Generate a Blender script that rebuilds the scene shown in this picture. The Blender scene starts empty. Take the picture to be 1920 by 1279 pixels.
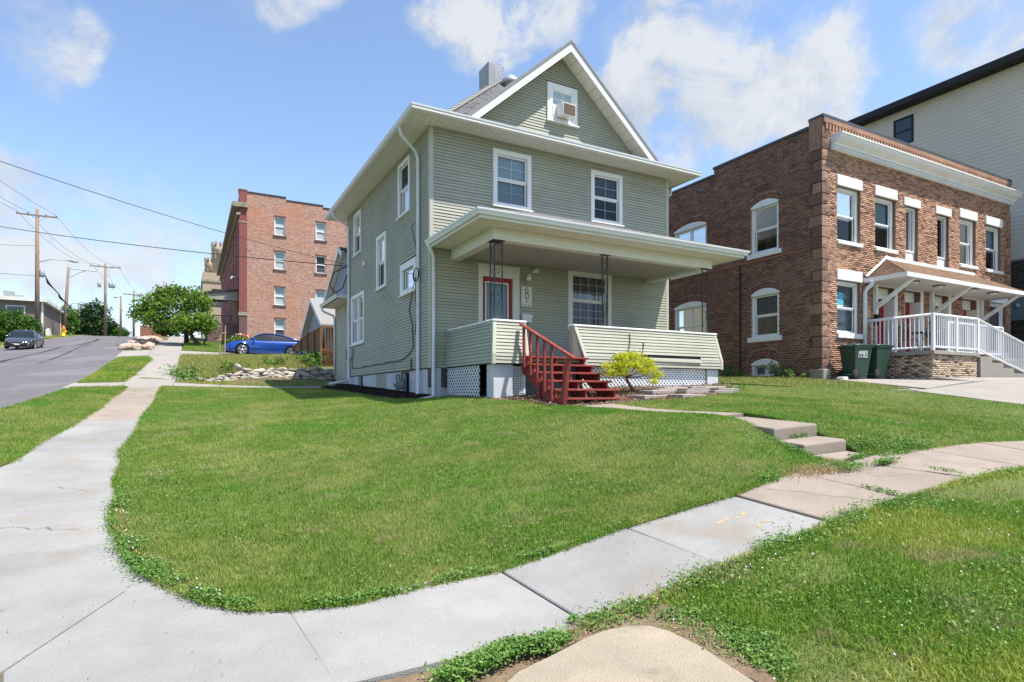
import bpy, bmesh, math, random
import numpy as np
from mathutils import Vector, Matrix
random.seed(7)
RNG = np.random.default_rng(11)
R = math.radians
SC = bpy.context.scene
COL = SC.collection

# ---------------------------------------------------------------- camera
# world axes follow the house: X along its front, Y into the block, Z = 0 at the camera's eye level
cam_d = bpy.data.cameras.new('camera')
cam = bpy.data.objects.new('camera', cam_d)
COL.objects.link(cam)
cam.location = (0, 0, 0)
cam.rotation_euler = (R(90), 0, R(-28.4))
cam_d.sensor_width = 36.0
cam_d.lens = 36.0 * 1115.0 / 1920.0
cam_d.shift_y = (738.0 - 639.5) / 1920.0
cam_d.clip_start = 0.05
cam_d.clip_end = 3000
SC.camera = cam

# ---------------------------------------------------------------- sky, sun, exposure
SUN_VEC = Vector((0.81, -1.0, 2.67)).normalized()       # towards the sun
SUN_EL = math.asin(SUN_VEC.z)
SUN_AZ = math.atan2(SUN_VEC.x, SUN_VEC.y)
world = bpy.data.worlds.new('World')
SC.world = world
world.use_nodes = True
def build_world():
    nt = world.node_tree
    nt.nodes.clear()
    N = nt.nodes.new
    L = nt.links.new
    out = N('ShaderNodeOutputWorld')
    bg = N('ShaderNodeBackground')
    bg.inputs['Strength'].default_value = 0.15
    sky = N('ShaderNodeTexSky')
    sky.sky_type = 'NISHITA'
    sky.sun_disc = False
    sky.sun_elevation = SUN_EL
    sky.sun_rotation = SUN_AZ
    sky.altitude = 300
    sky.air_density = 1.0
    sky.dust_density = 0.7
    sky.ozone_density = 1.4
    tc = N('ShaderNodeTexCoord')
    def M(op, a, b=None, c=None, clamp=False):
        n = N('ShaderNodeMath'); n.operation = op; n.use_clamp = clamp
        for i, v in enumerate((a, b, c)):
            if v is None: continue
            if isinstance(v, (int, float)): n.inputs[i].default_value = v
            else: L(v, n.inputs[i])
        return n.outputs[0]
    sep = N('ShaderNodeSeparateXYZ'); L(tc.outputs['Generated'], sep.inputs[0])
    zz = M('MAXIMUM', M('ADD', sep.outputs[2], 0.18), 0.05)
    comb = N('ShaderNodeCombineXYZ')
    L(M('DIVIDE', sep.outputs[0], zz), comb.inputs[0]); L(M('DIVIDE', sep.outputs[1], zz), comb.inputs[1])
    def noise(vec, sc, det, rough, dist=0.0):
        n = N('ShaderNodeTexNoise'); n.inputs['Scale'].default_value = sc
        n.inputs['Detail'].default_value = det; n.inputs['Roughness'].default_value = rough
        n.inputs['Distortion'].default_value = dist
        L(vec, n.inputs['Vector']); return n.outputs['Fac']
    warp = N('ShaderNodeTexNoise'); warp.inputs['Scale'].default_value = 5.0; warp.inputs['Detail'].default_value = 4
    L(tc.outputs['Generated'], warp.inputs['Vector'])
    vm = N('ShaderNodeVectorMath'); vm.operation = 'MULTIPLY_ADD'
    L(warp.outputs['Color'], vm.inputs[0]); vm.inputs[1].default_value = (0.26, 0.26, 0.26)
    L(tc.outputs['Generated'], vm.inputs[2])
    wd = N('ShaderNodeVectorMath'); wd.operation = 'SUBTRACT'
    L(vm.outputs[0], wd.inputs[0]); wd.inputs[1].default_value = (0.13, 0.13, 0.13)
    wn = N('ShaderNodeVectorMath'); wn.operation = 'NORMALIZE'; L(wd.outputs[0], wn.inputs[0])
    # clouds: banks of cumulus at several bearings, broken up by noise
    fluff = noise(tc.outputs['Generated'], 6.0, 10, 0.66, 0.5)
    total = None
    for (d, inner, outer, amp) in CLOUDS:
        v = Vector(d).normalized()
        dp = N('ShaderNodeVectorMath'); dp.operation = 'DOT_PRODUCT'
        L(wn.outputs[0], dp.inputs[0]); dp.inputs[1].default_value = v
        mr = N('ShaderNodeMapRange'); mr.interpolation_type = 'SMOOTHSTEP'
        mr.inputs['From Min'].default_value = math.cos(R(outer)); mr.inputs['From Max'].default_value = math.cos(R(inner))
        mr.inputs['To Max'].default_value = amp
        L(dp.outputs['Value'], mr.inputs['Value'])
        total = mr.outputs[0] if total is None else M('MAXIMUM', total, mr.outputs[0])
    broad = noise(comb.outputs[0], 1.1, 6, 0.58, 0.2)
    far = M('MULTIPLY', M('SUBTRACT', broad, 0.53), 1.6)
    total = M('MAXIMUM', total, M('MINIMUM', M('MAXIMUM', far, 0.0), 0.5))
    fine = noise(tc.outputs['Generated'], 24.0, 8, 0.7, 0.4)
    dens = M('MULTIPLY', total, M('ADD', M('MULTIPLY', M('ADD', M('MULTIPLY', fluff, 0.72), M('MULTIPLY', fine, 0.28)), 3.6), -1.25), clamp=True)
    mr = N('ShaderNodeMapRange'); mr.interpolation_type = 'SMOOTHSTEP'
    mr.inputs['From Min'].default_value = 0.02; mr.inputs['From Max'].default_value = 0.62
    L(dens, mr.inputs['Value'])
    cloud = mr.outputs[0]
    mix = N('ShaderNodeMix'); mix.data_type = 'RGBA'
    L(M('MULTIPLY', cloud, 0.92), mix.inputs['Factor'])
    gam = N('ShaderNodeHueSaturation'); gam.inputs['Saturation'].default_value = 1.0
    L(sky.outputs[0], gam.inputs['Color'])
    L(gam.outputs[0], mix.inputs['A'])
    # tops catch the light, undersides stay greyer
    of = N('ShaderNodeVectorMath'); of.operation = 'ADD'; L(tc.outputs['Generated'], of.inputs[0]); of.inputs[1].default_value = (0.012, -0.015, 0.05)
    above = noise(of.outputs[0], 6.0, 10, 0.66, 0.5)
    sh = M('MULTIPLY_ADD', M('SUBTRACT', above, fluff), 3.2, 0.30, clamp=True)
    cm = N('ShaderNodeMix'); cm.data_type = 'RGBA'; L(sh, cm.inputs['Factor'])
    cm.inputs['A'].default_value = CLOUD_COL; cm.inputs['B'].default_value = (2.05, 2.25, 2.55, 1)
    L(cm.outputs['Result'], mix.inputs['B'])
    L(mix.outputs['Result'], bg.inputs['Color'])
    L(bg.outputs[0], out.inputs[0])
CLOUD_COL = (3.15, 3.25, 3.4, 1)
# bearing of the cumulus banks, inner and outer angular radius in degrees, strength
CLOUDS = [((0.605, 0.66, 0.446), 3, 8, 1.05), ((0.723, 0.537, 0.434), 2.5, 7.5, 1.1), ((0.676, 0.606, 0.42), 3, 7.5, 1.05),
          ((0.747, 0.491, 0.447), 1, 4.5, 0.9), ((0.553, 0.694, 0.461), 1, 4.5, 0.8), ((0.363, 0.751, 0.552), 2, 6, 1.0),
          ((0.434, 0.723, 0.538), 1, 4, 0.8), ((-0.179, 0.885, 0.431), 0.3, 3.6, 0.42), ((-0.14, 0.889, 0.435), 0.3, 2.5, 0.5),
          ((-0.179, 0.963, 0.204), 3, 8, 0.8), ((-0.089, 0.981, 0.175), 3, 9, 0.75), ((0.002, 0.983, 0.185), 2, 6, 0.65),
          ((0.832, 0.343, 0.436), 1, 5.5, 0.75), ((0.156, 0.84, 0.52), 0.3, 3.0, 0.55), ((0.653, 0.549, 0.522), 0.3, 3, 0.75),
          ((-0.192, 0.95, 0.246), 1, 4, 0.6)]
build_world()

sun_d = bpy.data.lights.new('sun', 'SUN')
sun_d.energy = 5.0
sun_d.angle = R(0.53)
sun_d.color = (1.0, 0.955, 0.88)
sun = bpy.data.objects.new('sun', sun_d)
COL.objects.link(sun)
sun.rotation_euler = (-SUN_VEC).to_track_quat('-Z', 'Y').to_euler()
sun.location = SUN_VEC * 60

SC.view_settings.view_transform = 'Standard'
SC.view_settings.look = 'None'
SC.view_settings.gamma = 1.0
SC.view_settings.use_curve_mapping = False
SC.view_settings.exposure = 0.80
SC.render.engine = 'CYCLES'
SC.cycles.max_bounces = 6
SC.cycles.transparent_max_bounces = 12

# ---------------------------------------------------------------- materials
MATS = {}
def pm(name, col, col2=None, scale=6.0, rough=0.7, bump=0.0, bscale=None, metal=0.0, detail=5, spec=0.3,
       col3=None, scale3=0.8, f3=0.5, stretch=None, attr=None, coat=0.0, speck=0.0, sscale=160.0, objrand=0.0):
    """Principled material whose colour wanders between col and col2 (and patches of col3) with position."""
    if name in MATS: return MATS[name]
    m = bpy.data.materials.new(name); m.use_nodes = True
    nt = m.node_tree; N = nt.nodes.new; L = nt.links.new
    b = nt.nodes['Principled BSDF']
    b.inputs['Roughness'].default_value = rough
    b.inputs['Metallic'].default_value = metal
    b.inputs['Specular IOR Level'].default_value = spec
    b.inputs['Coat Weight'].default_value = coat
    c = tuple(col) + (1,)
    b.inputs['Base Color'].default_value = c
    if col2 is not None or bump:
        geo = N('ShaderNodeNewGeometry'); pos = geo.outputs['Position']
        if stretch:
            mp = N('ShaderNodeMapping'); mp.inputs['Scale'].default_value = stretch
            L(pos, mp.inputs[0]); pos = mp.outputs[0]
    if col2 is not None:
        n = N('ShaderNodeTexNoise'); n.inputs['Scale'].default_value = scale
        n.inputs['Detail'].default_value = detail; n.inputs['Roughness'].default_value = 0.65
        L(pos, n.inputs['Vector'])
        mr = N('ShaderNodeMapRange'); mr.inputs['From Min'].default_value = 0.3; mr.inputs['From Max'].default_value = 0.7
        L(n.outputs['Fac'], mr.inputs['Value'])
        mx = N('ShaderNodeMix'); mx.data_type = 'RGBA'
        mx.inputs['A'].default_value = c; mx.inputs['B'].default_value = tuple(col2) + (1,)
        if attr:
            at = N('ShaderNodeAttribute'); at.attribute_name = attr
            ad = N('ShaderNodeMath'); ad.operation = 'MULTIPLY_ADD'; ad.use_clamp = True
            L(mr.outputs[0], ad.inputs[0]); ad.inputs[1].default_value = 0.45
            sb = N('ShaderNodeMath'); sb.operation = 'MULTIPLY_ADD'
            L(at.outputs['Fac'], sb.inputs[0]); sb.inputs[1].default_value = 1.0; sb.inputs[2].default_value = -0.225
            L(sb.outputs[0], ad.inputs[2])
            L(ad.outputs[0], mx.inputs['Factor'])
        else:
            L(mr.outputs[0], mx.inputs['Factor'])
        last = mx.outputs['Result']
        if col3 is not None:
            n3 = N('ShaderNodeTexNoise'); n3.inputs['Scale'].default_value = scale3; n3.inputs['Detail'].default_value = 4
            L(geo.outputs['Position'], n3.inputs['Vector'])
            m3 = N('ShaderNodeMapRange'); m3.interpolation_type = 'SMOOTHSTEP'
            m3.inputs['From Min'].default_value = f3; m3.inputs['From Max'].default_value = f3 + 0.16
            L(n3.outputs['Fac'], m3.inputs['Value'])
            x3 = N('ShaderNodeMix'); x3.data_type = 'RGBA'; x3.inputs['B'].default_value = tuple(col3) + (1,)
            L(m3.outputs[0], x3.inputs['Factor']); L(last, x3.inputs['A']); last = x3.outputs['Result']
        def scaled(val, last):
            vm = N('ShaderNodeVectorMath'); vm.operation = 'SCALE'; L(last, vm.inputs[0]); L(val, vm.inputs['Scale']); return vm.outputs[0]
        if speck:
            ns = N('ShaderNodeTexNoise'); ns.inputs['Scale'].default_value = sscale; ns.inputs['Detail'].default_value = 3
            L(geo.outputs['Position'], ns.inputs['Vector'])
            ms_ = N('ShaderNodeMapRange'); ms_.inputs['From Min'].default_value = 0.33; ms_.inputs['From Max'].default_value = 0.67
            ms_.inputs['To Min'].default_value = 1 - speck; ms_.inputs['To Max'].default_value = 1 + speck
            L(ns.outputs['Fac'], ms_.inputs['Value']); last = scaled(ms_.outputs[0], last)
        if objrand:
            oi = N('ShaderNodeObjectInfo'); mo = N('ShaderNodeMapRange')
            mo.inputs['To Min'].default_value = 1 - objrand; mo.inputs['To Max'].default_value = 1 + objrand
            L(oi.outputs['Random'], mo.inputs['Value']); last = scaled(mo.outputs[0], last)
        L(last, b.inputs['Base Color'])
    if bump:
        nb = N('ShaderNodeTexNoise'); nb.inputs['Scale'].default_value = bscale or scale * 4; nb.inputs['Detail'].default_value = 6
        L(pos, nb.inputs['Vector'])
        bp = N('ShaderNodeBump'); bp.inputs['Strength'].default_value = min(1.0, bump); bp.inputs['Distance'].default_value = 0.02
        L(nb.outputs['Fac'], bp.inputs['Height']); L(bp.outputs[0], b.inputs['Normal'])
    MATS[name] = m
    return m

def glass_mat(name, tint=(0.72, 0.78, 0.82), refl=0.0, gloss_rough=0.03):
    if name in MATS: return MATS[name]
    m = bpy.data.materials.new(name); m.use_nodes = True
    nt = m.node_tree; nt.nodes.clear(); N = nt.nodes.new; L = nt.links.new
    out = N('ShaderNodeOutputMaterial'); mix = N('ShaderNodeMixShader')
    tr = N('ShaderNodeBsdfTransparent'); tr.inputs[0].default_value = tint + (1,)
    gl = N('ShaderNodeBsdfGlossy'); gl.inputs['Roughness'].default_value = gloss_rough
    lw = N('ShaderNodeFresnel'); lw.inputs['IOR'].default_value = 1.5
    ad = N('ShaderNodeMath'); ad.operation = 'MULTIPLY_ADD'; ad.use_clamp = True
    L(lw.outputs[0], ad.inputs[0]); ad.inputs[1].default_value = 0.85; ad.inputs[2].default_value = refl
    L(ad.outputs[0], mix.inputs[0]); L(tr.outputs[0], mix.inputs[1]); L(gl.outputs[0], mix.inputs[2])
    L(mix.outputs[0], out.inputs[0])
    MATS[name] = m
    return m

def leaf_mat(name, c1, c2, rough=0.55, trans=0.25, patch=None, pscale=0.5, pf=0.55):
    """foliage: per-leaf tint attribute between c1 and c2, some light through the leaf"""
    if name in MATS: return MATS[name]
    m = bpy.data.materials.new(name); m.use_nodes = True
    nt = m.node_tree; N = nt.nodes.new; L = nt.links.new
    b = nt.nodes['Principled BSDF']; out = nt.nodes['Material Output']
    b.inputs['Roughness'].default_value = rough; b.inputs['Specular IOR Level'].default_value = 0.25
    at = N('ShaderNodeAttribute'); at.attribute_name = 'tint'
    mx = N('ShaderNodeMix'); mx.data_type = 'RGBA'
    mx.inputs['A'].default_value = tuple(c1) + (1,); mx.inputs['B'].default_value = tuple(c2) + (1,)
    L(at.outputs['Fac'], mx.inputs['Factor'])
    last = mx.outputs['Result']
    if patch:
        geo = N('ShaderNodeNewGeometry')
        for (pc, sc, f, wdt, amt) in patch:
            n3 = N('ShaderNodeTexNoise'); n3.inputs['Scale'].default_value = sc; n3.inputs['Detail'].default_value = 5
            n3.inputs['Roughness'].default_value = 0.62
            L(geo.outputs['Position'], n3.inputs['Vector'])
            m3 = N('ShaderNodeMapRange'); m3.interpolation_type = 'SMOOTHSTEP'
            m3.inputs['From Min'].default_value = f; m3.inputs['From Max'].default_value = f + wdt
            m3.inputs['To Max'].default_value = amt
            L(n3.outputs['Fac'], m3.inputs['Value'])
            x3 = N('ShaderNodeMix'); x3.data_type = 'RGBA'; x3.inputs['B'].default_value = tuple(pc) + (1,)
            L(m3.outputs[0], x3.inputs['Factor']); L(last, x3.inputs['A']); last = x3.outputs['Result']
    L(last, b.inputs['Base Color'])
    tl = N('ShaderNodeBsdfTranslucent'); L(last, tl.inputs['Color'])
    ms = N('ShaderNodeMixShader'); ms.inputs[0].default_value = trans
    L(b.outputs[0], ms.inputs[1]); L(tl.outputs[0], ms.inputs[2]); L(ms.outputs[0], out.inputs['Surface'])
    MATS[name] = m
    return m

# ---------------------------------------------------------------- mesh helpers
class MB:
    """collects shapes, links them as one mesh object"""
    def __init__(s): s.v = []; s.f = []; s.sm = []
    def add(s, vs, fs, smooth=False):
        o = len(s.v); s.v += [tuple(p) for p in vs]
        s.f += [tuple(i + o for i in f) for f in fs]; s.sm += [smooth] * len(fs)
        return s
    def box(s, x0, x1, y0, y1, z0, z1):
        if x0 > x1: x0, x1 = x1, x0
        if y0 > y1: y0, y1 = y1, y0
        if z0 > z1: z0, z1 = z1, z0
        return s.add([(x0,y0,z0),(x1,y0,z0),(x1,y1,z0),(x0,y1,z0),(x0,y0,z1),(x1,y0,z1),(x1,y1,z1),(x0,y1,z1)],
                     [(0,3,2,1),(4,5,6,7),(0,1,5,4),(1,2,6,5),(2,3,7,6),(3,0,4,7)])
    def hexa(s, p):
        return s.add(p, [(0,3,2,1),(4,5,6,7),(0,1,5,4),(1,2,6,5),(2,3,7,6),(3,0,4,7)])
    def prism(s, poly, d):
        """poly: list of 3D points (planar), extruded by vector d"""
        n = len(poly); d = Vector(d)
        a = [Vector(p) for p in poly]; b = [p + d for p in a]
        return s.add(a + b, [tuple(range(n))[::-1], tuple(range(n, 2 * n))] + [(i, (i+1) % n, (i+1) % n + n, i + n) for i in range(n)])
    def tube(s, path, r, n=8, closed=False, caps=True):
        path = [Vector(p) for p in path]; k = len(path)
        rs = r if isinstance(r, (list, tuple)) else [r] * k
        rings = []; prev = None
        for i, p in enumerate(path):
            if closed: t = (path[(i+1) % k] - path[i-1])
            else: t = path[min(i+1, k-1)] - path[max(i-1, 0)]
            t.normalize()
            if prev is None:
                ref = Vector((0,0,1)) if abs(t.z) < 0.9 else Vector((1,0,0))
                a = t.cross(ref).normalized()
            else:
                a = (prev - t * prev.dot(t))
                a = a.normalized() if a.length > 1e-6 else t.orthogonal().normalized()
            prev = a; b = t.cross(a)
            rings.append([p + (a * math.cos(2*math.pi*j/n) + b * math.sin(2*math.pi*j/n)) * rs[i] for j in range(n)])
        vs = [q for r_ in rings for q in r_]; fs = []
        m = k if closed else k - 1
        for i in range(m):
            i2 = (i + 1) % k
            for j in range(n):
                fs.append((i*n+j, i*n+(j+1) % n, i2*n+(j+1) % n, i2*n+j))
        if caps and not closed:
            fs.append(tuple(range(n))[::-1]); fs.append(tuple(range((k-1)*n, k*n)))
        return s.add(vs, fs, n > 5)
    def bar(s, path, w, h=None):
        """square tube along a path"""
        h = h or w
        return s.tube(path, w * 0.7071, 4)
    def lathe(s, prof, c=(0,0,0), axis='Z', n=24):
        vs = []; fs = []
        for (r, h) in prof:
            for j in range(n):
                a = 2*math.pi*j/n
                x, y = r*math.cos(a), r*math.sin(a)
                q = (x, y, h) if axis == 'Z' else ((h, x, y) if axis == 'X' else (x, h, y))
                vs.append((q[0]+c[0], q[1]+c[1], q[2]+c[2]))
        k = len(prof)
        for i in range(k-1):
            for j in range(n):
                fs.append((i*n+j, i*n+(j+1) % n, (i+1)*n+(j+1) % n, (i+1)*n+j))
        fs.append(tuple(range(n))[::-1]); fs.append(tuple(range((k-1)*n, k*n)))
        return s.add(vs, fs, True)
    def grid(s, rows, smooth=True):
        m = len(rows[0]); vs = [p for r_ in rows for p in r_]
        fs = [(i*m+j, i*m+j+1, (i+1)*m+j+1, (i+1)*m+j) for i in range(len(rows)-1) for j in range(m-1)]
        return s.add(vs, fs, smooth)
    def mesh(s, name, mat):
        me = bpy.data.meshes.new(name)
        me.from_pydata(s.v, [], s.f)
        me.polygons.foreach_set('use_smooth', s.sm)
        if mat: me.materials.append(mat if not isinstance(mat, str) else MATS[mat])
        me.update()
        return me
    def build(s, name, mat, parent=None, bevel=0.0, seg=1, fix=True):
        me = s.mesh(name, mat)
        if fix:
            bm = bmesh.new(); bm.from_mesh(me); bmesh.ops.recalc_face_normals(bm, faces=bm.faces); bm.to_mesh(me); bm.free()
        o = link(bpy.data.objects.new(name, me), parent)
        if bevel:
            md = o.modifiers.new('bevel', 'BEVEL'); md.width = bevel; md.segments = seg; md.limit_method = 'ANGLE'
            md.angle_limit = R(40)
        return o

WORLD = {}      # object name -> world matrix of what we parent to
def link(o, parent=None):
    COL.objects.link(o)
    if parent is not None:
        o.parent = parent
        if parent.name in WORLD and not parent.get('_local'):
            o.matrix_parent_inverse = WORLD[parent.name].inverted()
    return o
def tag(o, label=None, cat=None, group=None, kind=None):
    if label: o['label'] = label
    if cat: o['category'] = cat
    if group: o['group'] = group
    if kind: o['kind'] = kind
    return o
def thing(name, label, cat, loc=(0,0,0), rotz=None, group=None):
    """Empty at the thing's base; with rotz=None the parts are given in world coordinates, else locally"""
    o = bpy.data.objects.new(name, None); COL.objects.link(o)
    o.empty_display_size = 0.2
    o.location = loc
    if rotz is None:
        WORLD[o.name] = Matrix.Translation(loc)
    else:
        o.rotation_euler = (0, 0, rotz); WORLD[o.name] = Matrix.Identity(4)
    return tag(o, label, cat, group)
def struct(o): o['kind'] = 'structure'; return o
def npmesh(name, V, F, mat, parent=None, attrs=None, smooth=False):
    """fast mesh from numpy arrays; F is (n,3) or (n,4)"""
    me = bpy.data.meshes.new(name)
    V = np.ascontiguousarray(V, dtype=np.float32); F = np.ascontiguousarray(F, dtype=np.int32)
    k = F.shape[1]
    me.vertices.add(len(V)); me.vertices.foreach_set('co', V.ravel())
    me.loops.add(F.size); me.loops.foreach_set('vertex_index', F.ravel())
    me.polygons.add(len(F)); me.polygons.foreach_set('loop_start', np.arange(0, F.size, k, dtype=np.int32))
    if smooth: me.polygons.foreach_set('use_smooth', np.ones(len(F), dtype=bool))
    for an, (dom, arr) in (attrs or {}).items():
        a = me.attributes.new(an, 'FLOAT', dom); a.data.foreach_set('value', np.ascontiguousarray(arr, dtype=np.float32))
    me.materials.append(MATS[mat] if isinstance(mat, str) else mat)
    me.update(); me.validate()
    return link(bpy.data.objects.new(name, me), parent)
def dup(o, parent, loc=None, **kw):
    c = o.copy(); COL.objects.link(c)
    if parent is not None: c.parent = parent
    if loc is not None: c.location = loc
    return c
class Fr:
    """frame on a wall: s along, z up, d outwards"""
    def __init__(s, o, a, n): s.o = Vector(o); s.a = Vector(a); s.n = Vector(n)
    def p(s, t, z, d=0.0):
        q = s.o + s.a * t + s.n * d
        return (q.x, q.y, z)
    def box(s, mb, t0, t1, z0, z1, d0, d1):
        a, b = s.p(t0, z0, d0), s.p(t1, z1, d1)
        return mb.box(a[0], b[0], a[1], b[1], z0, z1)
def wall_holes(mb, fr, t0, t1, z0, z1, holes, d0, d1):
    """wall slab between depths d0,d1 with rectangular holes (t0,t1,z0,z1)"""
    ts = sorted({t0, t1} | {min(max(h[i], t0), t1) for h in holes for i in (0, 1)})
    for a, b in zip(ts[:-1], ts[1:]):
        if b - a < 1e-6: continue
        m = (a + b) / 2
        hs = sorted((max(h[2], z0), min(h[3], z1)) for h in holes if h[0] < m < h[1])
        z = z0
        for (h0, h1) in hs:
            if h0 > z: fr.box(mb, a, b, z, h0, d0, d1)
            z = max(z, h1)
        if z < z1: fr.box(mb, a, b, z, z1, d0, d1)
    return mb
# ---------------------------------------------------------------- palette
pm('siding_green', (0.378, 0.374, 0.300), (0.325, 0.321, 0.256), 1.1, 0.6, bump=0.06, bscale=60, stretch=(0.9, 0.9, 0.35), objrand=0.045, speck=0.04, sscale=18, col3=(0.315, 0.305, 0.245), scale3=0.9, f3=0.54)
pm('siding_wing', (0.41, 0.405, 0.32), (0.37, 0.365, 0.29), 1.3, 0.62)
pm('trim_white', (0.78, 0.78, 0.775), (0.69, 0.69, 0.69), 2.5, 0.5, bump=0.03, bscale=40)
pm('trim_cream', (0.66, 0.65, 0.61), (0.61, 0.60, 0.56), 2.0, 0.55)
pm('soffit', (0.74, 0.70, 0.645), (0.68, 0.64, 0.59), 1.2, 0.6)
pm('gutter_white', (0.70, 0.71, 0.73), (0.62, 0.63, 0.65), 3.0, 0.4)
pm('corner_green', (0.44, 0.44, 0.355), (0.40, 0.40, 0.325), 2.0, 0.55)
pm('foundation_white', (0.56, 0.57, 0.60), (0.46, 0.47, 0.50), 2.2, 0.8, bump=0.25, bscale=14, col3=(0.36, 0.35, 0.35), scale3=1.7, f3=0.58)
pm('shingle', (0.235, 0.225, 0.22), (0.15, 0.145, 0.145), 9, 0.9, bump=0.5, bscale=70, attr='rnd')
pm('shingle_tan', (0.30, 0.19, 0.125), (0.20, 0.125, 0.085), 9, 0.9, bump=0.5, bscale=70, attr='rnd')
pm('chimney_grey', (0.38, 0.39, 0.42), (0.25, 0.255, 0.28), 3.0, 0.85, bump=0.5, bscale=10, stretch=(1, 1, 0.45))
pm('dark_metal', (0.018, 0.018, 0.022), (0.04, 0.038, 0.04), 12, 0.45)
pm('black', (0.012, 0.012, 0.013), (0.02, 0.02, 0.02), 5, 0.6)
pm('cable_black', (0.02, 0.02, 0.022), rough=0.6)
pm('red_paint', (0.30, 0.050, 0.038), (0.17, 0.028, 0.024), 5.0, 0.6, bump=0.35, bscale=30, stretch=(0.6, 3, 3), col3=(0.26, 0.15, 0.12), scale3=9, f3=0.60, objrand=0.12, speck=0.12, sscale=60)
pm('red_door', (0.32, 0.012, 0.018), (0.27, 0.01, 0.015), 3.0, 0.38)
pm('lattice_white', (0.72, 0.73, 0.75), (0.60, 0.61, 0.63), 4.0, 0.6)
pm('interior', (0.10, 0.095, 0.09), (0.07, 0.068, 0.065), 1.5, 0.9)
pm('blind', (0.40, 0.43, 0.43), (0.35, 0.375, 0.375), 2.0, 0.7)
pm('shade_blue', (0.35, 0.43, 0.47), (0.31, 0.39, 0.43), 2.0, 0.7)
pm('curtain', (0.13, 0.13, 0.15), (0.08, 0.08, 0.095), 5.0, 0.85, stretch=(1, 1, 0.12))
pm('screen', (0.055, 0.055, 0.06), (0.075, 0.075, 0.08), 6, 0.8)
glass_mat('glass')
glass_mat('glass_soft', (0.55, 0.6, 0.63), 0.05)
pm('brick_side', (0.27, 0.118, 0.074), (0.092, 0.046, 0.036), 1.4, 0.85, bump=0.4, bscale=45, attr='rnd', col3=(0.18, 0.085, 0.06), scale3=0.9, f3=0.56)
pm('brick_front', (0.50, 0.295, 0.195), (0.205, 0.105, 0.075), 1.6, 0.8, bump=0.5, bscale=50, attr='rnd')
pm('brick_quoin', (0.40, 0.235, 0.165), (0.12, 0.068, 0.055), 11, 0.85, bump=0.9, bscale=22, attr='rnd')
pm('brick_tan', (0.50, 0.38, 0.27), (0.085, 0.055, 0.045), 1.5, 0.8, bump=0.3, bscale=50, attr='rnd')
pm('mortar_side', (0.43, 0.36, 0.32), (0.30, 0.245, 0.215), 1.5, 0.95, bump=0.4, bscale=60, col3=(0.42, 0.40, 0.39), scale3=0.75, f3=0.60)
pm('mortar_front', (0.22, 0.135, 0.095), (0.15, 0.09, 0.065), 2, 0.95)
pm('mortar_tan', (0.36, 0.29, 0.23), (0.28, 0.22, 0.17), 2, 0.95)
pm('coping', (0.075, 0.085, 0.095), (0.055, 0.06, 0.068), 2, 0.45)
pm('concrete', (0.284, 0.277, 0.264), (0.198, 0.193, 0.183), 1.1, 0.9, bump=0.35, bscale=90, detail=10, speck=0.11, objrand=0.06, col3=(0.225, 0.20, 0.17), scale3=1.3, f3=0.56)
pm('concrete_old', (0.285, 0.235, 0.195), (0.215, 0.175, 0.145), 2.0, 0.92, bump=0.4, bscale=80, detail=10, speck=0.15, sscale=110, objrand=0.07, col3=(0.19, 0.15, 0.12), scale3=1.6, f3=0.60)
pm('concrete_cream', (0.34, 0.285, 0.205), (0.25, 0.215, 0.165), 2.5, 0.92, bump=0.5, bscale=90, detail=10, speck=0.14, sscale=130, col3=(0.20, 0.17, 0.13), scale3=2.2, f3=0.56)
pm('concrete_drive', (0.29, 0.265, 0.235), (0.235, 0.215, 0.19), 1.2, 0.9, bump=0.25, bscale=60, detail=9, speck=0.09, sscale=90, objrand=0.06, col3=(0.26, 0.25, 0.24), scale3=0.7, f3=0.60)
pm('joint_dirt', (0.16, 0.115, 0.075), (0.09, 0.065, 0.045), 18, 0.95)
pm('asphalt', (0.135, 0.127, 0.131), (0.105, 0.099, 0.103), 2.2, 0.92, bump=0.4, bscale=120, detail=9, col3=(0.155, 0.147, 0.151), scale3=0.35, f3=0.52)
pm('tar', (0.02, 0.02, 0.022), (0.03, 0.03, 0.032), 8, 0.7)
pm('soil', (0.105, 0.125, 0.030), (0.075, 0.105, 0.018), 5, 0.95, bump=0.4, bscale=50)
pm('ground_far', (0.085, 0.115, 0.04), (0.12, 0.12, 0.06), 0.3, 0.95)
pm('dirt', (0.215, 0.155, 0.095), (0.125, 0.085, 0.052), 5, 0.95, bump=1.0, bscale=40, detail=10, speck=0.25, sscale=120)
pm('mulch', (0.030, 0.021, 0.017), (0.062, 0.042, 0.032), 30, 0.95, bump=0.9, bscale=60)
pm('woodchip', (0.20, 0.13, 0.085), (0.085, 0.055, 0.038), 25, 0.95, bump=0.8, bscale=60)
pm('stone_grey', (0.46, 0.415, 0.355), (0.25, 0.22, 0.185), 3.5, 0.9, bump=0.7, bscale=14, attr='rnd')
pm('stone_pink', (0.50, 0.36, 0.29), (0.33, 0.23, 0.185), 3.0, 0.9, bump=0.6, bscale=10)
pm('paver', (0.33, 0.285, 0.255), (0.26, 0.22, 0.195), 5, 0.9, bump=0.4, bscale=60, speck=0.1, objrand=0.08)
pm('siding_beige', (0.56, 0.50, 0.425), (0.52, 0.465, 0.395), 1.0, 0.65)
pm('brick_black', (0.020, 0.017, 0.018), (0.040, 0.030, 0.030), 2.0, 0.8, attr='rnd')
pm('mortar_pale', (0.30, 0.27, 0.26), rough=0.95)
pm('bin_green', (0.030, 0.062, 0.046), (0.024, 0.050, 0.038), 3.0, 0.42)
pm('rubber', (0.014, 0.014, 0.015), rough=0.7)
pm('letter_white', (0.75, 0.76, 0.75), rough=0.6)
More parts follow.
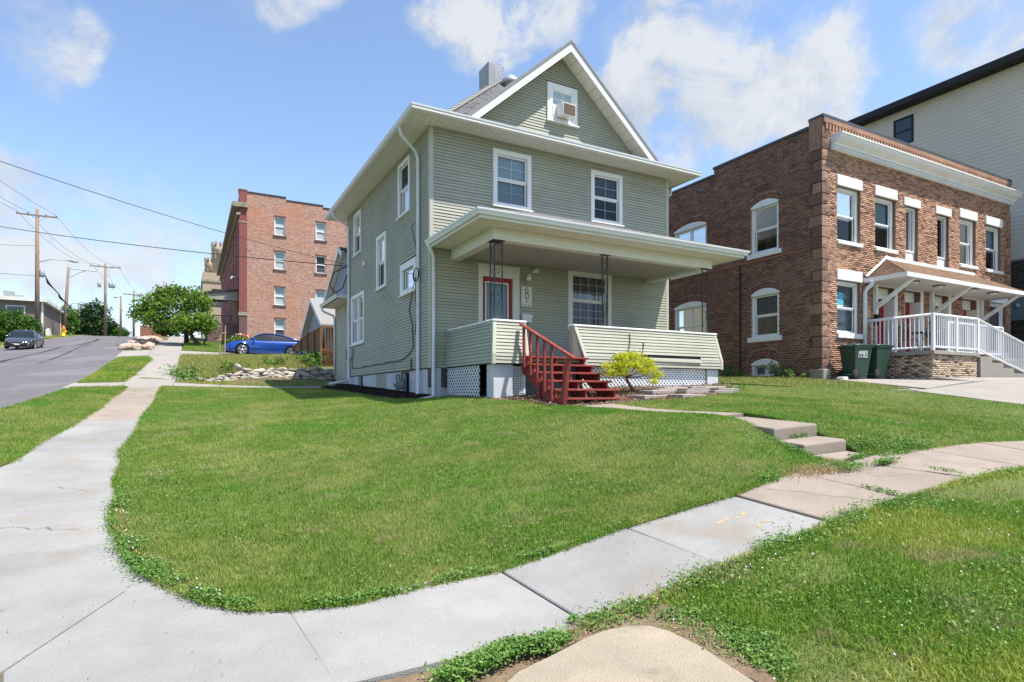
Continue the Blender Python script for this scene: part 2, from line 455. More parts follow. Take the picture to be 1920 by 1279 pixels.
pm('rail_white', (0.75, 0.76, 0.79), (0.70, 0.71, 0.74), 4, 0.4)
pm('meter_grey', (0.16, 0.20, 0.215), (0.12, 0.15, 0.165), 6, 0.55)
pm('galv', (0.36, 0.38, 0.40), (0.28, 0.30, 0.32), 6, 0.45, metal=0.3)
pm('wood_deck', (0.23, 0.115, 0.052), (0.13, 0.062, 0.03), 4, 0.75, stretch=(6, 6, 1), bump=0.2, bscale=20)
pm('wood_pole', (0.27, 0.20, 0.15), (0.17, 0.125, 0.095), 5, 0.9, stretch=(6, 6, 0.4), bump=0.4, bscale=14)
pm('wood_pale', (0.44, 0.30, 0.17), rough=0.8)
pm('siding_grey', (0.29, 0.31, 0.36), (0.26, 0.28, 0.325), 2, 0.6)
pm('bark', (0.13, 0.095, 0.075), (0.065, 0.048, 0.04), 14, 0.95, bump=0.9, bscale=24, stretch=(3, 3, 0.7))
pm('bark_thin', (0.17, 0.105, 0.075), (0.10, 0.06, 0.045), 20, 0.9, bump=0.5, bscale=40)
leaf_mat('leaf_tree', (0.055, 0.13, 0.018), (0.24, 0.36, 0.05), 0.5, 0.38)
leaf_mat('leaf_dark', (0.014, 0.040, 0.012), (0.048, 0.105, 0.022), 0.5, 0.22)
leaf_mat('leaf_bush', (0.022, 0.075, 0.008), (0.095, 0.20, 0.018), 0.5, 0.25)
leaf_mat('leaf_gold', (0.26, 0.37, 0.018), (0.72, 0.66, 0.05), 0.5, 0.4)
leaf_mat('leaf_weed', (0.06, 0.155, 0.025), (0.19, 0.32, 0.065), 0.5, 0.25)
leaf_mat('leaf_plant', (0.045, 0.12, 0.018), (0.155, 0.27, 0.05), 0.5, 0.3)
leaf_mat('petal_white', (0.70, 0.66, 0.64), (0.8, 0.8, 0.8), 0.7, 0.2)
leaf_mat('petal_red', (0.5, 0.03, 0.04), (0.65, 0.12, 0.12), 0.6, 0.2)
leaf_mat('grass_lawn', (0.090, 0.200, 0.016), (0.200, 0.300, 0.044), 0.6, 0.3,
         patch=[((0.36, 0.365, 0.105), 0.75, 0.46, 0.16, 0.8), ((0.075, 0.255, 0.010), 0.5, 0.50, 0.13, 0.8),
                ((0.40, 0.34, 0.17), 1.6, 0.56, 0.12, 0.7), ((0.27, 0.36, 0.07), 4.5, 0.50, 0.12, 0.6), ((0.11, 0.20, 0.03), 2.4, 0.56, 0.10, 0.6)])
leaf_mat('grass_rough', (0.080, 0.205, 0.015), (0.24, 0.36, 0.045), 0.6, 0.3,
         patch=[((0.38, 0.33, 0.16), 1.5, 0.50, 0.14, 0.8), ((0.06, 0.19, 0.014), 0.9, 0.55, 0.14, 0.5), ((0.36, 0.39, 0.065), 0.7, 0.47, 0.14, 0.75)])
leaf_mat('straw', (0.34, 0.25, 0.12), (0.50, 0.39, 0.21), 0.8, 0.2)
leaf_mat('grass_dry', (0.15, 0.22, 0.04), (0.42, 0.37, 0.13), 0.7, 0.2)
# ---------------------------------------------------------------- terrain (heights relative to the eye)
TP = [
 (0,0,-1.58),(4,0,-1.40),(10,0,-1.05),(20,0,-.6),(-4,0,-1.75),(-10,-8,-2.1),(8,-10,-1.3),
 (.5,3.6,-1.475),(2.1,3.6,-1.475),(3.35,3.6,-1.245),(4.65,3.6,-1.07),(5.73,3.6,-.965),(6.97,3.6,-.86),(8.2,3.6,-.82),(11,4.1,-.735),(18,4.2,-.45),(30,4.2,.0),
 (3.0,2.2,-1.46),(4.6,1.4,-1.30),(7,2.0,-1.05),
 (-.56,5.6,-1.35),(-.68,6.2,-1.26),(-.73,7.3,-1.15),(-.87,10.3,-.87),(-.82,14,-.50),(-.82,17.5,-.19),(-.82,21,.13),(-.82,31,1.36),(-.82,39.5,2.40),(-.82,53,4.05),(-.82,75,6.2),(-.82,95,7.9),
 (-1.9,5,-1.42),(-2.1,9.6,-.915),(-1.75,13.65,-.52),(-1.75,20,.03),(-1.75,31,1.34),(-1.75,45,3.05),
 (-3.2,14.6,-.42),(-3.2,19,-.08),(-3.2,24,.36),(-3.2,31,1.20),(-3.2,39.5,2.30),(-3.9,52,3.90),(-4.6,75,6.1),(-5,95,7.6),
 (-8,15,-.9),(-8,36.6,1.30),(-8,60,3.9),(-9.7,45,2.15),(-11.5,52,2.7),(-13.5,60,3.40),(-13.5,77,5.30),(-13.5,93,7.1),(-12,30,.4),(-12,10,-1.7),
 (-5,120,9.6),(-14,120,9.4),(0,120,9.8),(-14,112,8.9),
 (5.38,14.35,-.14),(5.38,18.5,.04),(5.38,23,.24),(6.0,11.5,-.15),(7.4,9.9,-.25),(8.8,11.4,.06),(12.7,11.5,.20),(12.4,10.9,.06),
 (4.8,5.6,-.84),(2,6,-1.16),(2,10,-.70),(4,12,-.33),(5.6,8,-.45),(6.7,5.5,-.52),(7.8,5.5,-.47),(7.3,7.5,-.36),(7.1,4.97,-.75),(7.1,4.55,-.84),(10,5.4,-.52),(10,7,-.32),(10,9.3,-.12),
 (17,10.5,.25),(18.1,14.75,.58),(18.1,19,.66),(18.3,7,-.20),(20.4,12,.46),(20.4,10,.45),(25,9,.42),(25,6.5,.12),(14.5,13,.36),(13.42,14.35,.30),(30,10,.6),
 (.05,26.9,.44),(5.45,26.9,.60),(2.2,28.3,1.0),(5.5,28.3,1.12),(-.1,29.2,1.08),(-.82,26,.58),(4.9,24.5,.32),(2,24.5,.28),(2.6,38.5,2.16),(8,38.5,2.45),(2.5,31,1.55),(3.66,56,4.1),(3.66,75,5.9),(3.66,90,7.2),(15,56,4.4),
 (15,26,1.2),(25,25,1.2),(40,15,1.0),(40,40,2.5),(40,-5,.3),(40,100,7),(-25,0,-2),(-25,50,2.6),(-25,90,6.8),(-30,120,9),(20,120,9.8),
]
_P = np.array(TP, dtype=float)
def _phi(r2): return 0.5 * r2 * np.log(np.maximum(r2, 1e-12))
_K = _phi(((_P[:, None, :2] - _P[None, :, :2]) ** 2).sum(-1)) + np.eye(len(_P)) * 0.02
_Q = np.hstack([np.ones((len(_P), 1)), _P[:, :2]])
_W = np.linalg.solve(np.block([[_K, _Q], [_Q.T, np.zeros((3, 3))]]), np.concatenate([_P[:, 2], np.zeros(3)]))
def ZT(x, y):
    """terrain height, arrays or scalars"""
    X = np.atleast_1d(np.asarray(x, float)); Y = np.atleast_1d(np.asarray(y, float))
    X, Y = np.broadcast_arrays(X, Y); sh = X.shape
    xc = np.clip(X.ravel(), -30, 42); yc = np.clip(Y.ravel(), -10, 120)
    out = np.empty(len(xc))
    for i in range(0, len(xc), 20000):
        a, b = xc[i:i+20000], yc[i:i+20000]
        r2 = (a[:, None] - _P[None, :, 0]) ** 2 + (b[:, None] - _P[None, :, 1]) ** 2
        out[i:i+20000] = _phi(r2) @ _W[:-3] + _W[-3] + _W[-2] * a + _W[-1] * b
    out = out.reshape(sh)
    return out if np.ndim(x) or np.ndim(y) else float(out[0])
def Z(x, y): return float(ZT(np.array([x]), np.array([y]))[0])
#END_TERRAIN_MATH
def build_ground():
    xs = np.unique(np.concatenate([np.arange(-30, 43, 1.5), np.arange(-5, 22, 0.4), [-2000, -900, -400, -150, -80, -45, 60, 90, 150, 400, 900, 2000]]))
    ys = np.unique(np.concatenate([np.arange(-10, 121, 1.5), np.arange(0, 28, 0.4), [-1500, -500, -150, -50, -22, 140, 180, 260, 500, 1000, 2000]]))
    GX, GY = np.meshgrid(xs, ys)
    GZ = ZT(GX, GY) - 0.02
    far = np.maximum(GY - 120, 0)
    GZ -= np.minimum(far * 0.02, 6) + np.maximum(np.abs(GX - 6) - 40, 0) * 0.002
    V = np.stack([GX, GY, GZ], -1).reshape(-1, 3)
    m, n = GX.shape
    i = (np.arange(m - 1)[:, None] * n + np.arange(n - 1)[None, :]).ravel()
    F = np.stack([i, i + 1, i + n + 1, i + n], -1)
    o = npmesh('ground', V, F, 'ground_far', smooth=True)
    return struct(o)
build_ground()

def sheet(name, poly, off, mat, step=0.5, skirt=0.08, parent=None):
    """sheet draped on the terrain inside a plan polygon, lifted by off, with a short skirt"""
    bm = bmesh.new()
    vs = [bm.verts.new((p[0], p[1], 0)) for p in poly]
    f = bm.faces.new(vs)
    bmesh.ops.triangulate(bm, faces=[f])
    xs = [p[0] for p in poly]; ys = [p[1] for p in poly]
    def cut(lo, hi, ax):
        t = lo + step
        while t < hi - 1e-3:
            co = (t, 0, 0) if ax == 0 else (0, t, 0); no = (1, 0, 0) if ax == 0 else (0, 1, 0)
            bmesh.ops.bisect_plane(bm, geom=bm.verts[:] + bm.edges[:] + bm.faces[:], plane_co=co, plane_no=no)
            t += step
    cut(min(xs), max(xs), 0); cut(min(ys), max(ys), 1)
    bm.verts.ensure_lookup_table()
    P = np.array([v.co[:2] for v in bm.verts]); H = ZT(P[:, 0], P[:, 1]) + off
    for v, h in zip(bm.verts, H): v.co.z = h
    be = [e for e in bm.edges if e.is_boundary]
    r = bmesh.ops.extrude_edge_only(bm, edges=be)
    for v in r['geom']:
        if isinstance(v, bmesh.types.BMVert): v.co.z -= skirt
    bmesh.ops.recalc_face_normals(bm, faces=bm.faces)
    me = bpy.data.meshes.new(name); bm.to_mesh(me); bm.free()
    me.materials.append(MATS[mat])
    # faces up
    return link(bpy.data.objects.new(name, me), parent)
def slab(poly, parent, mat, off=0.03, thick=0.14, name='slab', tilt=0.004):
    j = [random.uniform(-tilt, tilt) for _ in poly]
    H = ZT(np.array([p[0] for p in poly]), np.array([p[1] for p in poly])) + off
    top = [(p[0], p[1], h + e) for p, h, e in zip(poly, H, j)]
    n = len(top)
    mb = MB().add(top + [(p[0], p[1], p[2] - thick) for p in top],
                  [tuple(range(n)), tuple(range(n, 2*n))[::-1]] + [(i, (i+1) % n, (i+1) % n + n, i + n) for i in range(n)])
    return mb.build(name, mat, parent, bevel=0.008)
def root(name):
    o = bpy.data.objects.new(name, None); COL.objects.link(o); o.empty_display_size = 0.2
    WORLD[o.name] = Matrix.Identity(4)
    return struct(o)

# the side street, uphill along the left
def strip(name, rows, off, mat, parent=None, skirt=0.12):
    """ruled sheet between left and right edge points per row: rows of ((xl,yl),(xr,yr)), densified"""
    Ls = np.array([r[0] for r in rows], float); Rs = np.array([r[1] for r in rows], float)
    t = np.arange(len(rows)); tt = np.linspace(0, len(rows) - 1, (len(rows) - 1) * 8 + 1)
    Lx, Ly, Rx, Ry = [np.interp(tt, t, a) for a in (Ls[:, 0], Ls[:, 1], Rs[:, 0], Rs[:, 1])]
    k = 13; w = np.linspace(0, 1, k)
    X = Lx[:, None] * (1 - w) + Rx[:, None] * w; Y = Ly[:, None] * (1 - w) + Ry[:, None] * w
    Hh = ZT(X, Y) + off
    return MB().grid([[(X[i, j], Y[i, j], Hh[i, j]) for j in range(k)] for i in range(len(tt))]).build(name, mat, parent)
road = struct(strip('side_street', [((-16, -9), (-3.6, -9)), ((-15, 6), (-4.6, 6)), ((-14, 14.6), (-3.3, 14.6)), ((-13.6, 31), (-3.2, 31)), ((-13.5, 52), (-3.6, 52)),
                             ((-13.5, 75), (-4.4, 75)), ((-13.5, 95), (-4.6, 95)), ((-13.5, 119.5), (-5, 119.5))], 0.012, 'asphalt'))
def kerb(name, pts, parent, w=0.16, up=0.10, mat='concrete_drive'):
    rows = []
    P = []
    for a, b in zip(pts[:-1], pts[1:]):
        n = max(2, int(math.hypot(b[0]-a[0], b[1]-a[1]) / 1.5))
        P += [(a[0] + (b[0]-a[0]) * i / n, a[1] + (b[1]-a[1]) * i / n) for i in range(n)]
    P.append(pts[-1])
    for i, p in enumerate(P):
        q = P[min(i + 1, len(P) - 1)]; o = P[max(i - 1, 0)]
        t = Vector((q[0]-o[0], q[1]-o[1], 0)).normalized(); s_ = Vector((-t.y, t.x, 0)) * w / 2
        h = Z(*p)
        rows.append([(p[0]-s_.x, p[1]-s_.y, h - 0.1), (p[0]-s_.x, p[1]-s_.y, h + up), (p[0]+s_.x, p[1]+s_.y, h + up), (p[0]+s_.x, p[1]+s_.y, h - 0.1)])
    return MB().grid(rows, False).build(name, mat, parent)
kerb('kerb', [(-13.6, 20), (-13.6, 52), (-13.6, 95), (-13.6, 118)], road)
kerb('kerb', [(-3.55, 46), (-4.3, 75), (-4.5, 95)], road)
# tar seam wandering along the middle of the street
for (x0, y0, x1, y1, wv, ww) in ((-8.2, 24, -8.6, 118, 0.35, 0.16), (-6.5, 34, -6.3, 52, 0.12, 0.07)):
    rows = []
    n = int((y1 - y0) / 1.2)
    for i in range(n + 1):
        y = y0 + (y1 - y0) * i / n; x = x0 + (x1 - x0) * i / n + wv * math.sin(i * 0.37) + random.uniform(-.05, .05)
        w_ = ww * random.uniform(0.5, 1.2)
        rows.append([(x - w_, y, Z(x - w_, y) + 0.018), (x + w_, y, Z(x + w_, y) + 0.018)])
    MB().grid(rows).build('tar_seam', 'tar', road)

# front sidewalk: slabs along X, joints of about 1.2 m
fs = root('front_sidewalk')
g = 0.008
xs_ = [0.56, 2.12, 3.36, 4.66, 5.75, 6.95, 8.2, 9.45, 10.7, 11.95, 13.2, 14.5, 16, 17.5, 19, 20.5, 22]
for i, (a, b) in enumerate(zip(xs_[:-1], xs_[1:])):
    y0 = 3.09
    y1 = 4.30 if i < 3 else 4.34
    sk = 0.13 if i < 2 else 0.10
    ska = 0.10 if i == 0 else sk
    poly = [(a + g + ska * 0.8, y0), (b - g + sk * 0.8, y0), (b - g - sk * 0.2, y1), (a + g - ska * 0.2, y1)]
    slab(poly, fs, 'concrete' if i < 3 else 'concrete_old', off=0.03 if i < 3 else 0.045, tilt=0.0 if i == 2 else 0.004)
# the corner: wide apron where the two walks meet
slab([(-0.86, 3.98), (-0.70, 3.2), (0.0, 2.55), (0.66, 3.09), (0.55, 4.30), (0.2, 4.8), (-0.2, 5.15), (-0.37, 5.0)], fs, 'concrete')
slab([(-2.6, 2.2), (-0.9, 1.6), (-0.02, 2.52), (-0.72, 3.18), (-0.89, 3.98), (-2.4, 3.7)], fs, 'concrete')
# side walk: slabs along Y
sw = root('side_sidewalk')
edges = [4.85, 5.95, 7.45, 8.9, 10.4, 11.9, 13.5]
slab([(-2.4, 3.73), (-0.876, 3.99), (-0.380, 5.01), (-0.375, 5.15), (-0.9, 4.93), (-2.3, 4.75)], sw, 'concrete')
for i, (a, b) in enumerate(zip(edges[:-1], edges[1:])):
    xl0 = np.interp(a, [4.8, 9.6, 13.5], [-2.3, -2.12, -1.95]); xl1 = np.interp(b, [4.8, 9.6, 13.5], [-2.3, -2.12, -1.95])
    slab([(xl0, a + g), (-0.25, a + g + 0.10), (-0.25, b - g + 0.10), (xl1, b - g)], sw, 'concrete')
edges = [13.52, 14.9, 16.6, 18.3, 20.0, 21.7]
for a, b in zip(edges[:-1], edges[1:]):
    slab([(-1.95, a + g), (-0.45, a + g), (-0.45, b - g), (-1.95, b - g)], sw, 'concrete_old', off=0.035)
edges = [23.72, 25, 26.8, 28.6, 30.4, 32.2, 34, 36.1, 40.6, 42.4, 44.2, 46, 48, 50, 52, 54, 56, 58, 61, 64, 67, 70, 74, 78, 82, 87, 92, 98, 105]
for a, b in zip(edges[:-1], edges[1:]):
    slab([(-2.0, a + g), (-0.5, a + g), (-0.5, b - g), (-2.0, b - g)], sw, 'concrete_drive', off=0.03, thick=0.2)
# walk behind the lawn from the street to the back of the house
bw = root('back_walk')
for a, b in zip([-3.35, -1.9, -0.5, 0.9, 2.3, 3.6], [-1.9, -0.5, 0.9, 2.3, 3.6, 4.9]):
    slab([(a + g, 21.75), (b - g, 21.75), (b - g, 23.7), (a + g, 23.7)], bw, 'concrete_drive', off=0.03, thick=0.2)
# driveway where the blue car stands
dw = root('driveway')
for a, b in zip([-3.4, -2.0, -0.5, 1.6, 4, 7], [-2.0, -0.5, 1.6, 4, 7, 11]):
    slab([(a + g, 36.2), (b - g, 36.2), (b - g, 40.5), (a + g, 40.5)], dw, 'concrete_drive', off=0.035, thick=0.3)
# walk from the steps to the red stairs, sunken a little in the turf
fw = root('front_walk')
for a, b in zip([6.42, 7.5, 8.6], [7.5, 8.6, 9.75]):
    slab([(6.85, a + g), (7.58, a + g), (7.58, b - g), (6.85, b - g)], fw, 'concrete_old', off=0.045, thick=0.25)
# parking slab in front of the brick duplex
pk = root('parking_slab')
for (x0, x1) in ((17.25, 21.4), (21.4, 25.6), (25.6, 30), (30, 36)):
    for (y0, y1) in ((3.0, 6.2), (6.2, 9.0)):
        slab([(x0 + g, y0 + g), (x1 - g, y0 + g), (x1 - g, y1 - g), (x0 + g, y1 - g)], pk, 'concrete_drive', off=0.03)
slab([(17.9, 9.02), (20.4, 9.02), (20.4, 12.2), (18.5, 12.2), (17.9, 11.4)], pk, 'concrete_drive', off=0.05)
slab([(20.42, 9.02), (26, 9.02), (26, 10.0), (20.42, 10.0)], pk, 'concrete_drive', off=0.05)
slab([(26.03, 9.02), (36, 9.02), (36, 12.2), (26.03, 12.2)], pk, 'concrete_drive', off=0.05)
slab([(16.4, 9.5), (17.85, 9.05), (17.85, 10.6), (16.9, 10.6)], pk, 'concrete_drive', off=0.01)
# cream concrete pad of the corner ramp at the photographer's feet
slab([(1.50, 2.73), (1.83, 2.82), (2.06, 2.88), (2.21, 2.88), (2.34, 2.85), (2.45, 2.77), (2.5, 2.65), (2.52, 2.42), (2.49, 2.17), (2.4, 1.4), (1.9, 0.9), (0.6, 1.1), (0.9, 2.3)][::-1], root('corner_ramp'), 'concrete_cream', off=0.085, thick=0.2, tilt=0)
# ---------------------------------------------------------------- wall dressing
def siding(P, t0, t1, z0, z1, holes, parent, mat, ex=0.0812, lap=0.020, name='siding_board', skip=(), minlen=1.1, joined=False, gap=0.011):
    """one clapboard per run; P(t,z,d) gives the point; t0,t1 may be functions of z; short offcuts are joined"""
    f0 = t0 if callable(t0) else (lambda z: t0)
    f1 = t1 if callable(t1) else (lambda z: t1)
    n = int(round((z1 - z0) / ex)); ex = (z1 - z0) / n
    rest = MB()
    for i in range(n):
        if i in skip: continue
        a, b = z0 + i * ex + gap, z0 + (i + 1) * ex + gap * 0.4  # gap bares the backing; where dark, it stands in for the lap's shadow
        hs = sorted((h[0], h[1]) for h in holes if h[2] < b - 0.01 and h[3] > a + 0.01)
        segs = []
        L0, L1 = (f0(a), f0(b)), (f1(a), f1(b))
        if L1[0] - L0[0] < 0.03: continue
        start = L0
        for (h0, h1) in hs:
            if h0 > start[0] + 0.01: segs.append((start, (h0, h0)))
            if h1 > start[0]: start = (h1, h1)
        if L1[0] > start[0] + 0.01: segs.append((start, L1))
        jl, jz = lap * random.uniform(0.88, 1.12), random.uniform(-0.0015, 0.0015); a, b = a + jz, b + jz
        for (s0, s1) in segs:
            if s1[1] < s0[1]: s1 = (s1[0], s0[1])
            q = [P(s0[0], a, 0), P(s1[0], a, 0), P(s1[0], a, jl * random.uniform(0.93, 1.07)), P(s0[0], a, jl),
                 P(s0[1], b, 0), P(s1[1], b, 0), P(s1[1], b, lap * 0.25), P(s0[1], b, lap * 0.25)]
            if joined or s1[0] - s0[0] < minlen: rest.hexa(q)
            else: MB().hexa(q).build(name, mat, parent)
    if rest.v: rest.build('siding_pieces', mat, parent)['kind'] = 'stuff'

def window(fr, t0, t1, z0, z1, parent, tw=0.12, grid=(2, 2), hung=True, inside=None, split=None, sill=0.05, head=None, mats=('trim_white', 'glass'), rec=0.05, cover=1.0, sash=0.045, label=None):
    """casing board frame (the part) with sill, sashes, panes, muntins and blind as sub-parts"""
    hd = tw if head is None else head
    mb = MB()
    for (a, b, c, d) in ((t0, t0 + tw, z0, z1), (t1 - tw, t1, z0, z1), (t0 + tw, t1 - tw, z1 - hd, z1), (t0 + tw, t1 - tw, z0, z0 + tw * 0.7)):
        fr.box(mb, a, b, c, d, -0.03, 0.034)
    w = mb.build('window', mats[0], parent, bevel=0.006)
    if label: w['label'] = label
    if sill: fr.box(MB(), t0 - 0.03, t1 + 0.03, z0 - 0.035, z0 + 0.002, -0.02, 0.034 + sill).build('sill', mats[0], w)
    i0, i1, j0, j1 = t0 + tw, t1 - tw, z0 + tw * 0.7, z1 - hd
    cols = [(i0, i1)] if not split else [(i0, (i0 + i1) / 2 - 0.03), ((i0 + i1) / 2 + 0.03, i1)]
    if split: fr.box(MB(), cols[0][1], cols[1][0], j0, j1, -0.06, 0.02).build('mullion', mats[0], w)
    for (a, b) in cols:
        zm = (j0 + j1) / 2
        rows = [(zm, j1, -rec * 0.6), (j0, zm, -rec)] if hung else [(j0, j1, -rec)]
        for k, (c, d, dd) in enumerate(rows):
            m = MB()
            for (p, q, r_, s_) in ((a, a + sash, c, d), (b - sash, b, c, d), (a + sash, b - sash, d - sash, d), (a + sash, b - sash, c, c + sash)):
                fr.box(m, p, q, r_, s_, dd - 0.03, dd)
            m.build('sash', mats[0], w)
            p = [fr.p(a + sash, c + sash, dd - 0.018), fr.p(b - sash, c + sash, dd - 0.018), fr.p(b - sash, d - sash, dd - 0.018), fr.p(a + sash, d - sash, dd - 0.018)]
            MB().add(p, [(0, 1, 2, 3)]).build('pane', mats[1], w)
            if grid:
                g_ = MB(); nx, nz = grid
                for i in range(1, nx):
                    x = a + sash + (b - a - 2 * sash) * i / nx; fr.box(g_, x - 0.008, x + 0.008, c + sash, d - sash, dd - 0.030, dd - 0.021)
                for i in range(1, nz):
                    z = c + sash + (d - c - 2 * sash) * i / nz; fr.box(g_, a + sash, b - sash, z - 0.008, z + 0.008, dd - 0.034, dd - 0.022)
                if g_.v: g_.build('muntin', mats[0], w)
    if inside:
        zb = j1 - (j1 - j0) * cover
        if inside == 'slats':
            m = MB(); z = zb + 0.02
            while z < j1 - 0.01:
                a_, b_ = fr.p(i0 + 0.01, z, -0.10), fr.p(i1 - 0.01, z, -0.10)
                c_, d_ = fr.p(i1 - 0.01, z + 0.034, -0.125), fr.p(i0 + 0.01, z + 0.034, -0.125)
                m.add([a_, b_, c_, d_], [(0, 1, 2, 3)]); z += 0.045
            m.build('blind', 'blind', w, fix=False)
        elif inside == 'drape':
            m = MB(); rows = [[], []]; n = 48
            for i in range(n + 1):
                t = i0 + (i1 - i0) * i / n; dd = -0.13 + 0.022 * math.sin(i * 1.15) + 0.01 * math.sin(i * 2.7)
                rows[0].append(fr.p(t, zb, dd)); rows[1].append(fr.p(t, j1, dd))
            m.grid(rows).build('curtain', 'curtain', w, fix=False)
        else:
            fr.box(MB(), i0 + 0.005, i1 - 0.005, zb, j1, -0.14, -0.125).build('shade', inside, w)
    return w

def shingles(A, B, C_, D_, parent, mat, n, tab=0.3, name='shingles', thick=0.012):
    """courses of tabs on the plane A,B (eave) to D,C (top); joined, uncountable"""
    A, B, C_, D_ = map(Vector, (A, B, C_, D_))
    nrm = (B - A).cross(D_ - A).normalized()
    if nrm.z < 0: nrm = -nrm
    V = []; F = []; rn = []
    for i in range(n):
        f, g_ = i / n, (i + 1.25) / n
        l0, r0 = A.lerp(D_, f), B.lerp(C_, f); l1, r1 = A.lerp(D_, min(1, g_)), B.lerp(C_, min(1, g_))
        w = (r0 - l0).length
        if w < 0.02: continue
        k = max(1, int(w / tab)); off = (i % 3) / 3.0
        ts = [0.0] + [min(1, max(0, (j + off) / k + random.uniform(-.012, .012))) for j in range(0, k + 1)] + [1.0]
        ts = sorted(set(ts))
        for a, b in zip(ts[:-1], ts[1:]):
            if (b - a) * w < 0.02: continue
            e = min(0.006 / w, (b - a) * 0.1)
            up = nrm * (thick + random.uniform(0, 0.005))
            q = [l0.lerp(r0, a + e), l0.lerp(r0, b - e), l1.lerp(r1, b - e), l1.lerp(r1, a + e)]
            base = len(V)
            V += [q[0] + up, q[1] + up, q[2] + nrm * 0.002, q[3] + nrm * 0.002, q[0], q[1]]
            F += [(base, base + 1, base + 2, base + 3), (base + 4, base + 5, base + 1, base)]
            rn += [random.random()] * 2
    o = npmesh(name, np.array([tuple(v) for v in V]), np.array(F), mat, parent, {'rnd': ('FACE', rn)})
    o['kind'] = 'stuff'
    return o

# ---------------------------------------------------------------- the green house
X1, X2, YF, YR = 5.38, 13.42, 14.35, 23.4
ZB, ZS = 0.66, 6.85                      # bottom of siding, soffit
house = thing('green_house', 'sage green two-storey clapboard house with white trim on the corner lawn', 'house', (9.4, 18.5, 0.0))
FF = Fr((X1, YF, 0), (1, 0, 0), (0, -1, 0))        # front: t = X - X1
FL = Fr((X1, YF, 0), (0, 1, 0), (-1, 0, 0))        # left: t = Y - YF
front_w = [(1.79, 2.98, 5.08, 6.62), (5.02, 6.19, 5.10, 6.62), (4.21, 5.77, 1.86, 3.67), (1.35, 2.60, 0.84, 3.44)]
side_w = {'A': (1.54, 2.60, 5.10, 6.66), 'B': (6.95, 7.96, 5.09, 6.63), 'C': (3.83, 4.90, 3.36, 5.10), 'D': (1.02, 2.39, 2.81, 3.71), 'E': (6.50, 8.40, 1.80, 3.65)}
hole = lambda w: (w[0] + 0.04, w[1] - 0.04, w[2] + 0.03, w[3] - 0.04)
W_, D_H = X2 - X1, YR - YF
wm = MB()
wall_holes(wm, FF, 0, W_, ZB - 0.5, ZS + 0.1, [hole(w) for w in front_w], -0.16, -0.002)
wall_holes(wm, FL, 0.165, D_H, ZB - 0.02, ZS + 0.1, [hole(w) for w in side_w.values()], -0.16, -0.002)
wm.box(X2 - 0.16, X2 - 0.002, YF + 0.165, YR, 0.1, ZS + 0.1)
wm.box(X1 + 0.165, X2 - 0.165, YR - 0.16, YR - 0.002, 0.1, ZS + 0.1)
wm.build('wall', 'interior', house)  # its dark colour, seen between clapboards, doubles as their painted shadow lines
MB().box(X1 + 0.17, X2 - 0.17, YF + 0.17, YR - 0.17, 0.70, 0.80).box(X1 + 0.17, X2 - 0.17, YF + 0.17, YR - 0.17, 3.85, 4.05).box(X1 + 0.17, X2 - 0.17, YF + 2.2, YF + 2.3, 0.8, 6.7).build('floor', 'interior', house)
siding(lambda t, z, d: FF.p(t, z, d), 0.06, W_ - 0.06, ZB, ZS, front_w, house, 'siding_green')
siding(lambda t, z, d: FL.p(t, z, d), 0.06, D_H, ZB, ZS, list(side_w.values()), house, 'siding_green')
MB().box(X2 - 0.001, X2 + 0.012, YF + 0.09, YR, ZB, ZS).build('side_cladding', 'siding_green', house)
for x, y in ((X1, YF), (X2, YF)):
    sx = -1 if x == X1 else 1
    MB().box(x + sx * 0.022, x - sx * 0.085, y - 0.022, y + 0.085, ZB - 0.005, ZS + 0.002).build('corner_board', 'corner_green', house, bevel=0.004)
MB().box(X1 - 0.02, X1 + 0.07, YR - 0.07, YR + 0.02, ZB, ZS).build('corner_board', 'corner_green', house)
# windows of the front
window(FF, *front_w[0], house, tw=0.125, grid=(2, 2), inside='shade_blue', label='upper front window with blue shade drawn')
window(FF, *front_w[1], house, tw=0.125, grid=(2, 2), inside='curtain', cover=0.55)
window(FF, *front_w[2], house, tw=0.16, head=0.2, grid=(4, 3), inside='drape', sill=0.04, mats=('trim_cream', 'glass'), label='wide dark front window on the porch')
wA = window(FL, *side_w['A'], house, tw=0.11, grid=None, inside='screen')
window(FL, *side_w['B'], house, tw=0.11, grid=None, inside='screen')
window(FL, *side_w['C'], house, tw=0.13, grid=None, inside='screen')
window(FL, *side_w['D'], house, tw=0.19, grid=(3, 2), hung=False, inside='drape', label='small low side window with pale blue curtain')
window(FL, *side_w['E'], house, tw=0.13, grid=None, inside='drape', split=True)
# front door
dm = MB()
t0, t1, z0, z1 = front_w[3]
FF.box(dm, t0, t0 + 0.13, z0, z1 - 0.30, -0.06, 0.035); FF.box(dm, t1 - 0.20, t1, z0, z1 - 0.30, -0.06, 0.035); FF.box(dm, t0, t1, z1 - 0.30, z1, -0.06, 0.036)
FF.box(dm, t0 - 0.02, t1 + 0.02, z1, z1 + 0.03, -0.02, 0.06)
door = dm.build('door_frame', 'trim_cream', house, bevel=0.006)
dl = MB(); a, b, c_, d_ = t0 + 0.13, t1 - 0.20, z0, z1 - 0.30
wall_holes(dl, FF, a, b, c_, d_, [(a + 0.13, b - 0.13, c_ + 0.55, d_ - 0.15)], -0.10, -0.055)
dl.build('door', 'red_door', door, bevel=0.004)
gm = MB(); p0, p1, q0, q1 = a + 0.105, b - 0.105, c_ + 0.52, d_ - 0.12
for r_ in ((p0, p0 + 0.035, q0, q1), (p1 - 0.035, p1, q0, q1), (p0 + 0.035, p1 - 0.035, q1 - 0.035, q1), (p0 + 0.035, p1 - 0.035, q0, q0 + 0.035)): FF.box(gm, *r_, -0.075, -0.045)
gm.build('glass_frame', 'trim_white', door)
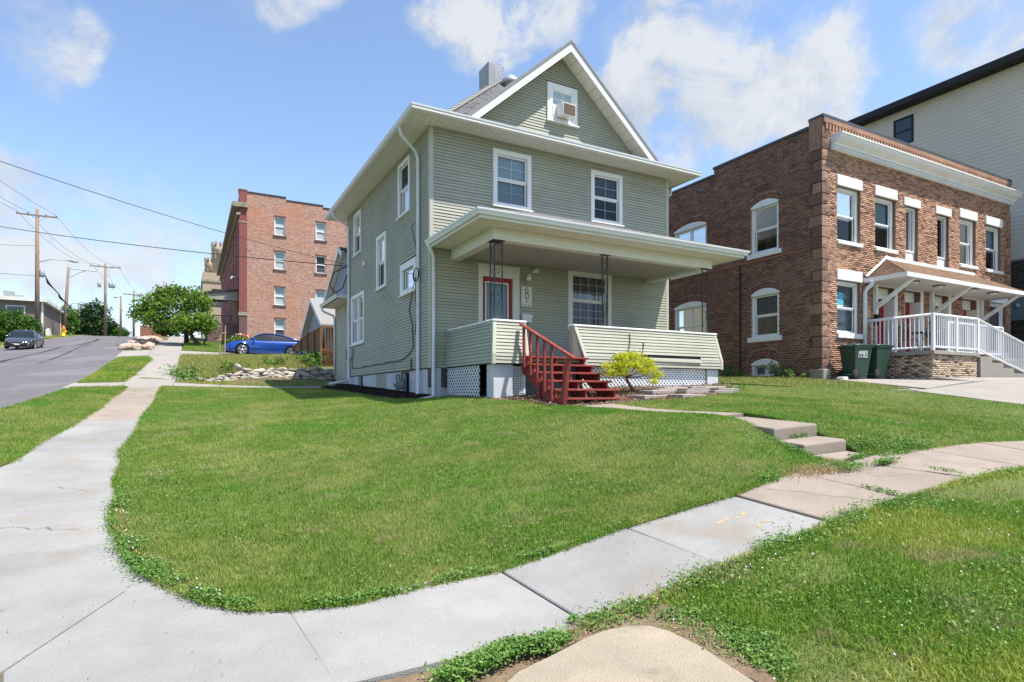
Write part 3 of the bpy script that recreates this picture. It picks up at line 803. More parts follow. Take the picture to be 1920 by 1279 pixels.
MB().add([FF.p(p0, q0, -0.07), FF.p(p1, q0, -0.07), FF.p(p1, q1, -0.07), FF.p(p0, q1, -0.07)], [(0, 1, 2, 3)]).build('door_glass', 'glass', door)
FF.box(MB(), p0, p1, q0, q1, -0.13, -0.12).build('door_shade', 'shade_blue', door)
MB().lathe([(0.0, 0), (0.028, 0.0), (0.03, 0.03), (0.012, 0.05), (0.012, 0.07)], FF.p(b - 0.06, 1.86, -0.05), 'Y', 12).build('door_knob', 'galv', door)

# foundation under the left wall, with its basement openings
fm = MB()
wall_holes(fm, FL, 0.0, D_H, -0.6, ZB - 0.004, [(1.72, 2.35, 0.05, 0.60), (6.85, 7.55, 0.0, 0.62)], -0.30, -0.03)
fm.box(X1 + 0.03, 5.78, YF - 0.004 + 0.03, YF + 0.3, -0.6, ZB - 0.006)
fm.box(5.781, X2, YF + 0.04, YF + 0.3, -0.6, ZB - 0.5)
fm.box(X2 - 0.3, X2 - 0.03, YF + 0.31, YR, -0.6, ZB)
fm.build('foundation', 'foundation_white', house)
siding(lambda t, z, d: FL.p(t, z, d - 0.028), 4.05, 5.12, 0.02, ZB - 0.01, [], house, 'siding_green', ex=0.08)
FL.box(MB(), 4.0, 4.05, -0.05, ZB - 0.01, -0.03, 0.012).build('corner_board', 'corner_green', house)
for (a, b, c_, d_) in ((1.72, 2.35, 0.05, 0.60), (6.85, 7.55, 0.0, 0.62)):
    w = MB(); FL.box(w, a, b, c_, d_, -0.22, -0.20); w = w.build('basement_window', 'screen', house)
    m = MB()
    for r_ in ((a, a + 0.05, c_, d_), (b - 0.05, b, c_, d_), (a + 0.05, b - 0.05, d_ - 0.05, d_)): FL.box(m, *r_, -0.20, -0.15)
    m.build('frame', 'dark_metal', w)

# eaves: soffit, gutter, fascia all round
E_ = 0.73
sf = MB(); sf.box(X1 - E_, X2 + E_, YF - E_, YR + E_, ZS, ZS + 0.03)
sf.build('soffit', 'soffit', house)
# ribbed soffit panels along the front and the left
pn = MB()
x = X1 - E_ + 0.05
while x < X2 + E_ - 0.1:
    pn.box(x, x + 0.135, YF - E_ + 0.02, YF - 0.03, ZS - 0.010, ZS + 0.001); x += 0.15
pn.build('soffit_panels', 'soffit', house)['kind'] = 'stuff'
def gutter_run(p, q, out, parent, h=0.13, w=0.12, ztop=6.96, mat='gutter_white', name='gutter', m0=0.0, m1=0.0):
    """K-style gutter along p->q (plan points), out = outward unit vector; m0,m1 mitre the ends"""
    p, q, out = Vector((*p, 0)), Vector((*q, 0)), Vector((*out, 0))
    along = (q - p).normalized()
    prof = [(0, -h), (w * 0.55, -h), (w * 0.68, -h * 0.62), (w * 0.95, -h * 0.30), (w, 0.0), (w * 0.93, 0.004), (w * 0.86, -h * 0.28), (w * 0.58, -h * 0.6), (w * 0.48, -h * 0.93), (0, -h * 0.93)]
    rows = []
    for (base, sgn, mm) in ((p, -1, m0), (q, 1, m1)):
        rows.append([tuple(base + out * a + along * (sgn * a * mm) + Vector((0, 0, ztop + b))) for (a, b) in prof])
    mb = MB(); n = len(prof)
    mb.add(rows[0] + rows[1], [(i, (i + 1) % n, (i + 1) % n + n, i + n) for i in range(n)] + [tuple(range(n)), tuple(range(n, 2 * n))[::-1]])
    return mb.build(name, mat, parent)
ge = E_ - 0.10
gutter_run((X1 - ge, YF - ge), (X2 + ge, YF - ge), (0, -1), house, m0=1, m1=1)
gutter_run((X1 - ge, YR + ge), (X1 - ge, YF - ge), (-1, 0), house, m0=0, m1=1)
gutter_run((X2 + ge, YF - ge), (X2 + ge, YR + ge), (1, 0), house, m0=1, m1=0)
fa = MB()
fa.box(X1 - ge, X2 + ge, YF - ge - 0.001, YF - ge + 0.02, ZS - 0.03, ZS + 0.12)
fa.box(X1 - ge - 0.001, X1 - ge + 0.02, YF - ge + 0.021, YR + ge, ZS - 0.03, ZS + 0.12)
fa.box(X2 + ge - 0.02, X2 + ge + 0.001, YF - ge + 0.021, YR + ge, ZS - 0.03, ZS + 0.12)
fa.build('fascia', 'trim_cream', house)

# roof: flat skirt, then the steep hip
t_ = 0.86; ZR0 = 7.06; ZTOP = 10.86
ex0, ex1, ey0, ey1 = X1 - ge, X2 + ge, YF - ge, YR + ge
hx0, hx1, hy0, hy1 = X1 - E_ + t_, X2 + E_ - t_, YF - E_ + t_, YR + E_ - t_
rk = (hx1 - hx0) / 2
ra, rb = Vector(((hx0 + hx1) / 2, hy0 + rk, ZTOP)), Vector(((hx0 + hx1) / 2, hy1 - rk, ZTOP))
rm = MB()
e = [(ex0, ey0, 6.965), (ex1, ey0, 6.965), (ex1, ey1, 6.965), (ex0, ey1, 6.965)]
h = [(hx0, hy0, ZR0), (hx1, hy0, ZR0), (hx1, hy1, ZR0), (hx0, hy1, ZR0)]
rm.add(e + h + [tuple(ra), tuple(rb)], [(0, 1, 5, 4), (1, 2, 6, 5), (2, 3, 7, 6), (3, 0, 4, 7), (4, 5, 8), (5, 6, 9, 8), (6, 7, 9), (7, 4, 8, 9), (0, 3, 2, 1)])
roof = rm.build('roof', 'shingle', house)
shingles(h[0], h[1], ra, ra, roof, 'shingle', 36)
shingles(h[3], h[0], ra, rb, roof, 'shingle', 36)
shingles(h[1], h[2], rb, ra, roof, 'shingle', 24, tab=0.5)
# hip caps: one folded cap after another up the left-front hip
cap_a, cap_b = Vector(h[0]), ra
n = 30
for i in range(n):
    p = cap_a.lerp(cap_b, i / n); q = cap_a.lerp(cap_b, min(1, (i + 1.3) / n))
    sL = (Vector((0, 1, 0.97)) * 0.13); sR = (Vector((1, 0, 0.97)) * 0.13)
    up = Vector((-0.25, -0.25, 1)).normalized()
    sL = Vector((-0.02, 0.16, 0.02)); sR = Vector((0.16, -0.02, 0.02))
    MB().add([p + up * 0.055, p + sL + up * 0.03, p + sR + up * 0.03, q + up * 0.03, q + sL + up * 0.012, q + sR + up * 0.012, p + sL, p + sR],
             [(0, 3, 4, 1), (0, 2, 5, 3), (0, 1, 6), (0, 7, 2), (0, 6, 7)]).build('hip_cap', 'shingle', roof, fix=False)
# chimney and roof vent
cm = MB()
cm.hexa([(9.93, 20.2, 9.6), (10.55, 20.2, 9.6), (10.55, 20.94, 9.6), (9.93, 20.94, 9.6), (9.89, 20.16, 12.55), (10.56, 20.17, 12.52), (10.56, 20.97, 12.50), (9.86, 20.97, 12.53)])
ch = cm.build('chimney', 'chimney_grey', house, bevel=0.02)
MB().box(9.99, 10.47, 20.28, 20.86, 12.50, 12.60).build('flue', 'black', ch)
MB().lathe([(0.0, 0.62), (0.12, 0.6), (0.24, 0.52), (0.31, 0.40), (0.33, 0.30), (0.30, 0.29), (0.22, 0.28), (0.2, 0.0)][::-1], (9.66, 18.0, 10.30), 'Z', 20).build('roof_vent', 'galv', house)

# front gable
GX, GW = 9.385, 2.52
gz0, gz1 = 7.08, 9.60
sl = 0.876
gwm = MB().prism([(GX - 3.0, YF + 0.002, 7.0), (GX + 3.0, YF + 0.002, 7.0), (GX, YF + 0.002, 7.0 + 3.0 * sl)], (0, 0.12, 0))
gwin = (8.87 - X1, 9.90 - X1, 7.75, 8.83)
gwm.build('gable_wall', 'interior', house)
half = lambda z: max(0.0, (gz1 - z) / sl)
siding(lambda t, z, d: FF.p(t, z, d), lambda z: GX - X1 - half(z), lambda z: GX - X1 + half(z), gz0, gz1, [gwin], house, 'siding_green', joined=True)
FFg = Fr((X1, YF - 0.02, 0), (1, 0, 0), (0, -1, 0))
gwd = window(FFg, *gwin, house, tw=0.17, grid=None, hung=False, inside=None, rec=0.0, sash=0.04, label='small attic window in the gable')
FFg.box(MB(), gwin[0] + 0.2, gwin[1] - 0.2, gwin[2] + 0.15, gwin[3] - 0.2, -0.017, -0.0165).build('shade', 'shade_blue', gwd)
m = MB(); FFg.box(m, 4.0, 4.016, gwin[2] + 0.5, gwin[3] - 0.2, -0.012, -0.002); FFg.box(m, gwin[0] + 0.2, gwin[1] - 0.2, 8.40, 8.416, -0.012, -0.0025); FFg.box(m, gwin[0] + 0.2, gwin[1] - 0.2, 8.22, 8.25, -0.012, 0.004)
m.build('muntin', 'trim_white', gwd)
# rakes: roof slabs, soffits and barge boards
YK = YF - 0.52
for sgn in (-1, 1):
    ux = Vector((sgn, 0, -sl)); L_ = 3.19
    ap = Vector((GX, YK, 9.885)); lo = ap + ux * L_
    nrm = Vector((sgn * sl, 0, 1)).normalized()
    back = Vector((0, 4.4, 0))
    MB().prism([ap, lo, lo + nrm * -0.05, ap + Vector((0, 0, -0.066))], back).build('gable_roof', 'shingle', house)
    lo2 = lo + Vector((-sgn * 0.02, 0, 0.02)); inset = Vector((0, 0.02, 0))
    # barge board in two steps, and the cream soffit under the overhang
    z1_, z2_, z3_ = Vector((0, 0, -0.067)), Vector((0, 0, -0.20)), Vector((0, 0, -0.30))
    MB().prism([ap + inset + z1_, lo2 + inset + z1_, lo2 + inset + z2_, ap + inset + z2_], (0, 0.03, 0)).build('barge_board', 'gutter_white', house)
    MB().prism([ap + inset + z2_ + Vector((0, 0, 0.002)), lo2 + inset + z2_ + Vector((-sgn * .02, 0, 0.02)), lo2 + inset + z3_ + Vector((-sgn * 0.12, 0, 0.105)), ap + inset + z3_], (0, 0.055, 0)).build('barge_board', 'trim_white', house)
    k = int(L_ * 1.33 / 0.30)
    for i in range(k):
        p, q = (ap + z3_).lerp(lo + z3_, i / k + 0.0012), (ap + z3_).lerp(lo + z3_, (i + 1) / k - 0.0012)
        p, q = p + Vector((0, 0.08, 0.04)), q + Vector((0, 0.08, 0.04))
        MB().prism([p, q, q + Vector((0, YF - YK - 0.08, 0)), p + Vector((0, YF - YK - 0.08, 0))], nrm * 0.012).build('rake_soffit_panel', 'soffit', house)
    MB().prism([ap + Vector((0, 0.10, -0.243)), lo + Vector((0, 0.10, -0.243)), lo + Vector((0, 0.52, -0.243)), ap + Vector((0, 0.52, -0.243))], nrm * 0.01).build('rake_soffit_backing', 'mortar_tan', house)
    shingles((GX if sgn > 0 else lo.x, YK, 9.886 if sgn > 0 else lo.z), (lo.x if sgn > 0 else GX, YK, lo.z if sgn > 0 else 9.886),
             (lo.x if sgn > 0 else GX, YK + 0.9, lo.z if sgn > 0 else 9.886), (GX if sgn > 0 else lo.x, YK + 0.9, 9.886 if sgn > 0 else lo.z), house, 'shingle', 6)

# ---------------------------------------------------------------- porch
PX0, PX1, PY = 5.34, 13.33, 11.29           # inner gutter line
prm = MB()
pe, pt = 3.90, 5.05
A_, B_, C2, D2 = (PX0, PY, pe), (PX1, PY, pe), (PX1 - 2.7, YF - 0.02, pt), (PX0 + 3.06, YF - 0.02, pt)
prm.add([A_, B_, C2, D2, (PX0, YF - 0.02, pe), (PX1, YF - 0.02, pe)], [(0, 1, 2, 3), (0, 3, 4), (1, 5, 2), (0, 4, 5, 1)])
pr = prm.build('porch_roof', 'shingle', house)
shingles(A_, B_, C2, D2, pr, 'shingle', 24)
shingles((PX0, YF - 0.03, pe), A_, D2, D2, pr, 'shingle', 24)
shingles(B_, (PX1, YF - 0.03, pe), C2, C2, pr, 'shingle', 24)
gutter_run((PX0, PY), (PX1, PY), (0, -1), house, h=0.12, w=0.11, ztop=3.885, m0=1, m1=1, name='porch_gutter')
gutter_run((PX0, YF - 0.01), (PX0, PY), (-1, 0), house, h=0.12, w=0.11, ztop=3.885, m0=0, m1=1, name='porch_gutter')
gutter_run((PX1, PY), (PX1, YF - 0.01), (1, 0), house, h=0.12, w=0.11, ztop=3.885, m0=1, m1=0, name='porch_gutter')
ps = MB()
ps.box(PX0, PX1, PY, PY + 0.02, 3.70, 3.88).box(PX0 - 0.001, PX0 + 0.02, PY + 0.021, YF - 0.03, 3.70, 3.88).box(PX1 - 0.02, PX1 + 0.001, PY + 0.021, YF - 0.03, 3.70, 3.88)
ps.build('porch_fascia', 'trim_cream', house)
MB().box(PX0 + 0.02, PX1 - 0.02, PY + 0.02, YF - 0.03, 3.735, 3.765).build('porch_soffit', 'soffit', house)
rb_ = MB(); x = PX0 + 0.06
while x < PX1 - 0.12: rb_.box(x, x + 0.085, PY + 0.03, 11.85, 3.726, 3.736); x += 0.10
y = 11.86
while y < YF - 0.12: rb_.box(PX0 + 0.03, 5.93, y, y + 0.085, 3.727, 3.7365); y += 0.10
rb_.build('soffit_panels', 'soffit', house)['kind'] = 'stuff'
BX0, BX1, BY = 5.94, 12.72, 11.86
bm_ = MB(); bm_.box(BX0, BX1, BY, BY + 0.24, 3.45, 3.734)
bm_.build('porch_beam', 'trim_cream', house, bevel=0.006)
MB().box(BX0, BX0 + 0.24, BY + 0.242, YF - 0.02, 3.45, 3.734).build('porch_beam', 'trim_cream', house, bevel=0.006)
MB().box(BX1 - 0.24, BX1, BY + 0.242, YF - 0.02, 3.45, 3.734).build('porch_beam', 'trim_cream', house, bevel=0.006)
pm('porch_ceiling', (0.42, 0.36, 0.34), (0.38, 0.33, 0.31), 1.0, 0.7)
MB().box(BX0 + 0.242, BX1 - 0.242, BY + 0.242, YF - 0.025, 3.55, 3.58).build('porch_ceiling', 'porch_ceiling', house)
MB().box(5.86, 12.66, 11.60, YF - 0.02, 0.72, 0.82).build('porch_floor', 'concrete_drive', house)

# flared porch parapets
def flare(z, f): return f * min(1.0, max(0.0, (1.62 - z) / (1.62 - 0.87)))
PZ0, PZ1 = 0.66, 1.60
def parapet_front(a0, a1, b0, b1, skip=(), nm='porch_parapet'):
    """front parapet, top a0..a1, bottom b0..b1 in X"""
    f0 = lambda z: a0 + (b0 - a0) * flare(z, 1.0); f1 = lambda z: a1 + (b1 - a1) * flare(z, 1.0)
    P = lambda t, z, d: (t, 11.72 - flare(z, 0.16) - d, z)
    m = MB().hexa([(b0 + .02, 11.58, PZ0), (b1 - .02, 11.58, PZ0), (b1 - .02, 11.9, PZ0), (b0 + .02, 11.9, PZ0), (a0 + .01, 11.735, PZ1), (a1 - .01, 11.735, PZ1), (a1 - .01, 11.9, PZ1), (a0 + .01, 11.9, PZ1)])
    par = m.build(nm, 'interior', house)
    siding(P, lambda z: f0(z) + 0.07, lambda z: f1(z) - 0.07, PZ0, PZ1, [], par, 'siding_green', ex=0.0775, skip=skip, minlen=0.3)
    for (f_, s_) in ((f0, 1), (f1, -1)):
        zs = [PZ0 - 0.01, 0.87, PZ1]
        for za, zb in zip(zs[:-1], zs[1:]):
            q = []
            for z in (za, zb):
                x = f_(z); q += [P(x - s_ * 0.012, z, 0.02), P(x + s_ * 0.075, z, 0.02), P(x + s_ * 0.075, z, -0.05), P(x - s_ * 0.012, z, -0.05)]
            MB().hexa(q).build('corner_board', 'corner_green', par, bevel=0.003)
    MB().box(a0 - 0.03, a1 + 0.03, 11.68, 11.93, PZ1 + 0.001, PZ1 + 0.045).build('cap', 'trim_white', par, bevel=0.008)
    return par
par1 = parapet_front(5.87, 6.67, 5.77, 6.67)
par2 = parapet_front(8.0, 12.69, 8.2, 12.79, skip=(3,))
# the torn course of the right-hand parapet: short sound ends, the loose board sagging below
P2 = lambda t, z, d: (t, 11.72 - flare(z, 0.16) - d, z)
zc0 = PZ0 + 3 * 0.0783
for (a, b) in ((8.2, 9.3), (11.98, 12.68)):
    MB().hexa([P2(a, zc0, 0), P2(b, zc0, 0), P2(b, zc0, 0.016), P2(a, zc0, 0.016), P2(a, zc0 + 0.078, 0), P2(b, zc0 + 0.078, 0), P2(b, zc0 + 0.078, 0.003), P2(a, zc0 + 0.078, 0.003)]).build('siding_board', 'siding_green', par2)
MB().hexa([P2(9.3, zc0 - 0.075, 0.02), P2(11.96, zc0 - 0.085, 0.02), P2(11.96, zc0 - 0.085, 0.05), P2(9.3, zc0 - 0.07, 0.03), P2(9.3, zc0 + 0.01, 0.02), P2(11.96, zc0 + 0.012, 0.02), P2(11.96, zc0 + 0.012, 0.028), P2(9.3, zc0 + 0.01, 0.026)]).build('loose_board', 'siding_green', par2)
for (xa, za, xb, zb) in ((9.64, 1.50, 9.40, 0.90), (10.05, 1.30, 9.82, 0.90)):
    pts = [P2(xa + (xb - xa) * (k / 8) ** 2.2, za + (zb - za) * k / 8, 0.03) for k in range(9)]
    MB().tube(pts, 0.014, 6).build('cable', 'bark_thin', par2)
# side parapets
def parapet_side(xt, fl_, y1, nm='porch_parapet'):
    s_ = -1 if fl_ < 0 else 1
    P = lambda t, z, d: (xt + flare(z, fl_) + s_ * d, t, z)
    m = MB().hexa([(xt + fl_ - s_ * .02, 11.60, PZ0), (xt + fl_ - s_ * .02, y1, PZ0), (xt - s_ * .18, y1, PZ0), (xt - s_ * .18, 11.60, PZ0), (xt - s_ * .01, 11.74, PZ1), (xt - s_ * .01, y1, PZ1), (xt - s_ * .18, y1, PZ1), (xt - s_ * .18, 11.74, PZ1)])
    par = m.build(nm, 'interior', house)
    siding(P, lambda z: 11.72 - flare(z, 0.16) + 0.06, y1 - 0.02, PZ0, PZ1, [], par, 'siding_green', ex=0.0775, minlen=0.3)
    q = []
    for z in (PZ0 - 0.01, PZ1):
        y = 11.72 - flare(z, 0.16)
        q += [P(y - 0.015, z, 0.018), P(y + 0.07, z, 0.018), P(y + 0.07, z, -0.03), P(y - 0.015, z, -0.03)]
    MB().hexa(q).build('corner_board', 'corner_green', par)
    q = []
    for z in (PZ0 - 0.01, PZ1): q += [P(y1 - 0.05, z, 0.018), P(y1, z, 0.018), P(y1, z, -0.03), P(y1 - 0.05, z, -0.03)]
    MB().hexa(q).build('corner_board', 'corner_green', par)
    MB().box(xt - 0.04, xt + 0.20, 11.932, y1, PZ1 + 0.001, PZ1 + 0.045).build('cap', 'trim_white', par, bevel=0.008) if s_ < 0 else MB().box(xt - 0.20, xt + 0.04, 11.932, y1, PZ1 + 0.001, PZ1 + 0.045).build('cap', 'trim_white', par, bevel=0.008)
    return par
parapet_side(5.87, -0.10, YF - 0.02)
parapet_side(12.67, 0.10, YF - 0.02)
# return of the right parapet beside the stairs
m = MB().hexa([(8.02, 11.75, 0.82), (8.2, 11.62, 0.82), (8.2, 11.9, 0.82), (8.02, 11.9, 0.82), (7.99, 11.76, PZ1), (8.01, 11.74, PZ1), (8.01, 11.9, PZ1), (7.99, 11.9, PZ1)]).build('parapet_end', 'siding_wing', house)
# piers and skirting lattice
MB().box(5.84, 6.32, 11.66, 12.0, -0.4, PZ0 - 0.005).build('pier', 'foundation_white', house, bevel=0.01)
MB().box(12.28, 12.70, 11.62, 12.0, -0.2, PZ0 - 0.005).build('pier', 'foundation_white', house, bevel=0.01)
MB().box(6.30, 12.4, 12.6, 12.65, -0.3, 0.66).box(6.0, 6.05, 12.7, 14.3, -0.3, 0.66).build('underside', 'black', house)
def lattice(P, u0, u1, v0, v1, pitch, w, parent, bend=None):
    """diagonal strips in the rectangle u,v; P(u,v,layer) -> point"""
    mb = MB()
    H_ = v1 - v0
    for sgn in (1, -1):
        k = u0 - H_ if sgn > 0 else u0
        end = u1 if sgn > 0 else u1 + H_
        while k < end:
            # centre line u = k + sgn*(v-v0)
            va, vb = 0.0, H_
            if sgn > 0:
                va, vb = max(0, u0 - k), min(H_, u1 - k)
            else:
                va, vb = max(0, k - u1), min(H_, k - u0)
            if vb - va > 0.03:
                n = 6
                rows = []
                for i in range(n + 1):
                    v = va + (vb - va) * i / n; u = k + sgn * v
                    rows.append([P(min(max(u - w / 2, u0), u1), v0 + v, sgn), P(min(max(u + w / 2, u0), u1), v0 + v, sgn)])
                mb.grid(rows, False)
            k += pitch
    o = mb.build('lattice', 'lattice_white', parent, fix=False); o['kind'] = 'stuff'
    md = o.modifiers.new('thickness', 'SOLIDIFY'); md.thickness = 0.006
    return o
lattice(lambda u, v, s_: (u, 11.66 + s_ * 0.004, v), 8.2, 12.26, -0.12, 0.65, 0.112, 0.062, house)
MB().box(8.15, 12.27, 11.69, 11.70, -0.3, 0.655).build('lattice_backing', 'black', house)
def bent(u, v, s_):
    k = max(0.0, (0.45 - v)) * max(0.0, (12.75 - u)) * 0.9
    return (5.80 + s_ * 0.004 - 0.10 * max(0, 12.7 - u) * max(0, 0.6 - v), u - 0.25 * k, v)
lattice(bent, 12.25, 14.22, -0.18, 0.64, 0.145, 0.055, house)
lm = MB(); x = 6.34
while x < 6.62: lm.box(x, x + 0.022, 11.70, 11.706, -0.22, 0.62); x += 0.055
z = -0.2
while z < 0.62: lm.box(6.34, 6.62, 11.692, 11.698, z, z + 0.022); z += 0.055
lm.build('lattice', 'lattice_white', house)['kind'] = 'stuff'
MB().box(6.32, 6.345, 11.68, 11.72, -0.25, 0.65).box(6.61, 6.66, 11.68, 11.72, -0.25, 0.65).build('lattice_frame', 'lattice_white', house)
MB().box(6.66, 8.2, 11.9, 11.93, -0.3, 0.66).build('skirt_board', 'meter_grey', house)

# wrought-iron porch columns
def scroll(mb, o, a, z0, z1, w, flip):
    """S-scroll between two posts in direction a"""
    o, a = Vector(o), Vector(a)
    pts = []
    for i in range(25):
        f = i / 24; x = 0.5 - 0.5 * math.cos(math.pi * f)
        if flip: x = 1 - x
        pts.append(o + a * (w * (0.06 + 0.88 * x)) + Vector((0, 0, z0 + (z1 - z0) * f)))
    mb.tube(pts, 0.0065, 5)
    for (zz, s_, x0) in ((z1 - 0.02, 1, 0.95 if not flip else 0.05), ):
        pts = []
        for i in range(22):
            th = i / 21 * 2.2 * math.pi; r = w * 0.34 * (1 - i / 26)
            cx = w * (0.62 if not flip else 0.38)
            sx = math.cos(th) * (1 if not flip else -1)
            pts.append(o + a * (cx + r * sx) + Vector((0, 0, zz + r * math.sin(th) + 0.0)))
        mb.tube(pts, 0.0065, 5)
def iron_column(posts, panels, nm='porch_column'):
    mb = MB()
    for p in posts: mb.box(p[0] - 0.0125, p[0] + 0.0125, p[1] - 0.0125, p[1] + 0.0125, 1.60, 3.452)
    c_ = mb.build(nm, 'dark_metal', house)
    xs = [p[0] for p in posts]; ys = [p[1] for p in posts]
    MB().box(min(xs) - 0.05, max(xs) + 0.05, min(ys) - 0.05, max(ys) + 0.05, 3.432, 3.449).build('top_plate', 'dark_metal', c_)
    for (o, a, w) in panels:
        m = MB()
        for k, (z0, z1) in enumerate(((1.75, 2.25), (2.28, 2.75), (2.80, 3.28))): scroll(m, o, a, z0, z1, w, k % 2)
        m.tube([Vector(o) + Vector((0, 0, 3.34)), Vector(o) + Vector(a) * w + Vector((0, 0, 3.34))], 0.006, 5)
        m.tube([Vector(o) + Vector((0, 0, 1.72)), Vector(o) + Vector(a) * w + Vector((0, 0, 1.72))], 0.006, 5)
        m.build('scroll', 'dark_metal', c_)
    return c_
iron_column([(5.985, 11.905), (6.185, 11.905), (5.985, 12.105)], [((5.985, 11.905, 0), (1, 0, 0), 0.2), ((5.985, 11.905, 0), (0, 1, 0), 0.2)])
iron_column([(8.985, 11.91), (9.145, 11.91)], [((8.985, 11.91, 0), (1, 0, 0), 0.16)])
iron_column([(12.40, 11.91), (12.585, 11.91)], [((12.40, 11.91, 0), (1, 0, 0), 0.185)])

# downspouts
def spout(path, parent=house, w=0.075):
    return MB().tube([Vector(p) for p in path], w * 0.62, 8).build('downspout', 'gutter_white', parent)
spout([(4.72, 14.75, 6.86), (4.72, 14.76, 6.74), (4.76, 14.80, 6.66), (5.18, 15.0, 6.42), (5.27, 15.05, 6.34), (5.31, 15.06, 6.22), (5.31, 15.06, 0.05), (5.29, 15.04, -0.02), (5.22, 14.98, -0.07), (4.75, 14.62, -0.13)])
spout([(4.72, 22.9, 6.86), (4.72, 22.9, 6.70), (4.8, 22.9, 6.62), (5.2, 22.9, 6.42), (5.3, 22.9, 6.3), (5.31, 22.9, 0.62), (5.28, 22.85, 0.52), (5.2, 22.8, 0.48), (4.5, 22.4, 0.36)])
spout([(5.30, 14.22, 3.78), (5.36, 14.26, 3.66), (5.45, 14.29, 3.5), (5.45, 14.29, 0.05), (5.44, 14.26, -0.04), (5.36, 14.2, -0.10), (4.95, 13.95, -0.16)])
spout([(14.05, 14.9, 6.86), (14.05, 14.9, 6.62), (13.95, 14.9, 6.55), (13.5, 14.9, 6.42), (13.48, 14.9, 5.9)])
# vent cap, service boxes and cables on the left wall
FL.box(MB(), 6.25, 6.48, 4.45, 4.62, 0.012, 0.09).build('wall_vent', 'trim_cream', house, bevel=0.02)
FL.box(MB(), 8.02, 8.30, 1.32, 1.68, 0.014, 0.12).build('junction_box', 'galv', house, bevel=0.01)
pts = [FL.p(8.16, 1.32, 0.04), FL.p(8.16, 1.0, 0.03), FL.p(8.1, 0.93, 0.03)] + [FL.p(8.0 - i * 0.42, 0.92 + 0.02 * math.sin(i * 1.9) + 0.015 * i * 0.2, 0.03) for i in range(15)] + [FL.p(1.45, 1.12, 0.03), FL.p(1.2, 1.3, 0.03), FL.p(1.3, 1.9, 0.03), FL.p(1.55, 2.3, 0.03), FL.p(1.3, 2.8, 0.03), FL.p(0.95, 3.2, 0.03)]
MB().tube(pts, 0.012, 6).build('cable', 'cable_black', house)
for k in range(3):
    pts = [FL.p(0.78 + 0.17 * math.cos(a) * (1 + 0.2 * k) - 0.05 * k, 3.18 + 0.17 * math.sin(a) - 0.02 * k, 0.10 + 0.02 * k) for a in np.linspace(0, 2 * math.pi, 18)]
    MB().tube(pts, 0.009, 5).build('cable_coil', 'cable_black', house)
MB().tube([FL.p(0.85, 3.3, 0.03), FL.p(0.95, 3.9, 0.03), FL.p(1.2, 4.3, 0.03), FL.p(1.35, 4.55, 0.03), FL.p(1.2, 4.66, 0.03)], 0.009, 5).build('cable', 'cable_black', house)
MB().tube([FL.p(0.72, 3.1, 0.13), FL.p(0.8, 2.6, 0.12), FL.p(0.9, 2.2, 0.04), FL.p(1.05, 1.6, 0.03)], 0.009, 5).build('cable', 'cable_black', house)

# rear wing: lower, set back a little, with an eave return and half a gable towards the side street
RX = 5.60; RY0, RY1 = 23.42, 26.6; rz = 3.72
wg = MB(); wg.box(RX + 0.003, 9.5, RY0, RY1, 0.2, rz + 0.1)
wing = wg.build('rear_wing', 'siding_wing', house)
siding(lambda t, z, d: (RX - d, t, z), RY0, RY1, 0.62, rz, [], wing, 'siding_wing', ex=0.085, joined=True)
MB().box(RX - 0.02, RX + 0.06, RY1 - 0.06, RY1 + 0.02, 0.62, rz).build('corner_board', 'corner_green', wing)
MB().box(4.98, RX + 0.02, RY0, 26.75, rz, rz + 0.035).build('wing_soffit', 'soffit', wing)
gutter_run((5.05, 26.75), (5.05, RY0 + 0.01), (-1, 0), wing, ztop=rz + 0.13)
gutter_run((5.05, RY0 + 0.012), (5.6, RY0 + 0.012), (0, -0.1), wing, ztop=rz + 0.13, w=0.05)
MB().prism([(5.36, RY0, rz + 0.10), (5.36, 26.9, rz + 0.10), (5.36, 26.9, rz + 0.25), (5.36, 23.85, 5.6), (5.36, RY0, 5.4)], (3.5, 0, 0)).build('wing_gable', 'siding_grey', wing)
siding(lambda t, z, d: (5.36 - d, t, z), RY0, lambda z: 26.9 - (z - rz - 0.25) * 1.75, rz + 0.12, 5.45, [], wing, 'siding_grey', ex=0.10, joined=True)
ap = Vector((5.12, 23.85, 5.78)); lo = Vector((5.12, 27.0, 3.96)); nr = Vector((5.12, RY0, 5.50))
MB().prism([ap, lo, lo + Vector((0, 0, -0.06)), ap + Vector((0, 0, -0.06))], (4, 0, 0)).build('wing_roof', 'shingle', wing)
MB().prism([ap + Vector((-.01, 0, -0.02)), lo + Vector((-.01, 0, -0.02)), lo + Vector((-.01, 0, -0.19)), ap + Vector((-.01, 0, -0.19))], (0.03, 0, 0)).build('wing_barge', 'gutter_white', wing)
MB().prism([ap, nr, nr + Vector((0, 0, -0.19)), ap + Vector((0, 0, -0.19))], (0.03, 0, 0)).build('wing_barge', 'gutter_white', wing)
MB().prism([ap + Vector((.03, 0, -0.12)), lo + Vector((.03, 0, -0.12)), lo + Vector((.25, 0, -0.12)), ap + Vector((.25, 0, -0.12))], (0, 0, -0.02)).build('wing_soffit', 'soffit', wing)
spout([(4.98, 26.5, rz), (5.0, 26.5, rz - 0.12), (5.1, 26.5, rz - 0.2), (5.48, 26.5, rz - 0.34), (5.53, 26.5, rz - 0.5), (5.53, 26.5, 0.8)], wing)
MB().box(RX - 0.16, RX - 0.015, 24.0, 24.25, 1.35, 1.75).build('meter_box', 'galv', wing)
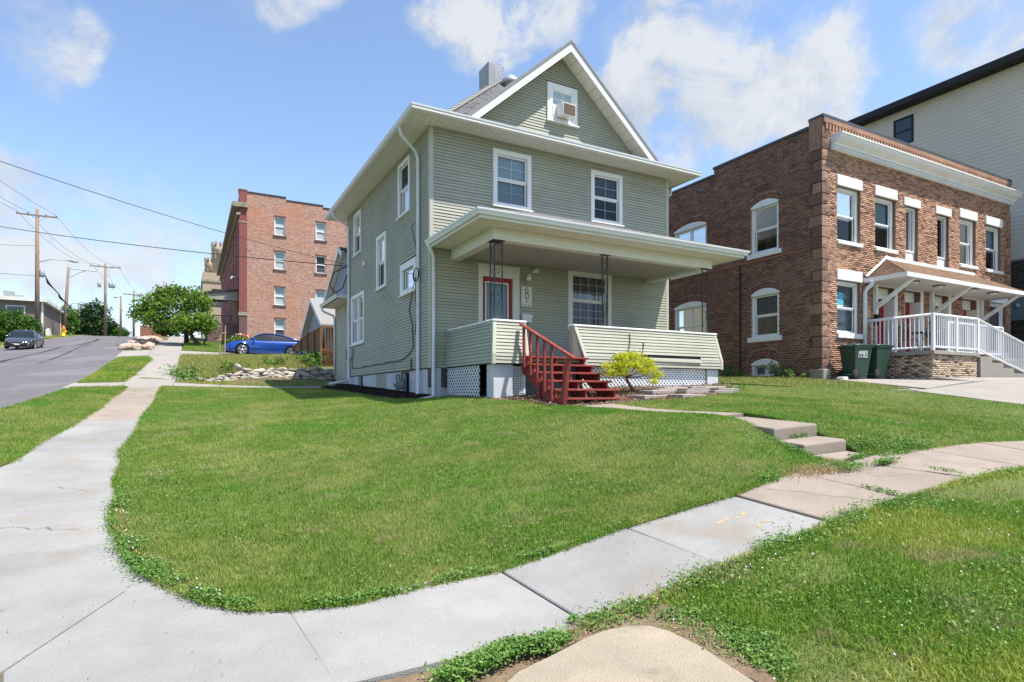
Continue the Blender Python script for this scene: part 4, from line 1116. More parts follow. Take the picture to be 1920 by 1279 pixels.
# ---------------------------------------------------------------- red wooden stairs
st = thing('wooden_stairs', 'weathered red wooden porch stairs with open risers and a single left handrail', 'stairs', (7.4, 10.6, -0.25))
SX0, SX1 = 6.55, 8.22
ty = [11.42 - 0.287 * i for i in range(6)]; tz = [0.84 - 0.185 * i for i in range(6)]
for i in range(6):
    jx = random.uniform(-0.015, 0.015)
    MB().box(SX0 + jx, SX1 + jx, ty[i], ty[i] + 0.30, tz[i] - 0.042, tz[i]).build('tread', 'red_paint', st, bevel=0.006)
def stringer(x, w=0.045):
    pts = [(x, 11.72, 0.79)]
    for i in range(6):
        pts += [(x, ty[i] + 0.03, tz[i] - 0.045), (x, ty[i] + 0.03, tz[i] - 0.225)]
    pts += [(x, 10.25, -0.27), (x, 10.5, -0.27), (x, 11.72, 0.50)]
    MB().prism(pts, (w, 0, 0)).build('stringer', 'red_paint', st)
stringer(6.58); stringer(7.33); stringer(8.10)
rail0, rail1 = Vector((6.50, 11.60, 1.53)), Vector((6.50, 9.50, 0.66))
MB().prism([rail0 + Vector((-0.05, 0, 0)), rail0 + Vector((0.05, 0, 0)), rail0 + Vector((0.05, 0, 0.045)), rail0 + Vector((-0.05, 0, 0.045))], rail1 - rail0).build('handrail', 'red_paint', st, bevel=0.008)
for i in range(5):
    y = 11.42 - i * 0.287 + 0.06; f = (11.60 - y) / 2.1; zt = 1.53 - 0.87 * f
    MB().hexa([(6.49, y - 0.022, tz[i] - 0.26), (6.55, y - 0.022, tz[i] - 0.26), (6.55, y + 0.03, tz[i] - 0.26), (6.49, y + 0.03, tz[i] - 0.26),
               (6.475, y - 0.035, zt), (6.525, y - 0.035, zt), (6.525, y + 0.02, zt), (6.475, y + 0.02, zt)]).build('baluster', 'red_paint', st, bevel=0.005)
MB().hexa([(6.46, 9.86, -0.30), (6.56, 9.86, -0.30), (6.56, 9.98, -0.30), (6.46, 9.98, -0.30), (6.45, 9.66, 0.70), (6.55, 9.66, 0.70), (6.55, 9.76, 0.70), (6.45, 9.76, 0.70)]).build('newel_post', 'red_paint', st, bevel=0.006)
MB().box(6.53, 6.62, 10.85, 10.94, -0.3, 0.3).build('support_post', 'red_paint', st)
for x in (7.35, 8.14): MB().box(x, x + 0.08, 10.02, 10.12, -0.34, -0.13).build('support_post', 'bark_thin', st)

# ---------------------------------------------------------------- things on the front wall
def tmesh(text, size, mat, parent, loc, rot, name='lettering', ext=0.002, space=1.0, align='CENTER', sx=1.0):
    cu = bpy.data.curves.new(name, 'FONT'); cu.body = text; cu.size = size; cu.extrude = ext
    cu.align_x = align; cu.align_y = 'CENTER'; cu.space_line = space
    tmp = bpy.data.objects.new(name, cu); COL.objects.link(tmp)
    dg = bpy.context.evaluated_depsgraph_get(); dg.update()
    me = bpy.data.meshes.new_from_object(tmp.evaluated_get(dg)); bpy.data.objects.remove(tmp)
    me.transform(Matrix.Translation(loc) @ rot @ Matrix.Diagonal((sx, 1, 1, 1)))
    me.materials.append(MATS[mat])
    return link(bpy.data.objects.new(name, me), parent)
ROT_F = Matrix.Rotation(R(90), 4, 'X')
sg = thing('house_number_sign', 'white house number board reading 601 beside the red front door', 'sign', (8.2, YF - 0.03, 2.4))
MB().box(8.03, 8.37, YF - 0.045, YF - 0.018, 2.41, 2.96).build('board', 'trim_cream', sg, bevel=0.004)
# figures drawn as bent wire: 6, 0 and 1 one under the other
yS = YF - 0.05
def ring(cx, cz, rx, rz_): return [(cx + rx * math.cos(a), yS, cz + rz_ * math.sin(a)) for a in np.linspace(0, 2 * math.pi, 25)[:-1]]
MB().tube(ring(8.20, 2.835, 0.05, 0.045), 0.0085, 6, closed=True).tube([(8.155, yS, 2.85), (8.165, yS, 2.885), (8.185, yS, 2.92), (8.21, yS, 2.945)], 0.0085, 6).build('figure_six', 'black', sg)
MB().tube(ring(8.20, 2.71, 0.052, 0.075), 0.0085, 6, closed=True).build('figure_nought', 'black', sg)
MB().tube([(8.20, yS, 2.635), (8.20, yS, 2.515)], 0.009, 6).build('figure_one', 'black', sg)
tmesh('EST. 1910', 0.05, 'black', sg, (8.20, YF - 0.0465, 2.455), ROT_F, 'small_print')
mbx = thing('mailbox', 'small white metal mailbox under the house number', 'mailbox', (8.18, YF - 0.05, 1.97))
MB().prism([(8.04, YF - 0.02, 1.96), (8.04, YF - 0.13, 1.96), (8.04, YF - 0.13, 2.15), (8.04, YF - 0.10, 2.20), (8.04, YF - 0.02, 2.22)], (0.28, 0, 0)).build('box', 'gutter_white', mbx, bevel=0.006)
MB().box(8.03, 8.33, YF - 0.142, YF - 0.131, 2.09, 2.165).build('flap', 'trim_white', mbx)
fl = thing('flood_light', 'white twin-head flood light above the house number', 'lamp', (8.27, YF - 0.03, 3.2))
MB().lathe([(0.0, 0), (0.055, 0), (0.055, -0.03), (0.02, -0.05)], (8.28, YF - 0.015, 3.27), 'Y', 14).build('base', 'trim_white', fl)
for (dx, dz, tx, tz_) in ((-0.07, -0.06, -0.3, -0.6), (0.10, 0.11, 0.6, 0.2)):
    a = Vector((8.28 + dx, YF - 0.10, 3.27 + dz)); d = Vector((tx, -1.0, tz_)).normalized()
    MB().tube([(8.28, YF - 0.05, 3.27), tuple(a)], 0.013, 6).build('arm', 'trim_white', fl)
    MB().tube([a - d * 0.03, a + d * 0.02, a + d * 0.07, a + d * 0.12, a + d * 0.14], [0.03, 0.045, 0.055, 0.072, 0.070], 14).build('lamp_head', 'trim_white', fl)
# room air conditioner in the gable window
ac = thing('air_conditioner', 'white window air conditioner hanging out of the gable window', 'air conditioner', (9.35, 14.1, 7.9))
MB().hexa([(9.17, 13.95, 7.83), (9.60, 13.95, 7.83), (9.60, 14.33, 7.89), (9.17, 14.33, 7.89), (9.17, 13.95, 8.16), (9.60, 13.95, 8.16), (9.60, 14.33, 8.22), (9.17, 14.33, 8.22)]).build('case', 'trim_white', ac, bevel=0.01)
m = MB()
for i in range(11): m.box(9.21 + i * 0.034, 9.21 + i * 0.034 + 0.024, 13.935, 13.946, 7.86, 8.13)
pm('coil', (0.20, 0.145, 0.10), (0.07, 0.05, 0.04), 22, 0.7)
MB().box(9.195, 9.575, 13.940, 13.949, 7.85, 8.14).build('coil', 'coil', ac)
m.build('grille', 'coil', ac)
MB().box(9.06, 9.168, 14.30, 14.335, 7.86, 8.22).build('accordion_panel', 'gutter_white', ac)
# gas meter at the foundation
gm_ = thing('gas_meter', 'grey-green gas meter with pipes at the foot of the left wall', 'gas meter', (5.15, 16.1, -0.05))
MB().lathe([(0.0, 0.0), (0.10, 0.0), (0.14, 0.03), (0.15, 0.12), (0.15, 0.26), (0.13, 0.31), (0.06, 0.33), (0.0, 0.33)], (5.16, 16.1, 0.10), 'Z', 20).build('meter_body', 'meter_grey', gm_)
MB().lathe([(0.0, -0.18), (0.09, -0.17), (0.09, -0.13), (0.05, -0.12)], (5.16, 16.1, 0.30), 'X', 18).build('dial', 'galv', gm_)
MB().tube([(5.16, 16.0, 0.43), (5.16, 16.0, 0.56), (5.18, 15.9, 0.60), (5.30, 15.72, 0.62), (5.33, 15.70, 0.66), (5.33, 15.70, 0.95)], 0.022, 8).tube([(5.16, 16.2, 0.43), (5.16, 16.22, 0.52), (5.16, 16.36, 0.54), (5.16, 16.45, 0.48), (5.16, 16.45, -0.12)], 0.022, 8).build('pipe', 'bark_thin', gm_)
MB().lathe([(0, -0.05), (0.07, -0.04), (0.085, 0.0), (0.07, 0.04), (0, 0.05)], (5.16, 16.45, 0.25), 'X', 14).build('regulator', 'meter_grey', gm_)

# ---------------------------------------------------------------- steps from the front walk to the sidewalk
def block(nm, label, p, mat='concrete_old'):
    o = MB().hexa(p).build(nm, mat, None, bevel=0.025, seg=2); return tag(o, label, 'step')
block('concrete_step', 'topmost and largest cracked concrete step at the end of the front walk', [(6.72, 5.22, -0.72), (7.62, 5.22, -0.72), (7.60, 6.40, -0.66), (6.80, 6.40, -0.70), (6.72, 5.22, -0.455), (7.62, 5.22, -0.415), (7.60, 6.40, -0.355), (6.80, 6.40, -0.38)])
block('concrete_step', 'middle tilted concrete step below the largest one', [(6.72, 4.78, -0.86), (7.52, 4.74, -0.86), (7.52, 5.16, -0.80), (6.72, 5.19, -0.80), (6.72, 4.78, -0.635), (7.52, 4.74, -0.595), (7.52, 5.16, -0.575), (6.72, 5.19, -0.61)])
block('concrete_step', 'lowest concrete step half buried in weeds at the sidewalk', [(6.72, 4.40, -0.95), (7.46, 4.40, -0.95), (7.46, 4.72, -0.92), (6.72, 4.72, -0.92), (6.72, 4.40, -0.775), (7.46, 4.40, -0.755), (7.46, 4.72, -0.74), (6.72, 4.72, -0.765)])
# loose pavers beside the stairs
pv = root('paver_path')
pts = [(8.75, 9.95), (9.45, 9.55), (9.35, 10.35), (10.05, 10.05), (9.75, 10.75), (10.55, 10.50), (11.0, 10.15), (10.35, 11.0), (11.15, 10.95), (11.75, 10.65), (11.85, 11.15)]
for (x, y) in pts:
    a = random.uniform(-0.12, 0.12); h = Z(x, y) + random.uniform(0.09, 0.125); w, d = 0.36, 0.25
    ca, sa = math.cos(a), math.sin(a)
    cs = [(x + ca * i - sa * j, y + sa * i + ca * j) for (i, j) in ((-w, -d), (w, -d), (w, d), (-w, d))]
    jz = [random.uniform(-.015, .015) for _ in range(4)]
    MB().hexa([(c[0], c[1], h - 0.11) for c in cs] + [(c[0], c[1], h + e_) for c, e_ in zip(cs, jz)]).build('paver', 'paver', pv, bevel=0.012)
pm('car_glass', (0.012, 0.016, 0.018), rough=0.04, spec=0.8)
# ---------------------------------------------------------------- brickwork
BRICK_MESH = {}
def brick_mesh(mat, L_, h, d, k):
    key = (mat, round(L_, 3), round(h, 3), k)
    if key not in BRICK_MESH:
        me = MB().box(0, L_, -d, 0, 0, h).mesh('brick', MATS[mat])
        a = me.attributes.new('rnd', 'FLOAT', 'FACE'); a.data.foreach_set('value', [(k + 0.5) / 8.0] * len(me.polygons))
        BRICK_MESH[key] = me
    return BRICK_MESH[key]
def brick_wall(fr, t0, t1, z0, z1, holes, parent, mat, course=0.081, L_=0.222, joint=0.018, proud=0.012, near=None, count=0, skew=1.0, rough=0.006, name='brickwork'):
    """running bond of separate bricks; the `count` nearest to near=(t,z) become objects of their own, the rest one part"""
    V = []; F = []; rn = []; cand = []
    rng = random.Random(hash((t0, z0)) & 0xffff)
    i = 0; z = z0
    while z + course * 0.6 < z1:
        zb = min(z + course - joint, z1)
        t = t0 - (L_ / 2 if i % 2 else 0)
        while t < t1:
            a, b = max(t, t0), min(t + L_ - joint, t1)
            segs = [(a, b)]
            for h in holes:
                if h[2] < zb - 0.01 and h[3] > z + 0.01:
                    ns = []
                    for (p, q) in segs:
                        if q <= h[0] or p >= h[1]: ns.append((p, q)); continue
                        if p < h[0]: ns.append((p, h[0]))
                        if q > h[1]: ns.append((h[1], q))
                    segs = ns
            for (p, q) in segs:
                if q - p < 0.03: continue
                full = abs((q - p) - (L_ - joint)) < 1e-4 and zb - z > course - joint - 1e-4
                cand.append((p, q, z, zb, proud + rng.uniform(-rough, rough), rng.random() ** skew, full))
            t += L_
        z += course; i += 1
    if count:
        full = sorted((c for c in cand if c[6]), key=lambda c: (c[0] - near[0]) ** 2 + (c[2] - near[1]) ** 2)
        pick = set(id(c) for c in full[:count])
    else: pick = set()
    rotz = math.atan2(fr.a.y, fr.a.x)
    flip = (Vector((0, 0, 1)).cross(fr.a)).dot(fr.n) > 0       # outward is local +y
    for c in cand:
        p, q, za, zb, pr_, r_, _ = c
        if id(c) in pick:
            if flip: me = brick_mesh(mat, L_ - joint, course - joint, -0.05, int(r_ * 7.99))
            else: me = brick_mesh(mat, L_ - joint, course - joint, 0.05, int(r_ * 7.99))
            o = bpy.data.objects.new('brick', me); COL.objects.link(o); o.parent = parent
            o.matrix_parent_inverse = WORLD.get(parent.name, Matrix.Identity(4)).inverted()
            o.location = fr.p(p, za, pr_ - 0.05 + (0.0 if True else 0)); o.rotation_euler = (0, 0, rotz)
            continue
        b0 = len(V)
        V += [fr.p(p, za, pr_), fr.p(q, za, pr_), fr.p(q, zb, pr_), fr.p(p, zb, pr_), fr.p(p, za, -0.002), fr.p(q, za, -0.002), fr.p(q, zb, -0.002), fr.p(p, zb, -0.002)]
        F += [(b0, b0+1, b0+2, b0+3), (b0+4, b0+5, b0+1, b0), (b0+5, b0+6, b0+2, b0+1), (b0+6, b0+7, b0+3, b0+2), (b0+7, b0+4, b0, b0+3)]
        rn += [r_] * 5
    o = npmesh(name, np.array(V), np.array(F), mat, parent, {'rnd': ('FACE', rn)})
    o['kind'] = 'stuff'
    return o

def rnd(o, v):
    a = o.data.attributes.new('rnd', 'FLOAT', 'FACE'); a.data.foreach_set('value', [v] * len(o.data.polygons)); return o
XB, YB, XR_ = 18.1, 12.25, 30.8
dup_ = thing('brick_duplex', 'two-storey brick duplex with tan brick front and dark red side wall', 'building', (24, 18, 0.4))
BF = Fr((XB, YB, 0), (1, 0, 0), (0, -1, 0)); BS = Fr((XB, YB, 0), (0, 1, 0), (-1, 0, 0))
zg = 0.0
WB = XR_ - XB
up = [(18.90, 20.18, 5.10, 6.93), (21.04, 22.28, 5.12, 6.93), (22.92, 23.74, 4.70, 6.86), (25.05, 25.90, 4.70, 6.86), (26.70, 27.95, 5.12, 6.96), (28.75, 30.02, 5.12, 6.96)]
lowr = [(18.90, 20.18, 2.02, 3.79), (29.10, 30.45, 1.70, 3.80)]
doors = [(21.15, 22.20), (22.86, 23.88), (24.90, 25.85), (26.92, 28.0)]
fh = [(a - XB, b - XB, c, d) for (a, b, c, d) in up + lowr] + [(a - XB, b - XB, 1.30, 3.76) for (a, b) in doors]
sides = [(1.61, 2.77, 5.06, 6.80), (1.59, 2.75, 2.02, 3.62), (1.59, 2.75, 0.58, 1.10), (4.91, 6.70, 5.0, 6.85), (4.91, 6.70, 1.95, 3.62)]
bk = MB()
wall_holes(bk, BF, 0, WB, zg, 9.0, fh, -0.40, 0.0)
bk.build('front_wall', 'mortar_front', dup_)
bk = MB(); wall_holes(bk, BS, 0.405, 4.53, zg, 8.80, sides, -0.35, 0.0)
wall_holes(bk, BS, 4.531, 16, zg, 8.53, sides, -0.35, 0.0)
bk.build('side_wall', 'mortar_side', dup_)
MB().box(XB + 0.4, XR_, 12.66, 28.2, 8.2, 8.3).box(XR_ - 0.3, XR_, 12.66, 28.25, zg, 8.19).box(XB + 0.36, XR_ - 0.31, 28, 28.25, zg, 8.19).box(XB + 0.41, XR_ - 0.31, 14.6, 14.7, zg, 8.1).box(XB + 1.6, XB + 1.7, 14.71, 27.9, zg, 8.1).build('inner_walls', 'interior', dup_)
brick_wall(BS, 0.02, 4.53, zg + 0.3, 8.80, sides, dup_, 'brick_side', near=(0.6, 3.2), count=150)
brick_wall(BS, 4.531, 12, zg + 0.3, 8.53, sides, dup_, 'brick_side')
brick_wall(BF, 0.02, WB - 0.02, zg + 0.3, 8.98, fh, dup_, 'brick_front', course=0.066, L_=0.215, joint=0.011, near=(0.5, 4.6), count=140, skew=1.5, rough=0.008)
# segmental arches: white head boards and rings of header bricks
def seg_arch(fr, t0, t1, z, rise, parent, rows=2):
    w = (t1 - t0) / 2; r_ = (w * w + rise * rise) / (2 * rise); tc, zc = (t0 + t1) / 2, z + rise - r_
    th = math.asin(w / r_)
    n = 14
    arc = [(tc + r_ * math.sin(a), zc + r_ * math.cos(a)) for a in np.linspace(-th, th, n + 1)]
    poly = [fr.p(t, zz, 0.0) for (t, zz) in arc] + [fr.p(t1, z - 0.06, 0), fr.p(t0, z - 0.06, 0)]
    MB().prism(poly, fr.n * 0.026).build('arch_head', 'trim_white', parent)
    V = []; F = []; rn = []
    for k in range(rows):
        ra_, rb2 = r_ + 0.012 + k * 0.115, r_ + 0.115 + k * 0.115
        m = int(2 * th * ra_ / 0.076)
        for i in range(m):
            a0, a1 = -th + 2 * th * (i + 0.08) / m, -th + 2 * th * (i + 0.92) / m
            q = [(tc + rr * math.sin(a), zc + rr * math.cos(a)) for rr, a in ((ra_, a0), (ra_, a1), (rb2, a1), (rb2, a0))]
            b0 = len(V); d = 0.022 + random.uniform(-.004, .004)
            V += [fr.p(t, zz, d) for (t, zz) in q] + [fr.p(t, zz, 0.0) for (t, zz) in q]
            F += [(b0, b0+1, b0+2, b0+3), (b0+4, b0+5, b0+1, b0), (b0+5, b0+6, b0+2, b0+1), (b0+6, b0+7, b0+3, b0+2), (b0+7, b0+4, b0, b0+3)]
            rn += [random.random()] * 5
    npmesh('arch_bricks', np.array(V), np.array(F), 'brick_side', parent, {'rnd': ('FACE', rn)})['kind'] = 'stuff'
    # mortar bed behind the ring
    arc2 = [(tc + (r_ + rows * 0.115 + 0.02) * math.sin(a), zc + (r_ + rows * 0.115 + 0.02) * math.cos(a)) for a in np.linspace(-th, th, n + 1)]
    MB().prism([fr.p(t, zz, 0) for (t, zz) in arc2] + [fr.p(t, zz, 0) for (t, zz) in arc[::-1]], fr.n * 0.014).build('arch_mortar', 'mortar_side', parent)
BSi = Fr((XB + 0.06, YB, 0), (0, 1, 0), (-1, 0, 0))
for k, (a, b, c, d) in enumerate(sides):
    w = window(BSi, a, b, c, d, dup_, tw=0.10, grid=None, hung=(k != 2), split=(k >= 2), sill=0.0, inside=['blind', 'slats', 'slats', 'blind', 'slats'][k], cover=[0.5, 0.55, 1, 0.6, 0.7][k])
    seg_arch(BS, a, b, d - 0.02, 0.17, dup_, rows=2 if k != 2 else 3)
    if k != 2: BS.box(MB(), a - 0.12, b + 0.14, c - 0.16, c + 0.01, -0.05, 0.075).build('stone_sill', 'trim_white', dup_, bevel=0.01)
# iron strap and pipe on the side wall
BS.box(MB(), 0.42, 11.5, 4.78, 4.84, 0.008, 0.05).build('pipe_run', 'brick_side', dup_)
BS.box(MB(), 3.22, 3.26, 0.5, 4.78, 0.015, 0.055).build('drain_pipe', 'dark_metal', dup_)
# front windows, set back in the wall, with painted stone heads and sills
BFi = Fr((XB, YB + 0.13, 0), (1, 0, 0), (0, -1, 0))
for k, (a, b, c, d) in enumerate(up + lowr):
    a_, b_ = a - XB, b - XB
    if k in (2, 3):
        w = window(BFi, a_, b_, c + 0.52, d, dup_, tw=0.07, grid=None, hung=False, sill=0, inside=None, mats=('trim_white', 'glass'))
        for i in range(5): BFi.box(MB(), a_, b_, c + i * 0.104, c + i * 0.104 + 0.10, -0.03, 0.01).build('panel_board', 'trim_white', w)
        BF.box(MB(), a_ - 0.13, b_ + 0.13, 6.86, 7.15, -0.02, 0.05).build('lintel', 'trim_white', dup_, bevel=0.01)
    else:
        window(BFi, a_, b_, c, d, dup_, tw=0.10, grid=None, sill=0, inside=['blind', 'shade_blue', None, None, 'blind', 'shade_blue', 'slats', 'slats'][k], cover=0.55 if k < 6 else 1.0, mats=('trim_white', 'glass'))
        lz = 6.93 if k < 2 else 6.96 if k < 6 else 3.79
        BF.box(MB(), a_ - 0.05, b_ + 0.06, lz, lz + 0.35, -0.02, 0.06).build('lintel', 'trim_white', dup_, bevel=0.012)
        BF.box(MB(), a_ - 0.03, b_ + 0.07, c - (0.12 if k < 6 else 0.17), c + 0.005, -0.12, 0.08).build('stone_sill', 'trim_white', dup_, bevel=0.012)
stk = BFi.box(MB(), 19.16 - XB, 19.52 - XB, 3.00, 3.42, -0.046, -0.042).build('window_sticker', pm('sticker_blue', (0.10, 0.36, 0.52), rough=0.5), dup_)
BFi.box(MB(), 19.18 - XB, 19.50 - XB, 2.95, 2.995, -0.046, -0.042).build('sticker_edge', 'letter_white', stk)
# quoins at both corners
for (t0_, sgn) in ((0.0, 1), (WB, -1)):
    z = 0.45; i = 0
    while z < (8.55 if sgn > 0 else 7.6):
        w_ = 0.40 if i % 2 else 0.27
        a, b = (t0_ - 0.035, t0_ + w_) if sgn > 0 else (t0_ - w_, t0_ + 0.03)
        me = MB(); h_ = 0.325
        nx, nz = 3, 3; rows = []
        for iz in range(nz + 1):
            rows.append([BF.p(a + (b - a) * ix / nx, z + h_ * iz / nz, 0.045 + (random.uniform(-0.012, 0.022) if 0 < ix < nx and 0 < iz < nz else -0.006)) for ix in range(nx + 1)])
        me.grid(rows, False)
        c4 = [BF.p(a, z, 0.039), BF.p(b, z, 0.039), BF.p(b, z + h_, 0.039), BF.p(a, z + h_, 0.039)]; k4 = [BF.p(a, z, -0.02), BF.p(b, z, -0.02), BF.p(b, z + h_, -0.02), BF.p(a, z + h_, -0.02)]
        me.add(c4 + k4, [(0, 1, 5, 4), (1, 2, 6, 5), (2, 3, 7, 6), (3, 0, 4, 7)])
        rnd(me.build('quoin', 'brick_quoin', dup_), random.uniform(0.15, 0.9))
        if sgn > 0:
            m2 = MB(); BS.box(m2, -0.02, 0.42 - (0.12 if i % 2 else 0), z, z + h_, 0.0, 0.035 + random.uniform(-.006, .006)); rnd(m2.build('quoin', 'brick_quoin', dup_), random.uniform(0.3, 1.0))
        z += h_ + 0.035; i += 1
MB().box(XB - 0.1, XB + 0.3, YB - 0.12, YB + 0.35, 0.1, 0.80).build('footing_stone', 'concrete_drive', dup_, bevel=0.02)
# white cornice with dentils, brick corbel table, coping
prof = [(0.0, 8.02), (0.10, 8.02), (0.10, 8.14), (0.16, 8.16), (0.16, 8.22), (0.30, 8.30), (0.36, 8.36), (0.38, 8.44), (0.42, 8.45), (0.42, 8.49), (0.0, 8.52)]
c0, c1 = 0.32, WB + 0.12
rows = [[BF.p(c0 + (0.1 - a_ * 0.0), z, a_ + 0.016) for (a_, z) in prof], [BF.p(c1, z, a_ + 0.016) for (a_, z) in prof]]
mb = MB(); n = len(prof)
mb.add(rows[0] + rows[1], [(i, (i + 1) % n, (i + 1) % n + n, i + n) for i in range(n)] + [tuple(range(n)), tuple(range(n, 2 * n))])
cor = mb.build('cornice', 'trim_white', dup_)
t = c0 + 0.13; dm0 = None
while t < c1 - 0.1:
    o = BF.box(MB(), t, t + 0.06, 8.05, 8.13, 0.115, 0.165).build('dentil', 'trim_white', cor); t += 0.118
t = 0.12; V = MB()
while t < WB - 0.1:
    BF.box(V, t, t + 0.085, 8.64, 8.845, 0.005, 0.085); t += 0.17
rnd(V.build('corbel_bricks', 'brick_front', dup_), 0.45)['kind'] = 'stuff'
rnd(BF.box(MB(), 0.0, WB, 8.846, 8.99, 0.0, 0.095).build('corbel_band', 'brick_front', dup_), 0.7)
BF.box(MB(), 0.05, WB, 8.60, 8.639, 0.0, 0.03).build('corbel_band', 'brick_front', dup_)
MB().box(XB - 0.04, XR_ + 0.02, YB - 0.09, YB + 0.46, 9.0, 9.11).build('coping', 'coping', dup_, bevel=0.01)
rnd(BS.box(MB(), 0.0, 0.43, 8.0, 8.999, 0.0, 0.045).build('corner_pier', 'brick_quoin', dup_), 0.5)
BS.box(MB(), 0.465, 4.56, 8.80, 8.88, -0.36, 0.05).build('coping', 'coping', dup_)
BS.box(MB(), 4.565, 16, 8.53, 8.61, -0.36, 0.05).build('coping', 'coping', dup_)

# ---------------------------------------------------------------- duplex porch
pz = 1.36
MB().box(20.42, 23.28, 10.06, YB - 0.02, pz - 0.12, pz).box(23.281, 29.6, 11.0, YB - 0.02, pz - 0.12, pz).build('porch_slab', 'concrete_drive', dup_, bevel=0.01)
MB().box(20.50, 23.2, 10.14, YB - 0.02, 0.1, pz - 0.12).box(23.201, 29.5, 11.1, YB - 0.02, 0.1, pz - 0.12).build('porch_base', 'mortar_tan', dup_)
PF = Fr((20.50, 10.14, 0), (1, 0, 0), (0, -1, 0)); PL = Fr((20.50, 10.14, 0), (0, 1, 0), (-1, 0, 0))
brick_wall(PF, 0.0, 2.7, 0.32, pz - 0.13, [], dup_, 'brick_tan', course=0.066, L_=0.21, joint=0.009, skew=2.6)
brick_wall(PL, 0.0, 2.08, 0.32, pz - 0.13, [], dup_, 'brick_tan', course=0.066, L_=0.21, joint=0.009, skew=2.0)
sb = MB()
for i in range(5): sb.box(23.29 + i * 0.78, 23.29 + (i + 1) * 0.78, 10.06, 10.98, 0.1, pz - 0.165 * (i + 1) + 0.02)
sb.build('porch_steps', 'concrete_drive', dup_)
def railing(p, q, z0, z1, parent, n, h=1.13, post0=True, post1=True):
    """pickets between p and q (plan), bottom rail starts at z0 and ends at z1"""
    p, q = Vector((*p, 0)), Vector((*q, 0))
    for (off, r_) in ((h, 0.032), (0.11, 0.024)):
        MB().bar([p + Vector((0, 0, z0 + off)), q + Vector((0, 0, z1 + off))], r_ * 2).build('rail', 'rail_white', parent)
    for (c_, zz, on) in ((p, z0, post0), (q, z1, post1)):
        if on: MB().box(c_.x - 0.04, c_.x + 0.04, c_.y - 0.04, c_.y + 0.04, zz, zz + h + 0.03).build('rail_post', 'rail_white', parent)
    for i in range(1, n):
        f = i / n; c_ = p.lerp(q, f); zz = z0 + (z1 - z0) * f
        MB().box(c_.x - 0.011, c_.x + 0.011, c_.y - 0.011, c_.y + 0.011, zz + 0.10, zz + h).build('picket', 'rail_white', parent)
rl = thing('porch_railing', 'white metal picket railing around the raised duplex porch', 'railing', (21.8, 10.2, pz))
railing((20.47, 12.15), (20.47, 10.12), pz, pz, rl, 15, post0=False)
railing((20.47, 10.12), (21.85, 10.12), pz, pz, rl, 11, post0=False)
railing((21.85, 10.12), (23.22, 10.12), pz, pz, rl, 12, post0=False)
railing((23.24, 10.12), (27.1, 10.12), pz, pz - 0.80, rl, 31, post0=False)
railing((23.3, 11.05), (25.1, 11.05), pz, pz - 0.0, rl, 12)
railing((25.1, 11.05), (27.2, 11.05), pz, pz - 0.0, rl, 14, post0=False)
# recessed red doors
for k, (a, b) in enumerate(doors):
    a_, b_ = a - XB, b - XB
    d = MB(); BF.box(d, a_ + 0.02, b_ - 0.06, pz, 3.38, -0.37, -0.33)
    d = d.build('door', 'red_door', dup_)
    m = MB()
    for i in range(3):
        for j in range(2): BF.box(m, a_ + 0.12 + j * 0.38, a_ + 0.42 + j * 0.38, pz + 0.2 + i * 0.62, pz + 0.72 + i * 0.62, -0.33, -0.318)
    m.build('door_panels', 'red_door', d)
    m = MB(); BF.box(m, a_ + 0.001, b_ - 0.001, 3.40, 3.758, -0.36, -0.20); BF.box(m, b_ - 0.05, b_ - 0.001, pz, 3.39, -0.36, 0.05); BF.box(m, a_ + 0.001, a_ + 0.02, pz, 3.39, -0.36, 0.01)
    BF.box(m, b_, b_ + 0.15, pz, 3.78, 0.0, 0.05); BF.box(m, a_ - 0.02, b_ + 0.15, 3.765, 3.80, 0.0, 0.06)
    m.build('door_frame', 'trim_white', dup_)
# canopy
cz = 3.93
A_, B_, C3, D3 = (20.36, 10.83, cz), (28.95, 10.83, cz), (27.6, YB - 0.02, 4.76), (21.64, YB - 0.02, 4.76)
cm_ = MB().add([A_, B_, C3, D3, (20.36, YB - 0.02, cz), (28.95, YB - 0.02, cz)], [(0, 1, 2, 3), (0, 3, 4), (1, 5, 2), (0, 4, 5, 1)])
can = cm_.build('canopy', 'shingle_tan', dup_)
shingles(A_, B_, C3, D3, can, 'shingle_tan', 13)
shingles((20.36, YB - 0.03, cz), A_, D3, D3, can, 'shingle_tan', 13, tab=0.4)
MB().box(20.38, 28.93, 10.85, YB - 0.02, cz - 0.12, cz - 0.005).build('canopy_soffit', 'trim_cream', can)
MB().box(20.33, 28.98, 10.80, 10.848, cz - 0.13, cz + 0.01).box(20.33, 20.378, 10.849, YB - 0.03, cz - 0.13, cz + 0.01).build('canopy_fascia', 'trim_white', can)
MB().box(21.6, 27.7, YB - 0.10, YB - 0.018, 4.72, 4.84).build('canopy_flashing', 'trim_white', can)
MB().tube([(20.33, 12.12, 4.0), (21.62, 12.16, 4.82)], 0.05, 4).build('canopy_flashing', 'galv', can)
for x in (20.95, 24.55, 28.25):
    b = MB().box(x - 0.06, x + 0.06, YB - 0.14, YB - 0.02, 2.75, cz - 0.125).build('canopy_bracket', 'trim_white', dup_)
    MB().prism([(x - 0.05, YB - 0.12, 2.92), (x - 0.05, YB - 0.02, 3.02), (x - 0.05, 11.0, cz - 0.122), (x - 0.05, 10.86, cz - 0.122)], (0.10, 0, 0)).build('brace', 'trim_white', b)
